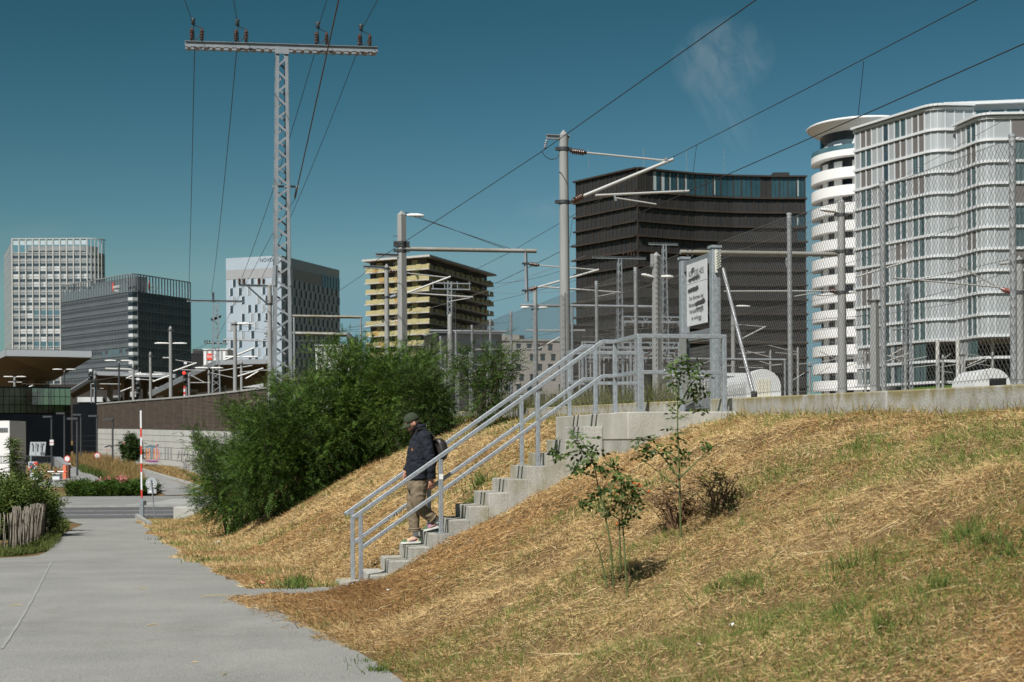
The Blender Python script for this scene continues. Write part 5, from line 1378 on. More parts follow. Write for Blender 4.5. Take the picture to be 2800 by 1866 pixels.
for k in range(npan):
    a, at, ab = wallpt(NS * k / npan); b, bt, bb = wallpt(NS * (k + 1) / npan - 0.004)
    # backing panel
    MB().hexa([Vector((a.x, a.y, ab)), Vector((b.x, b.y, bb)), Vector((b.x, b.y, bb)) - nw * .1, Vector((a.x, a.y, ab)) - nw * .1, Vector((a.x, a.y, at)), Vector((b.x, b.y, bt)), Vector((b.x, b.y, bt)) - nw * .1, Vector((a.x, a.y, at)) - nw * .1]).build('backing_panel', m_slatb, sw)
    mb = MB(); n = 26
    for j in range(n):
        f = (j + 0.5) / n; p = Vector((a.x, a.y, ab + (at - ab) * f)) + nw * 0.03; q_ = Vector((b.x, b.y, bb + (bt - bb) * f)) + nw * 0.03
        mb.beam(p, q_, 0.05, (at - ab) / n * 0.62)
    tag(mb.build('slat_rows', m_slat, sw), None, None, None, 'stuff')
    c, ct, cb_ = wallpt(NS * k / npan); MB().beam(Vector((c.x, c.y, cb_)) + nw * .08, Vector((c.x, c.y, ct)) + nw * .08, 0.06, 0.06, nw).build('batten', m_slat, sw)
for k in range(NS):
    MB().beam(Vector((wp[k].x, wp[k].y, ztop_s[k])), Vector((wp[k + 1].x, wp[k + 1].y, ztop_s[k + 1])), 0.25, 0.12).build('coping', m_kerb, sw)
for k in range(NS):
    nc = 8
    for j in range(nc):
        def zz(i): return -0.9 + (zbot_s[i] + 0.9) * j / nc, -0.9 + (zbot_s[i] + 0.9) * (j + 1) / nc - 0.03
        a, b = wp[k], wp[k + 1]; (a0, a1), (b0, b1) = zz(k), zz(k + 1)
        MB().hexa([Vector((a.x, a.y, a0)) + nw * .06, Vector((b.x, b.y, b0)) + nw * .06, Vector((b.x, b.y, b0)) - nw * .4, Vector((a.x, a.y, a0)) - nw * .4,
                   Vector((a.x, a.y, a1)) + nw * .06, Vector((b.x, b.y, b1)) + nw * .06, Vector((b.x, b.y, b1)) - nw * .4, Vector((a.x, a.y, a1)) - nw * .4]).build('concrete_course', m_cwall, sw)
    a, b = wp[k], wp[k + 1]
    MB().hexa([Vector((a.x, a.y, -1)) + nw * .02, Vector((b.x, b.y, -1)) + nw * .02, Vector((b.x, b.y, -1)) - nw * .3, Vector((a.x, a.y, -1)) - nw * .3, Vector((a.x, a.y, zbot_s[k])) + nw * .02, Vector((b.x, b.y, zbot_s[k + 1])) + nw * .02, Vector((b.x, b.y, zbot_s[k + 1])) - nw * .3, Vector((a.x, a.y, zbot_s[k])) - nw * .3]).build('joint_core', m_slatb, sw)
# graffiti strokes: pixel -> wall surface
def onwall(x, y):
    a, b = deroll(x, y); best = None
    for k in range(NS):
        p, q_ = wp[k] + nw * 0.066, wp[k + 1] + nw * 0.066; d = q_ - p
        s = (a / F * p.y - p.x) / (d.x - a / F * d.y)
        if -0.02 <= s <= 1.02: Y = p.y + s * d.y; best = Vector((p.x + s * d.x, Y, EYE + b / F * Y))
    return best
def stroke(pts, w, c):
    m = mat('spray_%02d%02d%02d' % tuple(int(v * 99) for v in c), c, 0.7); ps = [onwall(*p) for p in pts]
    if any(p is None for p in ps): return
    mb = MB()
    for p, q_ in zip(ps[:-1], ps[1:]): mb.beam(p, q_, 0.012 + w * .02, w * 1.9, nw.cross(q_ - p))
    mb.build('graffiti_stroke', m, sw)
OR, PU, BL, GB, BK, GY_ = (0.75, 0.22, 0.06), (0.28, 0.05, 0.25), (0.12, 0.20, 0.25), (0.22, 0.30, 0.34), (0.04, 0.04, 0.05), (0.27, 0.27, 0.26)
for x in (401, 408, 422, 430): stroke([(x, 1228), (x - 1, 1258)], 0.20, OR)
for x in (413, 417): stroke([(x, 1222), (x + 1, 1256)], 0.16, BL)
for x in (398, 405, 411, 419, 427, 433): stroke([(x, 1226), (x + 2, 1262)], 0.055, PU if x > 420 else BK)
stroke([(398, 1224), (410, 1219), (422, 1222), (434, 1217)], 0.09, BL); stroke([(400, 1260), (412, 1262), (432, 1262)], 0.07, PU)
stroke([(427, 1216), (429, 1222)], 0.16, (0.8, 0.18, 0.15)); stroke([(436, 1234), (436, 1252)], 0.10, (0.75, 0.30, 0.18)); stroke([(441, 1236), (440, 1250)], 0.14, GB)
for x in (452, 460, 468): stroke([(x, 1222), (x, 1256)], 0.30, GY_)
stroke([(286, 1223), (300, 1219), (308, 1222)], 0.06, BK); stroke([(289, 1226), (290, 1236)], 0.10, (0.7, 0.25, 0.15)); stroke([(298, 1226), (299, 1236)], 0.12, (0.7, 0.22, 0.14)); stroke([(304, 1222), (310, 1236)], 0.06, BK)
stroke([(329, 1222), (328, 1234)], 0.4, GY_); stroke([(336, 1212), (343, 1213)], 0.14, (0.75, 0.35, 0.22)); stroke([(315, 1178), (316, 1196)], 0.08, GY_)
stroke([(378, 1212), (379, 1228), (384, 1240)], 0.05, BK)
for k in range(9): stroke([(484 + 4 * k, 1262 - (k % 3) * 7), (486 + 4 * k, 1238 - (k % 2) * 6)], 0.07, BK if k % 2 else GY_)
stroke([(505, 1264), (505, 1286)], 0.5, GY_); stroke([(514, 1268), (514, 1284)], 0.4, (0.33, 0.31, 0.33))

# ------------------------------------------------------------------ station: canopy, glass band, dark underpass
m_soff = mat('brown_soffit', (0.10, 0.085, 0.055), 0.6, c2=(0.13, 0.11, 0.07), scale=0.2)
m_fascia = mat('grey_fascia', (0.34, 0.36, 0.38), 0.4, 0.2)
def canopy(label, pts, th, m=m_soff):
    "pts: front edge (left to right) then back edge; slab of the given thickness"
    ps = [P(*p) for p in pts]; t = thing('platform_canopy', label, 'canopy', ps[0] - Vector((0, 0, 6)))
    MB().prism(ps, (0, 0, th)).build('soffit', m, t)
    n = len(ps)
    for a, b in zip(ps[:-1], ps[1:]):
        MB().beam(a + Vector((0, -0.15, th / 2)), b + Vector((0, -0.15, th / 2)), 0.2, th * 1.05).build('fascia', m_fascia, t)
    return t
t = thing('platform_canopy', 'huge faceted brown station canopy roof with grey edge above the glass band', 'canopy', P(100, 1080, 190))
T0, T1, T2 = P(-60, 1010, 185), P(18, 975, 178), P(252, 979, 178)
U1, U2, U3 = P(-60, 1085, 240), P(60, 1062, 235), P(150, 1040, 225); M1 = P(110, 1012, 200)
th = Vector((0, 0, 0.9))
mb = MB().add([T0, T1, T2, U1, U2, U3, M1], [(1, 6, 2), (2, 6, 5), (6, 4, 5), (0, 3, 4), (0, 4, 6), (0, 6, 1)]); mb.build('soffit', m_soff, t)
MB().add([T0 + th, T1 + th, T2 + th, U3 + th * 3, U1 + th * 3], [(0, 1, 2, 3, 4)]).build('roof_sheet', m_fascia, t)
MB().beam(T1 + th / 2, T2 + th / 2, 0.3, 0.8).build('fascia', m_fascia, t); MB().beam(T0 + th / 2, T1 + th / 2, 0.3, 0.8).build('fascia', m_fascia, t)
for x, Z in ((58, 215), (115, 222)): MB().beam(P(x, 1045, Z), P(x - 4, 1110, Z), 2.6, 1.6).build('support', m_soff, t)
canopy('long flat canopy with pale edge in front of the dark glass block', [(262, 1026, 190), (480, 1034, 190), (470, 1062, 260), (262, 1068, 260)], 0.5)
canopy('short canopy with sloping pale edge left of the second pylon', [(408, 1086, 170), (590, 998, 175), (735, 995, 175), (735, 1046, 240), (600, 1070, 240)], 0.55)
canopy('low slab canopy behind the signal', [(425, 1068, 180), (540, 1074, 180), (530, 1084, 200), (430, 1082, 200)], 0.4)
canopy('narrow sloping canopy between the dark pier and glass band', [(190, 1078, 175), (252, 1040, 178), (262, 1060, 220), (200, 1090, 220)], 0.4)
hall = thing('station_hall', 'dark station hall depth below the platform canopies', 'station hall', P(450, 1100, 262))
a_, b_ = P(-60, 1120, 262), P(760, 1075, 262)
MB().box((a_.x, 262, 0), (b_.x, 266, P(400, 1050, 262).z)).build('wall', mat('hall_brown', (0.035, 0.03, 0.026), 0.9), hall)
for k, (x0, x1, y0, y1) in enumerate(((212, 282, 1086, 1100), (300, 330, 1082, 1094), (345, 372, 1072, 1086), (395, 420, 1075, 1082), (660, 720, 1048, 1060))):
    p0, p1 = P(x0, y1, 261.5), P(x1, y0, 261.5); MB().box((p0.x, 261.4, p0.z), (p1.x, 261.9, p1.z)).build('bright_opening', m_fascia if k % 2 else m_bright, hall)
for x in (301, 348, 398, 455, 530, 610): MB().beam(P(x, 1040, 205), P(x, 1098, 205), 0.9, 0.6).build('column', m_fascia if x in (301, 610) else m_soff, hall)
# dark underpass block with glass band
A, Bq = pxw(-120, 152), pxw(192, 158); W = Wall(A, Bq); W2b = Wall(Bq, pxw(266, 151))
t = thing('glass_gallery', 'dark station building with a long glass band above walls painted dark for shade', 'building', (A[0], A[1], -2))
m_shade_wall = mat('shade_black_wall', (0.0045, 0.0065, 0.0085), 0.95, c2=(0.008, 0.0105, 0.013), scale=0.3, spec=0.05)  # shadow under the canopy is put into this near-black wall colour
zt1, zt0 = P(188, 1063, 158).z, P(188, 1131, 158).z
W.box(MB(), 0, W.L, -2.5, zt1 + 0.15, -8, 0).build('wall', m_shade_wall, t)
W2b.box(MB(), 0, W2b.L, -2.5, P(230, 1104, 155).z, -6, -0.2).build('wall', m_shade_wall, t)
m_pane = mat('sky_reflection_glass', (0.55, 0.60, 0.62), 0.06, 0.9, c2=(0.42, 0.46, 0.48), scale=0.15)  # upper panes: the sky's reflection is put into a paler glass colour
m_paned = mat('dim_reflection_glass', (0.13, 0.12, 0.115), 0.08, 0.8, c2=(0.03, 0.04, 0.02), scale=0.25)  # remaining panes: a darker reflection is put into the glass colour
ncol = 20
for r in range(3):
    for c in range(ncol):
        u0, u1 = W.L * c / ncol, W.L * (c + 1) / ncol; z0 = zt0 + (zt1 - zt0) * r / 3; z1 = zt0 + (zt1 - zt0) * (r + 1) / 3
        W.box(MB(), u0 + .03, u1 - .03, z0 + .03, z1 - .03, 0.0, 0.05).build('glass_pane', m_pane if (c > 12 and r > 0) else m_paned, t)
for j in range(7):
    z = -0.6 + j * 0.55; W2b.box(MB(), 0, W2b.L, z, z + 0.03, -0.2, -0.17).build('joint', mat('wall_joint', (0.03, 0.033, 0.036), 0.8), t)
# white facade at the frame edge
A, Bq = pxw(-60, 119), pxw(24, 119); W = Wall(A, Bq)
t = thing('white_pavilion', 'white pavilion wall with grille at the edge of the station', 'building', (A[0], A[1], -2)); zt_ = P(20, 1151, 119).z
W.box(MB(), 0, W.L, -2, zt_, -4, 0).build('wall', m_pure, t)
W.box(MB(), 0.3, W.L - 0.15, P(10, 1181, 119).z, P(10, 1170, 119).z, 0, 0.06).build('grille_frame', m_fascia, t)
for k in range(14): W.box(MB(), W.L - 0.3 - 0.15 * k, W.L - 0.25 - 0.15 * k, P(10, 1180, 119).z, P(10, 1171, 119).z, 0.06, 0.1).build('grille_bar', m_dark, t)
# thin dark railing before it
t = thing('bar_railing', 'thin dark bar railing in front of the white pavilion and dark wall', 'railing', P(60, 1270, 110))
for k in range(34): MB().tube(P(-4 + 4.2 * k, 1268, 110), P(-4 + 4.2 * k, 1248, 110), 0.02, n=4).build('bar', m_dark, t)
for y in (1248, 1267): MB().tube(P(-10, y, 110), P(142, y, 110), 0.03, n=4).build('rail', m_dark, t)

# lamp posts of the forecourt
def lamp_post(label, x, yt, yb, Z):
    b = P(x, yb, Z); tp = P(x, yt, Z); t = thing('lamp_post', label, 'lamp post', b)
    MB().tube(b - Vector((0, 0, 0.6)), tp, 0.085, 0.075, n=8).build('pole', mat('graphite_pole', (0.075, 0.08, 0.085), 0.5, 0.3), t)
    MB().box((tp.x - 0.75, Z - 0.15, tp.z - 0.14), (tp.x + 0.06, Z + 0.15, tp.z + 0.02)).build('lamp_head', MATS['graphite_pole'], t)
lamp_post('slim graphite lamp post carrying a small white double sign', 141, 1138, 1292, 128)
lamp_post('slim graphite lamp post rising beside the red-ringed sign and grey ramp wall', 176, 1129, 1285, 136)
lamp_post('graphite lamp post standing in the green hedge by the access road', 211, 1143, 1328, 110)
lamp_post('graphite lamp post deeper in the dry grass behind the hedge lamp', 221, 1133, 1284, 140)
lamp_post('graphite lamp post carrying the red-ringed sign near the wall corner', 265, 1136, 1300, 130)
lamp_post('graphite lamp post standing behind the pink flowers of the hedge', 308, 1145, 1314, 118)
m_signw = mat('traffic_sign_white', (0.72, 0.73, 0.74), 0.5); m_signr = mat('traffic_red', (0.62, 0.05, 0.03), 0.5); m_signg = mat('grey_sign', (0.40, 0.42, 0.44), 0.5); m_blue = mat('traffic_blue', (0.02, 0.07, 0.30), 0.5)
t = thing('direction_plate', 'small white double sign fixed to a slim lamp post', 'sign', P(142, 1218, 127.7))
p0, p1 = P(137, 1218, 127.7), P(147, 1203, 127.7); MB().box((p0.x, 127.6, p0.z), (p1.x, 127.75, p1.z)).build('plate', m_signw, t)
MB().box((p0.x, 127.58, (p0.z + p1.z) / 2 - .02), (p1.x, 127.6, (p0.z + p1.z) / 2 + .02)).build('divider', m_signr, t)
def round_sign(label, x, y, Z, post):
    c = P(x, y, Z); t = thing('traffic_sign', label, 'sign', c - Vector((0, 0, 2)))
    MB().lathe(c, [(0.30, 0), (0.30, 0.03)], 24, (0, -1, 0), smooth=False).build('red_ring', m_signr, t)
    MB().lathe(c - Vector((0, 0.03, 0)), [(0.225, 0), (0.225, 0.015)], 24, (0, -1, 0), smooth=False).build('white_disc', m_signw, t)
    MB().box((c.x - 0.31, Z - 0.03, c.z - 0.70), (c.x + 0.31, Z, c.z - 0.40)).build('plate', m_signw, t)
    if post: MB().tube(c - Vector((0, -.06, 2.2)), c + Vector((0, .06, .35)), 0.04, n=6).build('post', m_lat, t)
round_sign('red-ringed round sign on its own post beside the orange pillar', 184, 1255, 132, True)
round_sign('red-ringed round sign on the lamp post near the wall corner', 266, 1247, 129.6, False)
# lane arrow sign
Zs = 92; t = thing('lane_sign', 'grey lane sign with three black arrows', 'sign', P(85, 1290, Zs))
q = [P(80, 1246, Zs), P(122, 1247, Zs), P(126, 1209, Zs), P(83, 1209, Zs)]; MB().prism(q, (0, 0.06, 0)).build('plate', m_signg, t)
MB().tube(P(85, 1246, Zs), P(84, 1320, Zs), 0.06, n=6).build('post', m_lat, t)
def seg(pts, w, m=m_black):
    mb = MB(); ps = [P(x, y, Zs) + Vector((0, -0.02, 0)) for x, y in pts]
    for a, b in zip(ps[:-1], ps[1:]): mb.beam(a, b, w, 0.01, (0, 1, 0))
    mb.build('arrow_shaft', m, t)
def head(pts): MB().prism([P(x, y, Zs) + Vector((0, -0.025, 0)) for x, y in pts], (0, 0.012, 0)).build('arrow_head', m_black, t)
seg([(90.5, 1235), (91, 1217), (89, 1215)], 0.06); head([(86, 1215), (90, 1212), (90.5, 1218)])
seg([(102.5, 1235), (104, 1218)], 0.06); head([(101.5, 1219), (104.3, 1212), (106.5, 1219)])
seg([(115, 1235), (116.5, 1217), (118.5, 1215)], 0.06); head([(122, 1214), (118.5, 1211.5), (118, 1217.5)])
for x in (97, 111):
    for y0, y1 in ((1211, 1226), (1229, 1231), (1235, 1237), (1241, 1243)): seg([(x + (1243 - y0) / 18, y0), (x + (1243 - y1) / 18, y1)], 0.025)
for y in (1238, 1241, 1244): seg([(111, y), (122, y)], 0.025)
t = thing('parking_sign', 'white plate with blue disc crossed by a red bar below the lane sign', 'sign', P(88, 1285, 90)); p0, p1 = P(78, 1284, 90), P(102, 1263, 90)
MB().box((p0.x, 90, p0.z), (p1.x, 90.05, p1.z)).build('plate', m_signw, t); MB().lathe(P(86, 1273, 89.98), [(0.15, 0), (0.15, 0.02)], 20, (0, -1, 0), smooth=False).build('blue_disc', m_blue, t)
MB().beam(P(78, 1284, 89.9), P(96, 1264, 89.9), 0.06, 0.02, (0, 1, 0)).build('red_bar', m_signr, t); p0, p1 = P(96, 1274, 89.9), P(103, 1264, 89.9); MB().box((p0.x, 89.85, p0.z), (p1.x, 89.9, p1.z)).build('red_plate', m_signr, t)
# orange pillar, ramp wall, boom gate
m_orange = mat('orange_paint', (0.75, 0.20, 0.10), 0.55); m_pillar_side = mat('side_brown', (0.17, 0.07, 0.04), 0.7, c2=(0.11, 0.05, 0.03), scale=1)
p0, p1, p2 = P(172, 1336, 108), P(180, 1272, 108), P(187, 1272, 108)
t = thing('orange_pillar', 'bright orange pillar with brown side at the car park entrance', 'pillar', Vector((p0.x, 108, p0.z)))
MB().box((p0.x, 108, p0.z), (p1.x, 108.4, p1.z)).build('orange_face', m_orange, t); MB().box((p1.x, 108.05, p0.z), (p2.x, 108.5, p1.z)).build('brown_side', m_pillar_side, t)  # brown on the right-hand side of the pillar only
q = [P(148, 1250, 140), P(174, 1272, 128), P(174, 1292, 128), P(150, 1284, 140)]; t = thing('ramp_side_wall', 'grey sloping side wall of the car park ramp', 'wall', P(160, 1290, 130)); MB().prism(q, (0.4, 0.8, 0)).build('wall', m_fascia, t); MB().prism([P(140, 1247, 140), P(149, 1250, 140), P(150, 1286, 140), P(141, 1286, 140)], (0, 0.5, 0)).build('end_wall', m_dark, t)
t = thing('boom_gate', 'white and red boom of the car park entrance by the orange pillar', 'boom gate', P(150, 1310, 106))
for k in range(8): MB().tube(P(112 + 9 * k, 1290.5, 106), P(121 + 9 * k, 1290.5, 106), 0.06, n=6).build('boom_band', m_signr if k % 3 == 1 else m_signw, t)
p0, p1 = P(140, 1312, 106), P(160, 1295, 106); MB().box((p0.x, 106.2, p0.z), (p1.x, 106.9, p1.z)).build('housing', m_signw, t)
t = thing('ticket_machine', 'white ticket machine half hidden behind the green bush', 'machine', P(92, 1312, 80)); p0, p1 = P(84, 1312, 80), P(104, 1294, 80); o = MB().box((p0.x, 80, p0.z), (p1.x, 80.6, p1.z)).build('housing', m_signw, t); MB().box((p0.x + .05, 79.97, p0.z + .15), (p1.x - .2, 80, p1.z - .05)).build('panel', m_fascia, t)

# raised red and white barrier pole and sign back at the road
Zb = 66.5; b = P(388, 1414, Zb); tp = P(385, 1123, Zb)
t = thing('barrier_pole', 'raised red and white barrier pole at the end of the path', 'barrier', b)
cols = [(0, 0.10, m_lat), (0.10, 0.20, m_signw)]
ys = [1414, 1364, 1341, 1293, 1245, 1195, 1147, 1123]; ms = [m_lat, m_signr, m_signw, m_signr, m_signw, m_signr, m_signw]
ys = [1414, 1362, 1340, 1291, 1267, 1244, 1220, 1196, 1171, 1147, 1123]; ms = [m_lat, m_signr, m_signw, m_signr, m_signw, m_signr, m_signw, m_signr, m_signw, m_signw]
for (y0, y1, mm) in zip(ys[:-1], ys[1:], ms):
    k0, k1 = (1414 - y0) / 291, (1414 - y1) / 291; MB().beam(b.lerp(tp, k0), b.lerp(tp, k1), 0.075, 0.05, (0, 1, 0)).build('pole_band', mm, t)
MB().box((b.x - .09, Zb - .09, b.z - .1), (b.x + .09, Zb + .09, b.z + 0.75)).build('pivot_post', m_lat, t); MB().box((b.x + .08, Zb - .06, b.z + 0.55), (b.x + .20, Zb + .06, b.z + 0.75)).build('latch', m_dark, t)
c = P(414, 1322, 66); t = thing('sign_back', 'grey back of a round sign with stickers on a leaning post', 'sign', P(423, 1416, 66))
MB().lathe(c, [(0.27, 0), (0.27, 0.02)], 28, (0, -1, 0), smooth=False).build('disc', m_signg, t)
MB().tube(P(413, 1312, 65.93), P(423.5, 1417, 65.93), 0.028, n=8).build('post', m_lat, t)
p0, p1 = P(404, 1350, 66), P(428, 1338, 66); MB().box((p0.x, 65.97, p0.z), (p1.x, 66, p1.z)).build('small_plate', m_signg, t)
for (x, y, w, h) in ((407, 1320, 4, 4), (419, 1320, 4, 3), (422, 1325, 4, 4), (408, 1327, 3, 4), (418, 1331, 5, 3), (412, 1345, 8, 6)):
    c2_ = P(x, y, 65.95); MB().box((c2_.x - w / 118, 65.955, c2_.z - h / 118), (c2_.x + w / 118, 65.965, c2_.z + h / 118)).build('sticker', m_signw, t)
p0, p1 = P(474, 1421, 63.5), P(545, 1387, 63.5); o = tag(MB().box((p0.x, 63.5, p0.z - .3), (p1.x + 3, 64.3, p1.z)).build('parapet_end', m_cwall), 'pale concrete parapet end beside the road, bush beyond', 'parapet'); bevel(o, 0.03)
# signals
def signal(label, x, y0, y1, Z, lit=False, w=14, pole_y=1095):
    c0, c1 = P(x - w / 2, y1, Z), P(x + w / 2, y0, Z); t = thing('rail_signal', label, 'signal', Vector(((c0.x + c1.x) / 2, Z, ZB)))
    MB().box((c0.x, Z, c0.z), (c1.x, Z + 0.25, c1.z)).build('head', mat('signal_black', (0.012, 0.012, 0.012), 0.6), t); MB().tube(Vector(((c0.x + c1.x) / 2, Z + .3, ZB)), Vector(((c0.x + c1.x) / 2, Z + .3, c1.z)), 0.08, n=6).build('mast', m_lat, t)
    n = 3
    for k in range(n): MB().lathe(P(x - 2 + 4 * (k % 2), y0 + (k + .6) * (y1 - y0) / n, Z - .01), [(0.16, 0), (0.16, 0.12)], 12, (0, -1, 0)).build('lens_hood', m_dark, t)
    if lit:
        MB().lathe(P(503, 1020, Z - .2), [(0.13, 0), (0.13, 0.02)], 14, (0, -1, 0)).build('red_light', mat('red_light', (0.8, 0.02, 0.01), 0.4, em=(1, 0.03, 0.02), emk=2.5), t)
    p0, p1 = P(x - 4, y0 - 2, Z), P(x + 4, y0 - 8, Z); MB().box((p0.x, Z, p0.z), (p1.x, Z + .05, p1.z)).build('number_plate', m_signw, t)
signal('rail signal showing a red light beside the thin mast', 507, 998, 1048, 130, True, 13)
signal('dark rail signal with unlit lenses beside the weathered mast', 377, 1042, 1082, 138, False, 10)
signal('black signal box pair high on the short mast at the wall end', 247, 1018, 1038, 165, False, 10)
t = thing('marker_post', 'thin red and white marker post below the red signal', 'post', P(505, 1088, 129))
for k in range(4): MB().tube(P(505, 1088 - 8 * k, 129), P(505, 1080 - 8 * k, 129), 0.10, n=6).build('band', m_signw if k % 2 == 0 else m_signr, t)
# ------------------------------------------------------------------ grass on the embankment
def rnd(a, b, n): return rng.uniform(a, b, n)
def noise2(X, Y, k, seed):
    o = np.zeros_like(X)
    r_ = np.random.default_rng(seed); amp = 1.0; tot = 0
    for _ in range(4):
        for _ in range(3):
            a = r_.uniform(0, 2 * math.pi); ph = r_.uniform(0, 6.28); o += amp * np.sin((X * math.cos(a) + Y * math.sin(a)) * k + ph) / 3; 
        tot += amp; amp *= 0.6; k *= 2.1
    return o / tot
def blades(X, Y, Z, ln, wd, az, tilt, colr, curl, one=False):
    n = len(X); d = np.stack([np.cos(az) * np.cos(tilt), np.sin(az) * np.cos(tilt), np.sin(tilt)], 1)
    rs = rng.normal(size=(n, 3)); rs -= d * np.sum(rs * d, 1, keepdims=True); rs /= np.linalg.norm(rs, axis=1, keepdims=True)
    side = rs; side /= np.linalg.norm(side, axis=1, keepdims=True)
    p0 = np.stack([X, Y, Z], 1); p1 = p0 + d * ln[:, None]; p1[:, 2] -= curl * ln; w = wd[:, None] * side
    if one:
        V = np.stack([p0 - w * .5, p0 + w * .5, p1], 1).reshape(-1, 3); return V, np.arange(3 * n).reshape(-1, 3), colr
    pm = p0 + d * (ln * 0.55)[:, None]
    V = np.stack([p0 - w * .5, p0 + w * .5, pm + w * .42, pm - w * .42, p1], 1).reshape(-1, 3)
    b = np.arange(n) * 5
    T = np.concatenate([np.stack([b, b + 1, b + 2], 1), np.stack([b, b + 2, b + 3], 1), np.stack([b + 3, b + 2, b + 4], 1)])
    return V, T, np.concatenate([colr] * 3)
def lerp(a, b, t): a = np.array(a); b = np.array(b); return a[None, :] + (b - a)[None, :] * t[:, None]
m_grass = attr_mat('grass_blade', 0.8, 0.25, 0.15)
def slope_grass(n, lmin, lmax, seed):
    ls = np.linspace(lmin, lmax, 400); Yl = B0.y + LV.y * ls + 0.5; w = 1 / np.clip(Yl, 6, 99) ** 1.35; cdf = np.cumsum(w); cdf /= cdf[-1]
    # tufts: every dozen blades share a root, a lean and a tint
    per = 13; m = n // per; n = m * per; lc = np.interp(rng.random(m), cdf, ls); sc0 = rng.uniform(-4.8, 4.62, m)
    Yc = B0.y + SV.y * sc0 + LV.y * lc; rad_ = 0.022 + 0.0022 * np.clip(Yc, 5, 60)
    l = np.repeat(lc, per) + rng.normal(0, 1, n) * np.repeat(rad_, per); s = np.repeat(sc0, per) + rng.normal(0, 1, n) * np.repeat(rad_, per)
    t_az = np.repeat(rng.normal(0, 0.9, m), per); t_br = np.repeat(rng.random(m), per); t_id = np.repeat(rng.random(m), per); t_z = np.repeat(rng.random(m), per)
    X = B0.x + SV.x * s + LV.x * l; Y = B0.y + SV.y * s + LV.y * l
    edge = path_x(Y) - 0.06 + 0.34 * noise2(X, Y, 2.0, 4) + 0.14 * noise2(X, Y, 7.0, 5)
    edge = np.where((l < -0.4) & (l > -5.5), edge - 0.30 * np.exp(-((l + 1.5) / 0.8) ** 2) - 0.08, edge)
    ok = (X > edge) & (Y > 4) & ~((s > -0.36) & (s < 3.14) & (l > 0.0) & (l < 1.04)) & ~((s > 3.1) & (l > -1.12) & (l < 2.54)) & ~((s > -2.1) & (s < -0.3) & (l > -0.75 + 0.15 * np.sin(s * 9)) & (l < 0.25 + 0.1 * np.sin(s * 7)))
    ok &= (Y > 0.8 * np.abs(X))          # beside and behind the lens nothing is shown
    s, l, X, Y, t_az, t_br, t_id, t_z = s[ok], l[ok], X[ok], Y[ok], t_az[ok], t_br[ok], t_id[ok], t_z[ok]; n = len(X); Z = H(X, Y)
    hz = noise2(X, Y, 1.1, 1); gz = noise2(X, Y, 1.7, 2); fz = noise2(X, Y, 0.5, 3)
    hay = np.clip(0.30 + 0.9 * hz + 0.45 * np.exp(-((s - 0.2) / 1.6) ** 2) * (l < 0.0) * np.exp(-((l + 2.0) / 3.2) ** 2) * 1.6 - 0.25 * (s > 3), 0, 1)
    grn = np.clip(0.14 + 0.50 * (gz - 0.10) + 0.10 * smooth(-3, -6, l) + 0.15 * smooth(-6, -10, l) - 0.12 * hay + 0.08 * (s > 3.4), 0.03, 0.42)
    u = 0.55 * t_id + 0.45 * rng.random(n); isg = u < grn; ish = (~isg) & (0.5 * t_br + 0.5 * rng.random(n) < hay)
    t = rng.random(n); col_ = lerp((0.80, 0.60, 0.31), (0.60, 0.42, 0.19), t)
    col_[ish] = lerp((0.60, 0.38, 0.165), (0.37, 0.215, 0.09), t)[ish]; col_[isg] = lerp((0.10, 0.155, 0.03), (0.27, 0.31, 0.085), t)[isg]
    dk = (~isg) & (t_id > 0.90); col_[dk] = lerp((0.24, 0.15, 0.07), (0.12, 0.075, 0.035), t)[dk]; pale = rng.random(n) < 0.06; col_[pale & ~isg] = lerp((0.72, 0.60, 0.38), (0.58, 0.46, 0.26), t)[pale & ~isg]
    col_ *= (0.62 + 0.5 * t_br + 0.26 * rng.random(n))[:, None] * (1 + 0.18 * fz)[:, None]
    sc_ = 0.62 + Y / 30
    ln = np.where(isg, rnd(0.04, 0.12, n), np.where(ish, rnd(0.02, 0.075, n), rnd(0.025, 0.10, n))) * sc_
    wd = np.maximum(0.0032, 0.00036 * Y) * rnd(0.7, 1.5, n)
    wd = np.where(isg, wd * 1.25, wd)
    az_l = math.atan2(-SV.y, -SV.x) + t_az + rng.normal(0, 0.75, n); az = np.where(isg, rnd(0, 6.283, n), az_l)
    gx_ = (H(X + np.cos(az) * .15, Y + np.sin(az) * .15) - Z) / 0.15
    tilt = np.where(isg, rnd(0.7, 1.4, n), np.arctan(gx_) + np.where(0.5 * t_z + 0.5 * rng.random(n) < 0.36, rnd(0.3, 1.25, n), rnd(0.0, 0.40, n)))
    Zo = Z + np.where(ish, rnd(-0.005, 0.03, n) + 0.03 * t_z, rnd(-0.01, 0.02, n))
    return blades(X, Y, Zo, ln, wd, az, tilt, col_, np.where(isg, rnd(0, .25, n), rnd(0, .1, n)), True)
def stuff_mesh(name, parts, label):
    o = 0; Vs, Ts, Cs = [], [], []
    for V, T, C in parts: Vs.append(V); Ts.append(T + o); Cs.append(C); o += len(V)
    ob = numpy_mesh(name, np.concatenate(Vs), np.concatenate(Ts), m_grass, np.concatenate(Cs)); return tag(ob, label, 'grass', None, 'stuff')
parts = [slope_grass(1450000, -13.6, 46, 1)]
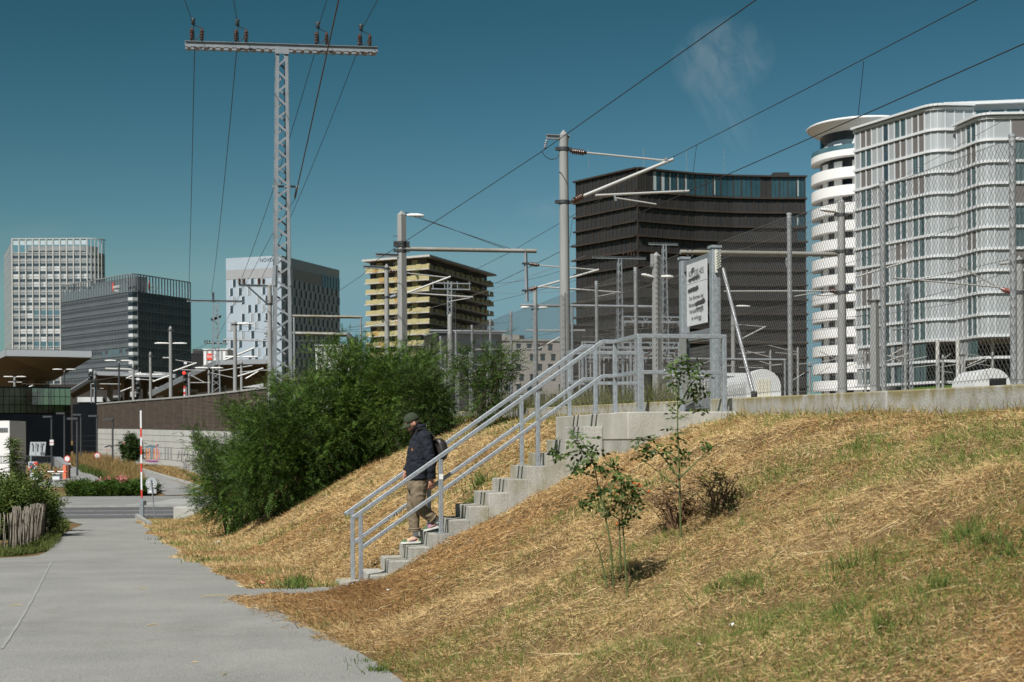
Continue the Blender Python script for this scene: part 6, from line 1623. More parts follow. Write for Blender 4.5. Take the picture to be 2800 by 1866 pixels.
# long pale straws
n = 1300; l = rng.uniform(-13, 14, n); s = rng.uniform(-0.8, 4.5, n); X = B0.x + SV.x * s + LV.x * l; Y = B0.y + SV.y * s + LV.y * l
ok = (X > path_x(Y)) & ~((s > -0.3) & (s < 3.1) & (l > -0.05) & (l < 1.1)) & ~((s > 3.0) & (l > -1.3) & (l < 2.6)) & (Y > 4.5); X, Y, s, l = X[ok], Y[ok], s[ok], l[ok]; n = len(X)
az = math.atan2(-SV.y, -SV.x) + rng.normal(0, 0.7, n); gx_ = (H(X + np.cos(az) * .2, Y + np.sin(az) * .2) - H(X, Y)) / 0.2
parts.append(blades(X, Y, H(X, Y) + 0.02, rnd(0.12, 0.36, n), np.maximum(0.0045, 0.00042 * Y) * rnd(.8, 1.4, n), az, np.arctan(gx_) + rng.normal(0.05, 0.12, n), lerp((0.74, 0.62, 0.40), (0.58, 0.42, 0.19), rng.random(n)), rnd(0, .08, n)))
# green tufts: along the path edge, at the stair foot, on the right-hand slope
tf = []
for (x, y, k, h) in [(800, 1612, 260, .17), (820, 1600, 200, .2), (735, 1600, 60, .1), (640, 1575, 60, .1), (560, 1540, 120, .14), (540, 1530, 80, .13), (470, 1490, 60, .14), (455, 1478, 60, .15), (1300, 1380, 160, .2), (1310, 1330, 120, .25), (1285, 1440, 60, .15),
                     (1960, 1620, 160, .13), (2040, 1610, 160, .14), (2320, 1560, 120, .15), (2640, 1490, 200, .18), (2690, 1500, 160, .15), (2300, 1690, 160, .12), (2420, 1730, 160, .12), (2280, 1440, 60, .12), (2560, 1620, 160, .13), (2760, 1540, 160, .16), (1040, 1840, 150, .1), (1000, 1815, 80, .08), (900, 1700, 60, .06),
                     (2330, 1235, 60, .12), (2450, 1230, 60, .12), (1780, 1330, 80, .12), (1640, 1400, 80, .12), (1530, 1420, 80, .12), (1000, 1400, 80, .15), (860, 1420, 50, .12)]:
    g_ = G(x, y)
    for _ in range(k):
        r_ = abs(rng.normal(0, 0.13)) * (0.6 + g_.y / 25); a_ = rng.uniform(0, 6.28); tf.append((g_.x + r_ * math.cos(a_), g_.y + r_ * math.sin(a_), h * rng.uniform(.5, 1.3)))
tf = np.array(tf); n = len(tf); X, Y = tf[:, 0], tf[:, 1]
parts.append(blades(X, Y, H(X, Y) - .01, tf[:, 2], np.maximum(0.0045, 0.0005 * Y) * rnd(.8, 1.5, n), rnd(0, 6.28, n), rnd(0.7, 1.45, n), lerp((0.07, 0.12, 0.022), (0.17, 0.23, 0.06), rng.random(n)), rnd(0, .35, n)))
# weeds beyond the low wall near the landing and along its foot
n = 3800; l = rng.uniform(2.6, 17, n); s = rng.uniform(4.95, 5.9, n); X = B0.x + SV.x * s + LV.x * l; Y = B0.y + SV.y * s + LV.y * l
parts.append(blades(X, Y, zwall(l) - .15, rnd(0.2, 0.75, n), rnd(.006, .014, n), rnd(0, 6.28, n), rnd(1.0, 1.5, n), lerp((0.10, 0.15, 0.03), (0.30, 0.26, 0.10), rng.random(n)), rnd(0, .2, n)))
n = 5200; l = rng.uniform(-13, 30, n); s = rng.uniform(4.30, 4.60, n); X = B0.x + SV.x * s + LV.x * l; Y = B0.y + SV.y * s + LV.y * l; ok = ~((l > -1.2) & (l < 2.6)) & (Y > 4); X, Y = X[ok], Y[ok]; n = len(X)
parts.append(blades(X, Y, H(X, Y) - .01, rnd(0.06, 0.26, n), np.maximum(0.005, 0.0005 * Y) * rnd(.8, 1.4, n), rnd(0, 6.28, n), rnd(0.5, 1.4, n), lerp((0.46, 0.32, 0.13), (0.20, 0.20, 0.06), rng.random(n)), rnd(0, .3, n)))
# heaped hay along the foot of the slope in front of the stairs
n = 60000; l = rng.normal(-1.7, 1.25, n); s = rng.normal(-0.45, 0.42, n) - 0.12 * l * 0; X = B0.x + SV.x * s + LV.x * l; Y = B0.y + SV.y * s + LV.y * l; ok = (l < np.where(s < -0.3, -0.7, -0.12)) & (X > path_x(Y) - 0.35); X, Y, s, l = X[ok], Y[ok], s[ok], l[ok]; n = len(X)
heap = 0.14 * np.exp(-((s + 0.25) / 0.4) ** 2) * np.exp(-((l + 1.0) / 0.9) ** 2) * (1 + 0.6 * noise2(X, Y, 5, 8))
parts.append(blades(X, Y, H(X, Y) + rng.random(n) * np.maximum(heap, 0.015), rnd(0.04, 0.14, n), rnd(.004, .010, n), rnd(0, 6.28, n), rng.normal(0.12, 0.35, n), lerp((0.50, 0.30, 0.13), (0.20, 0.11, 0.045), rng.random(n) ** .8), rnd(0, .1, n), True))
stuff_mesh('dry_grass', parts, 'cut dry grass, straw and green tufts covering the embankment')
# left verge beside the palings and the bank by the ramp
parts = []
vp = [G(x, y) for x, y in ((20, 1522), (60, 1519), (100, 1513), (126, 1507), (140, 1495), (155, 1480), (170, 1462), (182, 1448), (186, 1436), (178, 1420))]
Xs, Ys = [], []
for a, b in zip(vp[:-1], vp[1:]):
    for _ in range(800):
        q = rng.random(); c = a.lerp(b, q); Xs.append(c.x + 0.05 - abs(rng.normal(0, 0.42))); Ys.append(c.y + rng.normal(0, .12))
X, Y = np.array(Xs), np.array(Ys); n = len(X)
parts.append(blades(X, Y, zpath(Y), rnd(0.05, 0.28, n), rnd(.008, .016, n), rnd(0, 6.28, n), rnd(.7, 1.45, n), lerp((0.06, 0.10, 0.02), (0.20, 0.22, 0.07), rng.random(n)), rnd(0, .3, n)))
stuff_mesh('verge_grass', parts, 'green grass along the foot of the paling fence')
parts = []
def patch(px_poly, n, h0, h1, c0, c1, w0=.03):
    from mathutils.geometry import tessellate_polygon
    pts = [G(x, y) for x, y in px_poly]; tri = tessellate_polygon([[Vector((p.x, p.y, 0)) for p in pts]]); ar = np.array([abs((pts[b].x - pts[a].x) * (pts[c].y - pts[a].y) - (pts[c].x - pts[a].x) * (pts[b].y - pts[a].y)) for a, b, c in tri]); k = rng.choice(len(tri), n, p=ar / ar.sum())
    T = np.array([[(pts[i].x, pts[i].y) for i in t_] for t_ in tri])[k]; u, v = rng.random(n), rng.random(n); f = u + v > 1; u[f], v[f] = 1 - u[f], 1 - v[f]
    q = T[:, 0] + (T[:, 1] - T[:, 0]) * u[:, None] + (T[:, 2] - T[:, 0]) * v[:, None]; X, Y = q[:, 0], q[:, 1]
    parts.append(blades(X, Y, H(X, Y), rnd(h0, h1, n), rnd(w0 * .6, w0 * 1.3, n), rnd(0, 6.28, n), rnd(.8, 1.5, n), lerp(c0, c1, rng.random(n)), rnd(0, .25, n)))
patch([(190, 1275), (210, 1262), (260, 1262), (300, 1268), (330, 1280), (300, 1308), (255, 1298), (215, 1283)], 6000, 0.5, 1.5, (0.40, 0.28, 0.12), (0.20, 0.13, 0.05))
patch([(285, 1300), (340, 1280), (372, 1292), (392, 1312), (400, 1345), (385, 1350), (300, 1330)], 5000, 0.4, 1.1, (0.40, 0.28, 0.12), (0.22, 0.16, 0.06))
patch([(300, 1268), (380, 1283), (460, 1306), (560, 1335), (570, 1300), (500, 1285), (430, 1272), (330, 1262)], 6500, 0.1, 0.3, (0.46, 0.33, 0.15), (0.30, 0.20, 0.08), 0.04)
patch([(215, 1285), (260, 1300), (300, 1310), (300, 1318), (270, 1310), (225, 1295)], 1200, 0.4, 0.9, (0.06, 0.10, 0.02), (0.14, 0.18, 0.05))
stuff_mesh('ramp_grass', parts, 'tall dry grass on the banks beside the ramp path')

# ------------------------------------------------------------------ leaves
m_leaf = attr_mat('leaf', 0.55, 0.22, 0.22)
m_bark = mat('bark', (0.09, 0.07, 0.05), 0.9, c2=(0.15, 0.12, 0.09), scale=8, stretch=(1, 1, .3))
def fronds(C, D, L, pairs, ll, lw, c0, c1, droop=0.25):
    "compound leaves: C centres (n,3), D directions (n,3)"
    n = len(C); D = D / (np.linalg.norm(D, axis=1, keepdims=True) + 1e-9)
    up = np.tile(np.array([[0, 0, 1.0]]), (n, 1)) + rng.normal(0, .45, (n, 3)); S = np.cross(D, up); S /= (np.linalg.norm(S, axis=1, keepdims=True) + 1e-9); U = np.cross(S, D)
    m = pairs * 2 + 1; Vs = []; Cs = []; L = L * rnd(.7, 1.25, n); tt = rng.random(n)
    base = lerp(c0, c1, tt)
    for j in range(m):
        f = 1.0 if j == m - 1 else 0.22 + 0.72 * (j // 2) / max(1, pairs - 0.5)
        p = C + D * (L * f)[:, None] + np.array([[0, 0, -1]]) * (droop * L * f * f)[:, None]
        if j == m - 1: dr = D + np.array([[0, 0, -.3]])
        else: dr = S * (1 if j % 2 else -1) + D * 0.35 + np.array([[0, 0, -.25]]) + rng.normal(0, .18, (n, 3))
        dr = dr / np.linalg.norm(dr, axis=1, keepdims=True); pe = np.cross(dr, U + rng.normal(0, .35, (n, 3))); pe /= (np.linalg.norm(pe, axis=1, keepdims=True) + 1e-9)
        l_ = ll * rnd(.75, 1.25, n)[:, None]; w_ = lw * rnd(.8, 1.2, n)[:, None]
        Vs.append(np.stack([p, p + dr * l_ * .45 + pe * w_ * .5, p + dr * l_, p + dr * l_ * .45 - pe * w_ * .5], 1)); Cs.append(base * (0.8 + 0.4 * rng.random(n))[:, None])
    V = np.concatenate(Vs).reshape(-1, 3); Q = np.arange(len(V)).reshape(-1, 4); return V, Q, np.concatenate(Cs)
def crown_mesh(name, parts, parent, m=None):
    o = 0; Vs, Ts, Cs = [], [], []
    for V, T, C in parts: Vs.append(V); Ts.append(T + o); Cs.append(C); o += len(V)
    off = Vector((0, 0, 0)); p = parent
    while p is not None: off = off + p.location; p = p.parent
    return numpy_mesh(name, np.concatenate(Vs) - np.array([[off.x, off.y, off.z]]), np.concatenate(Ts), m or m_leaf, np.concatenate(Cs), parent)
GD0, GD1 = (0.022, 0.052, 0.009), (0.100, 0.180, 0.026)
def bush(label, base, h, rx, ry, clumps, per=18, c0=GD0, c1=GD1, leaf=(0.29, 6, 0.050, 0.0195), cz=0.53, rz=0.52, name='robinia_bush', cat='bush', group=None, lean=(0, 0), shoots=9, seed=0):
    base = Vector(base); t = thing(name, label, cat, base, group=group); r_ = np.random.default_rng(seed + 100)
    cen = np.array([base.x + lean[0], base.y + lean[1], base.z + h * cz])
    k = r_.normal(size=(clumps, 3)); k /= np.linalg.norm(k, axis=1, keepdims=True); rad = r_.random(clumps) ** 0.42
    lob = 1 + 0.22 * np.sin(k[:, 0] * 5 + seed) * np.cos(k[:, 2] * 4 + seed * 2) + 0.16 * np.sin(k[:, 1] * 9 + k[:, 2] * 7 + seed)
    pc = cen + k * (rad * lob)[:, None] * np.array([rx, ry, h * rz])
    gz_ = H(pc[:, 0], pc[:, 1]); pc = pc[pc[:, 2] > gz_ + 0.12]
    # shoots that stand out of the outline
    sh = []
    for _ in range(shoots):
        a = r_.uniform(0, 6.28); q = np.array([cen[0] + rx * .7 * math.cos(a), cen[1] + ry * .7 * math.sin(a), cen[2] + h * rz * r_.uniform(.5, .85)])
        for j in range(4): sh.append(q + np.array([math.cos(a) * .12 * j, math.sin(a) * .12 * j, 0.17 * j]))
    if sh: pc = np.concatenate([pc, np.array(sh)])
    C = np.repeat(pc, per, 0); C = C + r_.normal(0, 0.15 * max(1, h / 4), C.shape)
    D = (C - cen) / np.array([rx, ry, h * .5]); D = D / (np.linalg.norm(D, axis=1, keepdims=True) + 1e-6) + r_.normal(0, .55, C.shape) + np.array([[0, 0, .25]])
    cl = np.repeat(r_.random(len(pc)), per)
    parts = [fronds(C, D, *leaf, c0, c1)]
    V, Q, cc = parts[0]; cc *= np.tile(0.62 + 0.75 * cl, leaf[1] * 2 + 1)[:, None]
    crown_mesh('crown', [(V, Q, cc)], t)
    mb = MB()
    for i in r_.choice(len(pc), min(16, len(pc)), replace=False):
        q = Vector(pc[i]); b = base + Vector((r_.normal(0, rx * .15), r_.normal(0, ry * .12), -0.1)); mid = b.lerp(q, .5) + Vector((r_.normal(0, .12), r_.normal(0, .12), .1)); mb.pipe([b, mid, q], [0.035, 0.02, 0.008], 5)
    mb.build('stems', m_bark, t); return t
def pxbush(label, xb, yb, yt, hw, depth, clumps, seed, **k):
    b = G(xb, yb); s_ = b.y / F; return bush(label, b, (yb - yt) * s_, hw * s_, depth, clumps, seed=seed, **k)
pxbush('dark green robinia bush lowest on the slope, overhanging the path edge', 650, 1452, 1225, 112, 1.1, 230, 1)
pxbush('dark green robinia bush second up the slope, beside the lowest one', 765, 1410, 1140, 118, 1.3, 270, 2)
pxbush('broad dark robinia bush in the middle of the thicket, hiding the pylon foot', 865, 1350, 1065, 120, 1.4, 280, 3)
pxbush('tall robinia bush at the top of the thicket below the square lamp mast', 985, 1285, 985, 118, 1.5, 300, 4, c1=(0.125, 0.215, 0.032))
pxbush('robinia bush behind the head of the walking man', 1105, 1220, 995, 85, 1.2, 190, 5, c1=(0.125, 0.215, 0.032))
pxbush('small leafy robinia clump at the wall right behind the walking man', 1180, 1200, 1060, 48, 0.7, 90, 6, c1=(0.085, 0.14, 0.03))
pxbush('open robinia bush at the low wall beyond the stair handrail', 1328, 1172, 1030, 32, 0.6, 26, 7, c1=(0.09, 0.15, 0.03), shoots=8)
pxbush('reddish green bush in the gap between thicket and graffitied wall', 562, 1345, 1210, 34, 1.0, 70, 8, c0=(0.05, 0.05, 0.015), c1=(0.11, 0.10, 0.03))
pxbush('far robinia bush in front of the slatted wall and pylon leg', 705, 1360, 1150, 90, 1.2, 170, 9)
pxbush('pale feathery robinia shoots above the thicket beside the tall pylon', 820, 1300, 1035, 60, 1.0, 70, 10, c0=(0.06, 0.09, 0.02), c1=(0.14, 0.18, 0.05), shoots=9)
pxbush('low robinia scrub on the slope edge right below the walking man head', 1000, 1255, 1130, 50, 0.7, 70, 11)
b = P(360, 1262, 116); bush('single green shrub against the graffitied concrete wall', (b.x, b.y, b.z), 1.75, 0.75, 0.6, 90, 10, seed=12, leaf=(.3, 3, .16, .08), name='wall_shrub', c1=(0.06, 0.10, 0.022), shoots=1)
# hemp-like bush behind the palings
LG0, LG1 = (0.045, 0.085, 0.015), (0.16, 0.21, 0.05)
for k, (x, y, yt, hw, lab) in enumerate([(10, 1480, 1335, 66, 'light green leafy bush behind the paling fence at its open end'), (75, 1475, 1342, 52, 'light green leafy bush behind the middle of the paling fence'), (128, 1462, 1362, 40, 'light green leafy bush leaning over the path end of the paling fence')]):
    b = G(x, y); Yb = b.y + 1.6 + .5 * k; b = Vector((P((-5, 62, 100)[k], 1400, Yb).x, Yb, float(zpath(Yb)))); hw = (62, 44, 26)[k]; s_ = b.y / F; bush(lab, b, (yb_ := (y - yt) * s_), hw * s_, 1.2, 230, 12, LG0, LG1, (0.22, 2, 0.11, 0.04), seed=30 + k, name='leafy_bush', shoots=2, cz=.5)
b = G(50, 1478); b = Vector((P(48, 1400, b.y + 1.4).x, b.y + 1.4, float(zpath(b.y + 1.4)))); s_ = b.y / F
t = thing('spiky_plant', 'tall spiky leafed stem rising above the light green bush', 'plant', b); hh = (1478 - 1205) * s_
MB().pipe([b, b + Vector((-.03, 0, hh * .6)), b + Vector((-.12, 0, hh))], [.02, .014, .006], 5).build('stem', mat('green_stem', (0.08, 0.12, 0.03), 0.7), t)
n = 150; q = rng.random(n) ** .8 * .42 + .58; C = np.stack([b.x - .12 * q ** 3 + 0 * q, b.y + 0 * q, b.z + hh * q], 1); a = rnd(0, 6.28, n); D = np.stack([np.cos(a), np.sin(a), rnd(-.1, .6, n)], 1)
crown_mesh('leaves', [fronds(C, D, 0.16, 2, 0.15, 0.03, LG0, LG1, .4)], t)
# low hedge with pink flowers in the traffic island
t = thing('flower_hedge', 'low green hedge with pink flowers on the island across the road', 'hedge', P(280, 1350, 93))
a, b = P(172, 1350, 92.5), P(392, 1351, 92.5); n = 5200; u = rng.random(n); C = np.stack([a.x + (b.x - a.x) * u, 92.5 + rnd(0, 4.5, n), -1.55 + rng.random(n) ** .6 * (0.72 + 0.16 * np.sin(u * 17) + .1 * np.sin(u * 41))], 1)
D = rng.normal(size=(n, 3)) + np.array([[0, -.3, .6]]); crown_mesh('leaves', [fronds(C, D, 0.3, 2, 0.17, 0.07, (0.03, 0.065, 0.008), (0.075, 0.14, 0.018))], t)
fl_ = [(285, 1309), (300, 1311), (315, 1306), (335, 1306), (345, 1310), (325, 1316), (268, 1320), (272, 1324), (195, 1322), (205, 1324), (215, 1328), (290, 1314), (310, 1315), (338, 1314)]
pts_ = []
for x, y in fl_:
    p = P(x, y, 96.0)
    for _ in range(16): pts_.append((p.x + rng.normal(0, .14), 96 + rng.normal(0, .4), p.z + rng.normal(-.05, .10)))
C = np.array(pts_); tag(crown_mesh('flowers', [fronds(C, rng.normal(size=C.shape), 0.05, 1, 0.13, 0.10, (0.55, 0.16, 0.17), (0.75, 0.32, 0.30))], t), None, None, None, 'stuff')

# saplings on the near slope
m_stem = mat('sapling_stem', (0.10, 0.13, 0.04), 0.7)
def sapling(label, xb, yb, stems, clusters, leaf=(0.07, 2, 0.050, 0.026), per=16, c0=(0.035, 0.07, 0.016), c1=(0.11, 0.165, 0.04), spread=0.05, name='sapling', sm=m_stem):
    b = G(xb, yb); Y = b.y; t = thing(name, label, 'plant', b)
    for st in stems:
        ps = [P(x, y, Y + 0.06 * math.sin(i * 1.7 + x)) for i, (x, y) in enumerate(st)]; ps[0] = ps[0] - Vector((0, 0, 0.05)); k = len(ps); MB().pipe(ps, [0.0085 - 0.006 * i / (k - 1) for i in range(k)], 6).build('stem', sm, t)
    C = []
    for x, y, r_, w in clusters:
        p = P(x, y, Y)
        for _ in range(max(2, int(per * w * 0.36))): C.append((p.x + rng.normal(0, r_ / F * Y * .55), Y + rng.normal(0, .09), p.z + rng.normal(0, r_ / F * Y * .5)))
    C = np.array(C); D = rng.normal(size=C.shape) * np.array([1, 1, .5]); crown_mesh('leaves', [fronds(C, D, *leaf, c0, c1)], t); return t
def rc(x, y): return 1500 + x * 0.3188, 1150 + y * 0.3188
cl1 = [rc(x, y) + (16, 1.0) for x, y in ((240, 120), (200, 170), (340, 240), (360, 300), (230, 420), (260, 440), (330, 390), (390, 330), (470, 400), (560, 390), (610, 470), (430, 600), (410, 650), (500, 640), (590, 560), (650, 560), (690, 500), (780, 690), (640, 660), (330, 690), (300, 720), (560, 720), (620, 760), (520, 800), (690, 720), (740, 640), (640, 850), (60, 300), (120, 290), (280, 180))]
sapling('green many-stemmed sapling with orange hips nearest the stair foot', 1708, 1640, [[rc(680, 1500), rc(650, 1100), rc(630, 800), rc(625, 560), rc(610, 400)], [rc(560, 1380), rc(530, 1050), rc(480, 790), rc(430, 600), rc(400, 430), rc(360, 280), rc(250, 130)], [rc(620, 1250), rc(610, 1000), rc(605, 850), rc(510, 790), rc(420, 740)], [rc(500, 1370), rc(440, 1130), rc(380, 1000)], [rc(640, 850), rc(700, 700), rc(790, 660)], [rc(430, 620), rc(330, 690), rc(270, 700)], [rc(400, 430), rc(240, 420)], [rc(250, 200), rc(130, 290), rc(40, 310)]], cl1)
hp = G(1708, 1640)
t = thing('rose_hips', 'orange rose hips scattered on the many-stemmed sapling', 'fruit', P(1720, 1330, hp.y))
for x, y in ((565, 625), (575, 578), (640, 552), (715, 607), (720, 535), (740, 540), (775, 545), (785, 562), (860, 608), (700, 688), (585, 888), (765, 565)):
    p = P(*rc(x, y), hp.y - .05); MB().lathe(p, [(0.002, -.009), (0.0075, -.004), (0.0075, .004), (0.002, .009)], 8).build('hip', mat('orange_hip', (0.70, 0.13, 0.02), 0.4), t)
cl2 = [(1868, 985, 16, 1), (1850, 1000, 14, 1), (1885, 1000, 14, 1), (1900, 1040, 14, 1), (1915, 1030, 10, .6), (1880, 1060, 16, 1), (1850, 1040, 16, 1), (1830, 1010, 14, .8), (1905, 1075, 14, 1), (1890, 1095, 12, .8), (1912, 1110, 10, .8), (1870, 1020, 18, 1.2), (1900, 1000, 12, .8), (1850, 1105, 8, .7), (1862, 1140, 8, .6), (1843, 1130, 8, .6), (1846, 1170, 8, .6), (1858, 1190, 9, .6), (1845, 1215, 12, .8), (1866, 1230, 14, .8), (1838, 1240, 12, 1), (1785, 1215, 22, 1.4), (1770, 1235, 18, 1.2), (1800, 1235, 16, 1), (1755, 1250, 12, .8), (1930, 1230, 12, .7), (1945, 1225, 9, .5), (1855, 1265, 10, .7), (1750, 1205, 14, 1)]
sapling('tall single-stemmed sapling standing in front of the gate and landing', 1862, 1480, [[(1862, 1480), (1858, 1300), (1853, 1180), (1852, 1080), (1862, 1020), (1872, 985)], [(1853, 1100), (1890, 1050), (1910, 1030)], [(1852, 1070), (1830, 1020)], [(1857, 1290), (1810, 1245), (1780, 1220)], [(1860, 1320), (1760, 1260)], [(1858, 1290), (1935, 1235)], [(1853, 1090), (1900, 1095)]], cl2)
BR0, BR1 = (0.19, 0.125, 0.055), (0.36, 0.24, 0.115)
m_dstem = mat('dead_stem', (0.17, 0.10, 0.055), 0.9)
def dead(label, x, y, r_, n, g, name='withered_shrub'):
    b = G(x, y); s_ = b.y / F; stems = [[(x, y), (x + rng.normal(0, r_ * .45), y - r_ * rng.uniform(.5, 1.2)), (x + rng.normal(0, r_ * .9), y - r_ * rng.uniform(.9, 1.8))] for _ in range(n)]
    return sapling(label, x, y, stems, [(x + rng.normal(0, r_ * .5), y - r_ * rng.uniform(.2, 1.6), r_ * .5, 1.3) for _ in range(26)], (0.05, 1, 0.04, 0.016), 16, *( (BR0, BR1) if not g else ((0.085, 0.10, 0.03), (0.24, 0.21, 0.08))), name=name, sm=m_dstem)
dead('brown withered shrub between the two saplings', 1850, 1455, 85, 40, False)
dead('half green withered shrub behind the tall sapling', 1965, 1400, 66, 26, True)
for (x, y, yt, lab) in ((2700, 1105, 1020, 'green weed at the low wall below the hotel wing'), (2668, 1108, 1060, 'small green weed beside the larger one at the low wall')):
    st = [[(x + dx, y), (x + dx * 1.6 + 4, (y + yt) / 2), (x + dx * 2.2, yt + abs(dx))] for dx in (-12, -5, 2, 9)]; sapling(lab, x, y, st, [(x + dx * 1.8, yt + (y - yt) * q, 8, .9) for dx in (-12, -5, 2, 9) for q in (.1, .35, .6, .8)], (0.05, 2, 0.035, 0.012), 14, (0.05, 0.09, 0.02), (0.14, 0.18, 0.05), name='wall_weed')
# plants on the yellow balconies
rr = random.Random(17)
for k, p in enumerate(plants_apartment):
    n = 10; s_ = rr.uniform(.45, .95); C = np.array([(p.x + rng.normal(0, s_ * .6), p.y + rng.normal(0, .3), p.z + abs(rng.normal(0, s_ * .45))) for _ in range(n)]); t = thing('balcony_plant', 'green plant on a balcony of the yellow apartment block', 'plant', p, group='plants on the yellow balconies')
    crown_mesh('leaves', [fronds(C, rng.normal(size=C.shape) + np.array([[0, 0, .4]]), .5, 2, .42, .22, (0.025, 0.05, 0.012), (0.08, 0.12, 0.03))], t)

# ------------------------------------------------------------------ paling fence on the left
m_pale = mat('grey_weathered_wood', (0.36, 0.32, 0.26), 0.9, c2=(0.16, 0.135, 0.11), scale=6, stretch=(5, 5, .4))
line = [G(-70, 1522), G(0, 1520), G(60, 1517), G(100, 1506), G(125, 1490), G(145, 1470), G(160, 1452), G(167, 1440)]
t = thing('paling_fence', 'weathered grey fence of split chestnut palings wired together along the path', 'fence', line[2])
ds = [0]
for a, b in zip(line[:-1], line[1:]): ds.append(ds[-1] + (b - a).length)
rr = random.Random(4); d = 0.0; npl = 0; tops = []
while d < ds[-1]:
    i = max(k for k in range(len(ds)) if ds[k] <= d); i = min(i, len(line) - 2); f = (d - ds[i]) / (ds[i + 1] - ds[i]); p = line[i].lerp(line[i + 1], f); p.z = float(zpath(p.y)); p.x -= 0.28
    h = rr.uniform(0.80, 0.98); w = rr.uniform(.022, .04); tl = Vector((rr.gauss(0, .05), rr.gauss(0, .03), h)); tw = rr.uniform(-.5, .5); ax = Vector((math.cos(tw), math.sin(tw), 0))
    mb = MB(); mid = p + tl * .5 + Vector((rr.gauss(0, .012), rr.gauss(0, .01), 0)); mb.beam(p - Vector((0, 0, .1)), mid, w, w * .7, ax); mb.beam(mid, p + tl, w * .95, w * .6, ax); mb.build('paling', m_pale, t); npl += 1
    d += rr.uniform(.055, .105)
for hz in (0.22, 0.62):
    MB().pipe([Vector((q.x - .28, q.y - .03, float(zpath(q.y)) + hz)) for q in line], 0.006, 4).build('binding_wire', m_cable, t)

# ------------------------------------------------------------------ litter
m_lit = mat('white_litter', (0.78, 0.78, 0.76), 0.7); m_pink = mat('pink_litter', (0.75, 0.22, 0.22), 0.6)
def litter(label, x, y, w, m, group=None, name='paper_scrap'):
    g_ = G(x, y); s_ = w * g_.y / F; r_ = random.Random(x * 7 + y); vs = []
    for k in range(9): a = k * 0.7; vs.append(g_ + Vector((s_ * .5 * math.cos(a) * r_.uniform(.5, 1), s_ * .5 * math.sin(a) * r_.uniform(.5, 1), .03 + r_.uniform(0, s_ * .5))))
    vs.append(g_ + Vector((0, 0, .03 + s_ * .3))); return tag(MB().add(vs, [(k, (k + 1) % 9, 9) for k in range(9)]).build(name, m), label, 'litter', group)
litter('crumpled white paper on the hay below the stair foot', 1063, 1626, 22, m_lit); litter('crumpled pink wrapper at the path edge below the stairs', 718, 1608, 24, m_pink)
litter('white lump of paper low on the near slope among green tufts', 2000, 1727, 20, m_lit); litter('clear plastic scrap on the grass beside the path below the thicket', 596, 1492, 20, m_lit)
litter('white scrap of paper at the low wall above the walking man', 1275, 1158, 14, m_lit); litter('pink scrap just right of the landing corner', 1866, 1166, 9, m_pink)
for x, y in ((1637, 1388), (1640, 1320), (1652, 1280), (1832, 1205), (612, 1505), (1174, 1575), (920, 1455), (1912, 1780), (1045, 1795), (1015, 1785), (1540, 1290), (67, 1512)): litter('tiny white litter scrap lying in the grass', x, y, 9, m_lit, 'tiny litter scraps')
# stray straws on the asphalt
m_straw = mat('straw', (0.60, 0.45, 0.20), 0.8)
for x, y, x1, y1 in ((28, 1662, 60, 1660), (548, 1637, 616, 1633), (382, 1616, 402, 1615), (404, 1716, 430, 1714), (605, 1653, 622, 1651), (524, 1820, 540, 1819), (606, 1856, 618, 1850)):
    a, b = G(x, y), G(x1, y1); a.z += .022; b.z += .022; tag(MB().pipe([a, a.lerp(b, .5) + Vector((0, 0.01, .004)), b], .004, 4).build('straw', m_straw), 'single dry straw lying on the asphalt path', 'straw', 'straws on the path')
# ------------------------------------------------------------------ the walking man
from mathutils.bvhtree import BVHTree
DZ = 0.042
def M(rx, ry, lat=0.0):
    "close-up coordinates of the man (3.823 px per photo pixel) and metres towards the camera side -> world"
    x, y = 1040 + rx / 3.823, 1110 + ry / 3.823
    p = onS(x, y, SL(0, 0.50 - lat)); p.z += DZ; return p
FW, LT, UP = -SV, -LV, Vector((0, 0, 1))
def loft(mb, rings, n=18):
    "rings: (centre, radius along a, radius along b, a, b)"
    vs = []; fs = []
    for c, ra, rb, a, b in rings:
        for k in range(n):
            q = 2 * math.pi * k / n; vs.append(Vector(c) + a * (ra * math.cos(q)) + b * (rb * math.sin(q)))
    for i in range(len(rings) - 1):
        for k in range(n): fs.append((i * n + k, i * n + (k + 1) % n, (i + 1) * n + (k + 1) % n, (i + 1) * n + k))
    fs.append(tuple(range(n - 1, -1, -1))); fs.append(tuple((len(rings) - 1) * n + k for k in range(n)))
    mb.add(vs, fs, True)
def ell(mb, c, ra, rb, rc_, a, b, d, n=14):
    rings = []
    for k in range(1, n): q = math.pi * k / n; rings.append((Vector(c) - d * (rc_ * math.cos(q)), ra * math.sin(q), rb * math.sin(q), a, b))
    loft(mb, rings, 16)
def limb(mb, pts, n=14):
    pts = [(Vector(p), r) for p, r in pts]; out = []
    for (p, r), (q, r2) in zip(pts[:-1], pts[1:]):
        for k in range(6): f = k / 6; out.append((p.lerp(q, f), r + (r2 - r) * f))
    out.append(pts[-1]); mb.pipe([o[0] for o in out], [o[1] for o in out], n)
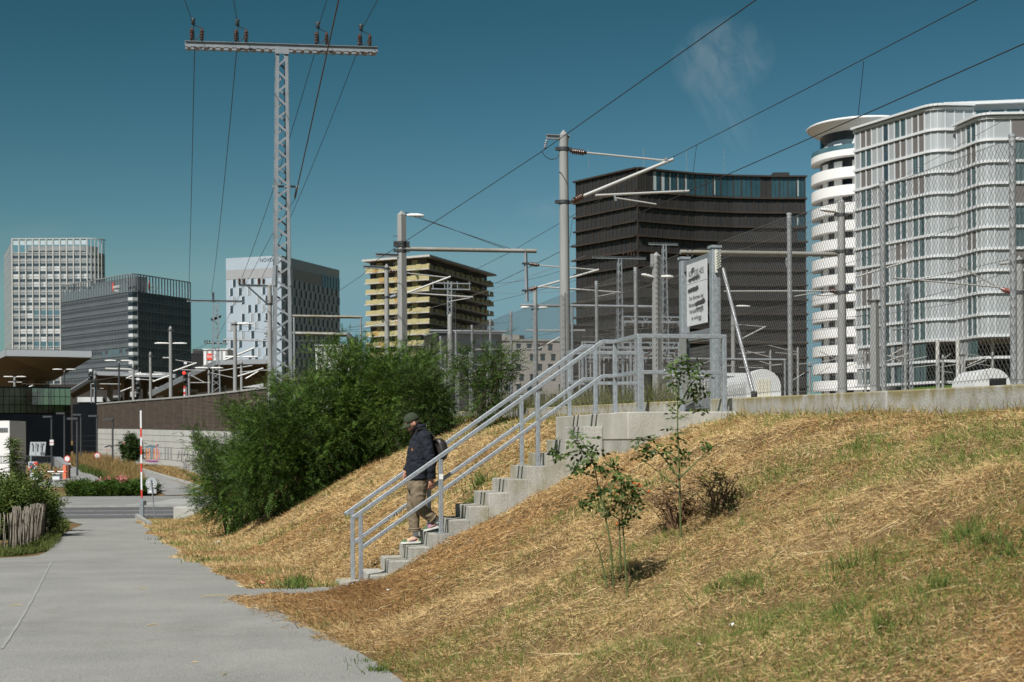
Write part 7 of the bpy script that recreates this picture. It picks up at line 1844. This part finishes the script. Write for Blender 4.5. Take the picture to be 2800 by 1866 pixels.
def fuse(mb, name, m, parent, voxel=0.012, it=6, disp=None, fac=0.5):
    me = mb.mesh('tmp'); o = bpy.data.objects.new('tmp', me); col.objects.link(o)
    r_ = o.modifiers.new('r', 'REMESH'); r_.mode = 'VOXEL'; r_.voxel_size = voxel
    s_ = o.modifiers.new('s', 'SMOOTH'); s_.iterations = it; s_.factor = fac
    dg = bpy.context.evaluated_depsgraph_get(); m2 = bpy.data.meshes.new_from_object(o.evaluated_get(dg)); bpy.data.objects.remove(o)
    if disp:
        amp, fr = disp; nv = len(m2.vertices); co = np.empty(nv * 3); m2.vertices.foreach_get('co', co); co = co.reshape(-1, 3); no = np.empty(nv * 3); m2.vertices.foreach_get('normal', no); no = no.reshape(-1, 3)
        f = np.array([mnoise.noise(Vector((c[0] * fr, c[1] * fr, c[2] * fr * 1.6))) + .5 * mnoise.noise(Vector((c[0] * fr * 2.2 + 5, c[1] * fr * 2.2, c[2] * fr * 2.6))) for c in co]); f = -np.abs(f) + .25
        co += no * (amp * f)[:, None]; m2.vertices.foreach_set('co', co.ravel())
    off = parent.location; co = np.empty(len(m2.vertices) * 3); m2.vertices.foreach_get('co', co); co = co.reshape(-1, 3) - np.array([[off.x, off.y, off.z]]); m2.vertices.foreach_set('co', co.ravel())
    m2.polygons.foreach_set('use_smooth', [True] * len(m2.polygons)); m2.update(); m2.name = name; m2.materials.clear(); return link(name, m2, m, parent)
m_denim = mat('dark_denim', (0.0045, 0.007, 0.013), 0.9, c2=(0.010, 0.0145, 0.024), scale=18, detail=5, bump=0.25, bscale=160)
m_chino = mat('khaki_cotton', (0.155, 0.12, 0.076), 0.85, c2=(0.20, 0.157, 0.102), scale=9, bump=0.15, bscale=120)
m_skin = mat('skin', (0.56, 0.29, 0.20), 0.55, c2=(0.42, 0.20, 0.13), scale=25)
m_beard = mat('dark_beard', (0.035, 0.022, 0.016), 0.9, c2=(0.06, 0.038, 0.026), scale=60)
m_cap = mat('olive_green_cap', (0.026, 0.038, 0.018), 0.9, c2=(0.036, 0.05, 0.025), scale=20)
m_bag = mat('black_leather', (0.022, 0.019, 0.017), 0.45, c2=(0.035, 0.03, 0.027), scale=14)
foot = SL(0.85, 0.5, RISE * 3)
man = thing('person', 'man in green cap, dark denim jacket and khaki trousers walking down the stairs', 'person', foot)
# jacket
mb = MB()
rings = []
for (xc, y, hd, hw) in [(388, 800, .135, .175), (396, 770, .150, .185), (410, 700, .172, .197), (416, 630, .184, .203), (420, 560, .187, .207), (428, 490, .178, .213), (434, 420, .163, .218), (438, 360, .140, .215), (436, 320, .115, .185), (430, 288, .088, .125), (420, 262, .070, .085), (412, 244, .066, .076)]:
    rings.append((M(xc, y), hd, hw, FW, LT))
loft(mb, rings, 22)
limb(mb, [(M(448, 338, .155), .085), (M(462, 370, .205), .085), (M(490, 470, .245), .077), (M(520, 590, .268), .070), (M(528, 690, .258), .062), (M(535, 765, .235), .055), (M(536, 792, .228), .053)])
limb(mb, [(M(430, 338, -.155), .085), (M(420, 370, -.205), .083), (M(392, 470, -.250), .075), (M(355, 575, -.272), .066), (M(310, 650, -.265), .058), (M(272, 715, -.255), .052)])
jk = fuse(mb, 'jacket', m_denim, man, 0.010, 4, (0.024, 9.0))
# collar
cl = MB(); loft(cl, [(M(405, 268), .080, .095, FW, LT), (M(415, 246), .078, .090, FW, LT), (M(420, 226), .076, .085, FW, LT), (M(424, 232), .060, .070, FW, LT), (M(415, 262), .060, .070, FW, LT)], 20); cl.build('collar', m_denim, jk)
lm_ = MB(); limb(lm_, [(M(534, 756, .238), .060), (M(536, 794, .228), .057)]); lm_.build('cuff', m_denim, jk); lm_ = MB(); limb(lm_, [(M(287, 696, -.258), .057), (M(268, 720, -.254), .054)]); lm_.build('cuff', m_denim, jk)
hb_ = MB(); loft(hb_, [(M(388, 806), .141, .181, FW, LT), (M(396, 772), .156, .191, FW, LT), (M(396, 772), .146, .180, FW, LT), (M(388, 806), .131, .170, FW, LT)], 24); hb_.build('waistband', m_denim, jk)
# trousers
mb = MB()
loft(mb, [(M(388, 785), .128, .165, FW, LT), (M(388, 830), .140, .178, FW, LT), (M(390, 880), .145, .186, FW, LT), (M(392, 920), .132, .175, FW, LT)], 20)
limb(mb, [(M(398, 870, .085), .108), (M(398, 960, .095), .107), (M(392, 1030, .100), .098), (M(405, 1085, .103), .089), (M(455, 1135, .105), .080), (M(510, 1180, .108), .074), (M(556, 1216, .110), .068), (M(575, 1232, .110), .064)])
limb(mb, [(M(382, 870, -.085), .106), (M(360, 970, -.095), .101), (M(345, 1070, -.100), .090), (M(348, 1160, -.100), .080), (M(352, 1250, -.100), .074), (M(358, 1320, -.100), .072), (M(360, 1342, -.100), .068)])
tro = fuse(mb, 'trousers', m_chino, man, 0.010, 5, (0.017, 7.0))
# folds at hems and knee
for (c, r_, ax, sq) in ((M(548, 1212, .110), .071, (M(575, 1232) - M(510, 1180)).normalized(), 1), (M(357, 1318, -.1), .078, UP, 1), (M(359, 1336, -.1), .074, UP, 1)):
    x = ax.cross(LT).normalized() if abs(ax.dot(LT)) < .9 else FW; y = ax.cross(x)
    tr = [c + x * (r_ * math.cos(q)) + y * (r_ * math.sin(q)) for q in np.linspace(0, 2 * math.pi, 17)]; MB().pipe(tr, .013, 8, cap=False).build('trouser_fold', m_chino, tro)
# head, neck, hands: one skin surface each side of the clothes, fused
hC = M(333, 208); hf = (M(0, 0) + (M(-92, 40) - M(0, 0))).xyz - M(0, 0); hf.normalize(); hu = hf.cross(LT) ; hu = hu if hu.z > 0 else -hu
mb = MB()
ell(mb, hC, .098, .077, .108, hf, LT, hu)
ell(mb, hC + hf * .022 - hu * .072, .070, .060, .060, hf, LT, hu); ell(mb, hC + hf * .055 - hu * .112, .034, .034, .026, hf, LT, hu)
limb(mb, [(M(402, 300), .062), (M(388, 262), .058), (hC - hf * .03 - hu * .05, .058)])
loft(mb, [(hC + hf * .085 + hu * .012, .010, .010, hf, LT), (hC + hf * .104 - hu * .018, .012, .012, hf, LT), (hC + hf * .112 - hu * .034, .013, .017, hf, LT), (hC + hf * .092 - hu * .042, .010, .014, hf, LT)], 8)
ell(mb, hC + hf * .088 + hu * .018, .016, .055, .012, hf, LT, hu, 8)
ell(mb, hC + hf * .080 - hu * .068, .016, .026, .009, hf, LT, hu, 8)
for sg in (1, -1): ell(mb, hC - hf * .012 - hu * .022 + LT * (.076 * sg), .020, .013, .034, hf, LT, hu, 8)
fuse(mb, 'head', m_skin, man, 0.006, 3, fac=.4)
mb = MB(); ell(mb, hC + hf * .020 - hu * .086, .068, .0615, .046, hf, LT, hu); ell(mb, hC + hf * .062 - hu * .114, .036, .037, .030, hf, LT, hu); ell(mb, hC + hf * .087 - hu * .052, .012, .028, .007, hf, LT, hu, 8)
for sg in (1, -1): limb(mb, [(hC + hf * .012 - hu * .035 + LT * (.068 * sg), .014), (hC + hf * .030 - hu * .080 + LT * (.056 * sg), .022)])
bd = fuse(mb, 'beard', m_beard, man, 0.006, 2)
for sg in (1, -1):
    MB().lathe(hC + hf * .078 + hu * .004 + LT * (.032 * sg), [(.001, -.004), (.008, 0), (.001, .004)], 8, hf).build('eye', m_black, man)
    MB().beam(hC + hf * .092 + hu * .022 + LT * (.014 * sg), hC + hf * .082 + hu * .020 + LT * (.05 * sg), .010, .008).build('eyebrow', m_beard, man)
mb = MB(); ell(mb, hC - hf * .030 - hu * .020, .074, .0785, .062, hf, LT, hu); fuse(mb, 'hair', m_beard, man, 0.007, 2)
e_ = hC - hf * .012 - hu * .048 + LT * .088; MB().lathe(e_, [(.002, -.003), (.009, 0), (.002, .004)], 10, LT).build('ear_ring', m_black, man)
def hand(wr, d, palm_n, curl, sgn):
    "wr wrist, d hand direction, palm_n normal out of the palm"
    mb = MB(); d = d.normalized(); s_ = d.cross(palm_n).normalized() * sgn
    limb(mb, [(wr - d * .02, .030), (wr + d * .02, .029)]); ell(mb, wr + d * .055, .018, .040, .050, palm_n, s_, d, 10)
    for k, (off, ln) in enumerate(((.030, .066), (.011, .076), (-.009, .070), (-.028, .055))):
        b = wr + d * .092 + s_ * off; c = curl; d1 = (d * math.cos(c * .5) + palm_n * math.sin(c * .5)); d2 = (d * math.cos(c * 1.2) + palm_n * math.sin(c * 1.2)); d3 = (d * math.cos(c * 1.9) + palm_n * math.sin(c * 1.9))
        p1 = b + d1 * ln * .45; p2 = p1 + d2 * ln * .32; p3 = p2 + d3 * ln * .26; limb(mb, [(b - d * .02, .0105), (p1, .0098), (p2, .0090), (p3, .0078)], 8)
    b = wr + d * .035 + s_ * .036; p1 = b + (d * .7 + s_ * .6 + palm_n * .3).normalized() * .036; p2 = p1 + (d * .9 + s_ * .1 + palm_n * .5).normalized() * .032; limb(mb, [(b - s_ * .012, .014), (p1, .0115), (p2, .0092)], 8)
    return mb
h1 = hand(M(536, 796, .228), (M(532, 880, .22) - M(538, 800, .22)), (FW * .35 - LT).normalized(), .75, 1); fuse(h1, 'hand', m_skin, man, .0045, 2, fac=.35)
h2 = hand(M(266, 722, -.254), (M(258, 800, -.24) - M(266, 722, -.24)), (LT * .8 - FW * .4).normalized(), .5, -1); fuse(h2, 'hand', m_skin, man, .0045, 2, fac=.35)
# cap
cp = MB(); rings = []
cc = hC + hu * .034 - hf * .004
for k in range(9):
    q = k / 8 * math.pi / 2; rings.append((cc + hu * (.096 * math.sin(q)), (.106 * math.cos(q) ** .8 + .001), (.087 * math.cos(q) ** .8 + .001), hf, LT))
loft(cp, [(cc - hu * .020, .105, .086, hf, LT)] + rings, 22); cap_ = cp.build('cap', m_cap, man)
br = MB(); vs = []; nb_ = 13
for j in range(5):
    for k in range(nb_):
        q = -1.15 + 2.3 * k / (nb_ - 1); rad_ = .104 + .082 * j / 4 * (math.cos(q) ** .5 if math.cos(q) > 0 else 0)
        vs.append(cc - hu * (.016 + .030 * j / 4 + .020 * math.sin(q) ** 2) + hf * (rad_ * math.cos(q)) + LT * (.090 * math.sin(q)))
n0 = len(vs); vs += [v - hu * .006 for v in vs]
fs = []
for j in range(4):
    for k in range(nb_ - 1): a = j * nb_ + k; fs += [(a, a + 1, a + nb_ + 1, a + nb_), (n0 + a + nb_, n0 + a + nb_ + 1, n0 + a + 1, n0 + a)]
for k in range(nb_ - 1): a = 4 * nb_ + k; fs.append((a, a + 1, n0 + a + 1, n0 + a))
br.add(vs, fs, True); br.build('cap_brim', m_cap, cap_); MB().lathe(cc + hu * .095, [(.010, 0), (.006, .006)], 8, hu).build('cap_button', m_cap, cap_)
# shoes
m_sole = mat('white_rubber', (0.74, 0.73, 0.68), 0.6); m_beige = mat('beige_suede', (0.52, 0.36, 0.24), 0.85); m_green = mat('green_suede', (0.07, 0.13, 0.06), 0.85); m_plum = mat('mauve_leather', (0.30, 0.14, 0.22), 0.7); m_sock = mat('white_sock', (0.80, 0.79, 0.77), 0.9)
def shoe(heel, toe, lat_ax, cols):
    "heel, toe: points on the sole plane; cols (upper, toe and heel, swoosh)"
    d = (toe - heel); L = d.length; d.normalize(); u = lat_ax.cross(d); u = u if u.z > 0 else -u
    def ring(t, w, h, z): return [heel + d * (t * L) + lat_ax * (w * math.cos(q)) + u * (z + h * max(0, math.sin(q)) ** .7) for q in np.linspace(0, math.pi, 11)]
    prof = [(0.02, .020, .030), (0.06, .030, .060), (.16, .034, .078), (.30, .036, .082), (.42, .038, .072), (.56, .043, .056), (.72, .047, .044), (.86, .042, .036), (.95, .030, .026), (0.99, .014, .012)]
    segs = [('heel_counter', cols[1], 0, 3), ('upper', cols[0], 2, 7), ('toe_cap', cols[1], 6, 10)]
    for nm, m_, a, b in segs:
        e = .0015 if nm != 'upper' else 0; rs = [ring(t, w + e, h + e, .024) for t, w, h in prof[a:b]]; vs = [v for r_ in rs for v in r_]; k = 11
        fs = [(i * k + j, i * k + j + 1, (i + 1) * k + j + 1, (i + 1) * k + j) for i in range(len(rs) - 1) for j in range(k - 1)]; fs += [tuple(range(k)), tuple((len(rs) - 1) * k + j for j in range(k))]
        so = MB().add(vs, fs, True).build(nm, m_, man); upp = so if nm == 'upper' else (upp if nm == 'toe_cap' else None)
    for nm, m_, z0, z1, e in (('midsole', m_sole, .006, .030, .006), ('outsole', m_green if cols[1] is m_green else m_beige, 0.0, .006, .004)):
        out = [(t, w + e) for t, w, h in prof]; poly = [heel + d * (t * L) + lat_ax * w + u * z0 for t, w in out] + [heel + d * (t * L) - lat_ax * w + u * z0 for t, w in out[::-1]]; MB().prism(poly, u * (z1 - z0)).build(nm, m_, man)
    for sg in (1, -1):
        pts = [heel + d * (L * t) + lat_ax * (sg * (w + .004)) + u * z for t, w, z in ((.20, .036, .075), (.36, .039, .052), (.52, .044, .045), (.66, .048, .040))]; MB().pipe(pts, [.003, .007, .006, .002], 6).build('side_stripe', cols[2], upp)
    for k in range(4): c = heel + d * (L * (.40 + .07 * k)) + u * (.100 - .011 * k); MB().tube(c - lat_ax * .022, c + lat_ax * .022, .004, n=5).build('lace', m_sole, upp)
def sole(rx0, ry0, rx1, ry1, lat, zf): a, b = M(rx0, ry0, lat), M(rx1, ry1, lat); return a, b
a, b = M(432, 1462, -.11), M(214, 1470, -.11); a.z = RISE * 3 + .012; b.z = RISE * 3 + .006; shoe(a, b, LT, (m_beige, m_green, m_plum))
a, b = M(622, 1308, .11), M(452, 1345, .11); a.z = RISE * 4 + .055; b.z = RISE * 4 + .006; shoe(a, b, LT, (m_plum, m_green, m_beige))
for c0, c1 in ((M(360, 1330, -.105), M(372, 1395, -.11)), (M(572, 1228, .11), M(590, 1262, .11))): lm_ = MB(); limb(lm_, [(c0, .042), (c1, .040)]); lm_.build('sock', m_sock, man)
# jacket details found on its surface
bpy.context.view_layer.update()
def surf(o, rx, ry):
    dg = bpy.context.evaluated_depsgraph_get(); bv = BVHTree.FromObject(o, dg); off = man.location; p = M(rx, ry) - Vector((0, 0, DZ)); org = Vector((0, 0, EYE)); d = (M(rx, ry) - org).normalized(); h = bv.ray_cast(org - off, d); return (h[0] + off, h[1]) if h[0] else (None, None)
def patch_on(o, poly, nm, m_, th=.003):
    ps = [surf(o, *p)[0] for p in poly]
    if any(p is None for p in ps): return
    vdir = (Vector((0, 0, EYE)) - ps[0]).normalized(); MB().prism([p + vdir * th for p in ps], -vdir * th * 1.5).build(nm, m_, jk)
m_tan = mat('tan_leather', (0.42, 0.17, 0.055), 0.7); m_stitch = mat('pale_stitch', (0.035, 0.032, 0.034), 0.8)
patch_on(jk, [(324, 472), (340, 474), (340, 503), (324, 501)], 'leather_patch', m_tan, .006)
def seam(pts, r_=.0016):
    ps = [surf(jk, *p)[0] for p in pts]; ps = [p for p in ps if p is not None]
    if len(ps) > 1: MB().pipe(ps, r_, 4).build('seam', m_stitch, jk)
seam([(326, 425), (350, 440), (372, 452), (385, 448)]); seam([(326, 425), (340, 412), (366, 418), (388, 432), (385, 448)]); seam([(392, 400), (412, 450), (425, 520), (436, 580)]); seam([(430, 340), (460, 334), (500, 345), (530, 372)]); seam([(360, 540), (400, 545), (430, 560)]); seam([(440, 260), (470, 300), (520, 330)])
# backpack
bp = thing('backpack', 'small black leather backpack worn by the walking man', 'backpack', M(620, 560, 0))
off = bp.location
mb = MB(); loft(mb, [(M(598, 372), .035, .06, FW, LT), (M(610, 385), .065, .105, FW, LT), (M(622, 420), .088, .130, FW, LT), (M(632, 480), .098, .140, FW, LT), (M(636, 540), .095, .140, FW, LT), (M(628, 590), .075, .130, FW, LT), (M(612, 615), .045, .10, FW, LT)], 20)
fuse(mb, 'bag_body', m_bag, bp, .012, 6)
lm_ = MB(); lm_.pipe([M(606, 400, .145), M(640, 470, .150), M(655, 520, .140)], .006, 6); lm_.build('zip', mat('zip_metal', (0.35, 0.34, 0.33), 0.35, 0.7), bp)
for lat in (.125, -.125):
    pts = [M(372, 330, lat), M(380, 290, lat * .95), M(420, 268, lat * .9), M(480, 282, lat * .95), M(540, 330, lat), M(585, 400, lat)]
    st = MB()
    for p, q in zip(pts[:-1], pts[1:]): st.beam(p, q, .05, .016, (q - p).cross(LT))
    st.build('shoulder_strap', m_bag, bp)
st = MB(); st.beam(M(585, 600, .12), M(572, 660, .15), .03, .01, LT); st.build('strap_tail', m_bag, bp)
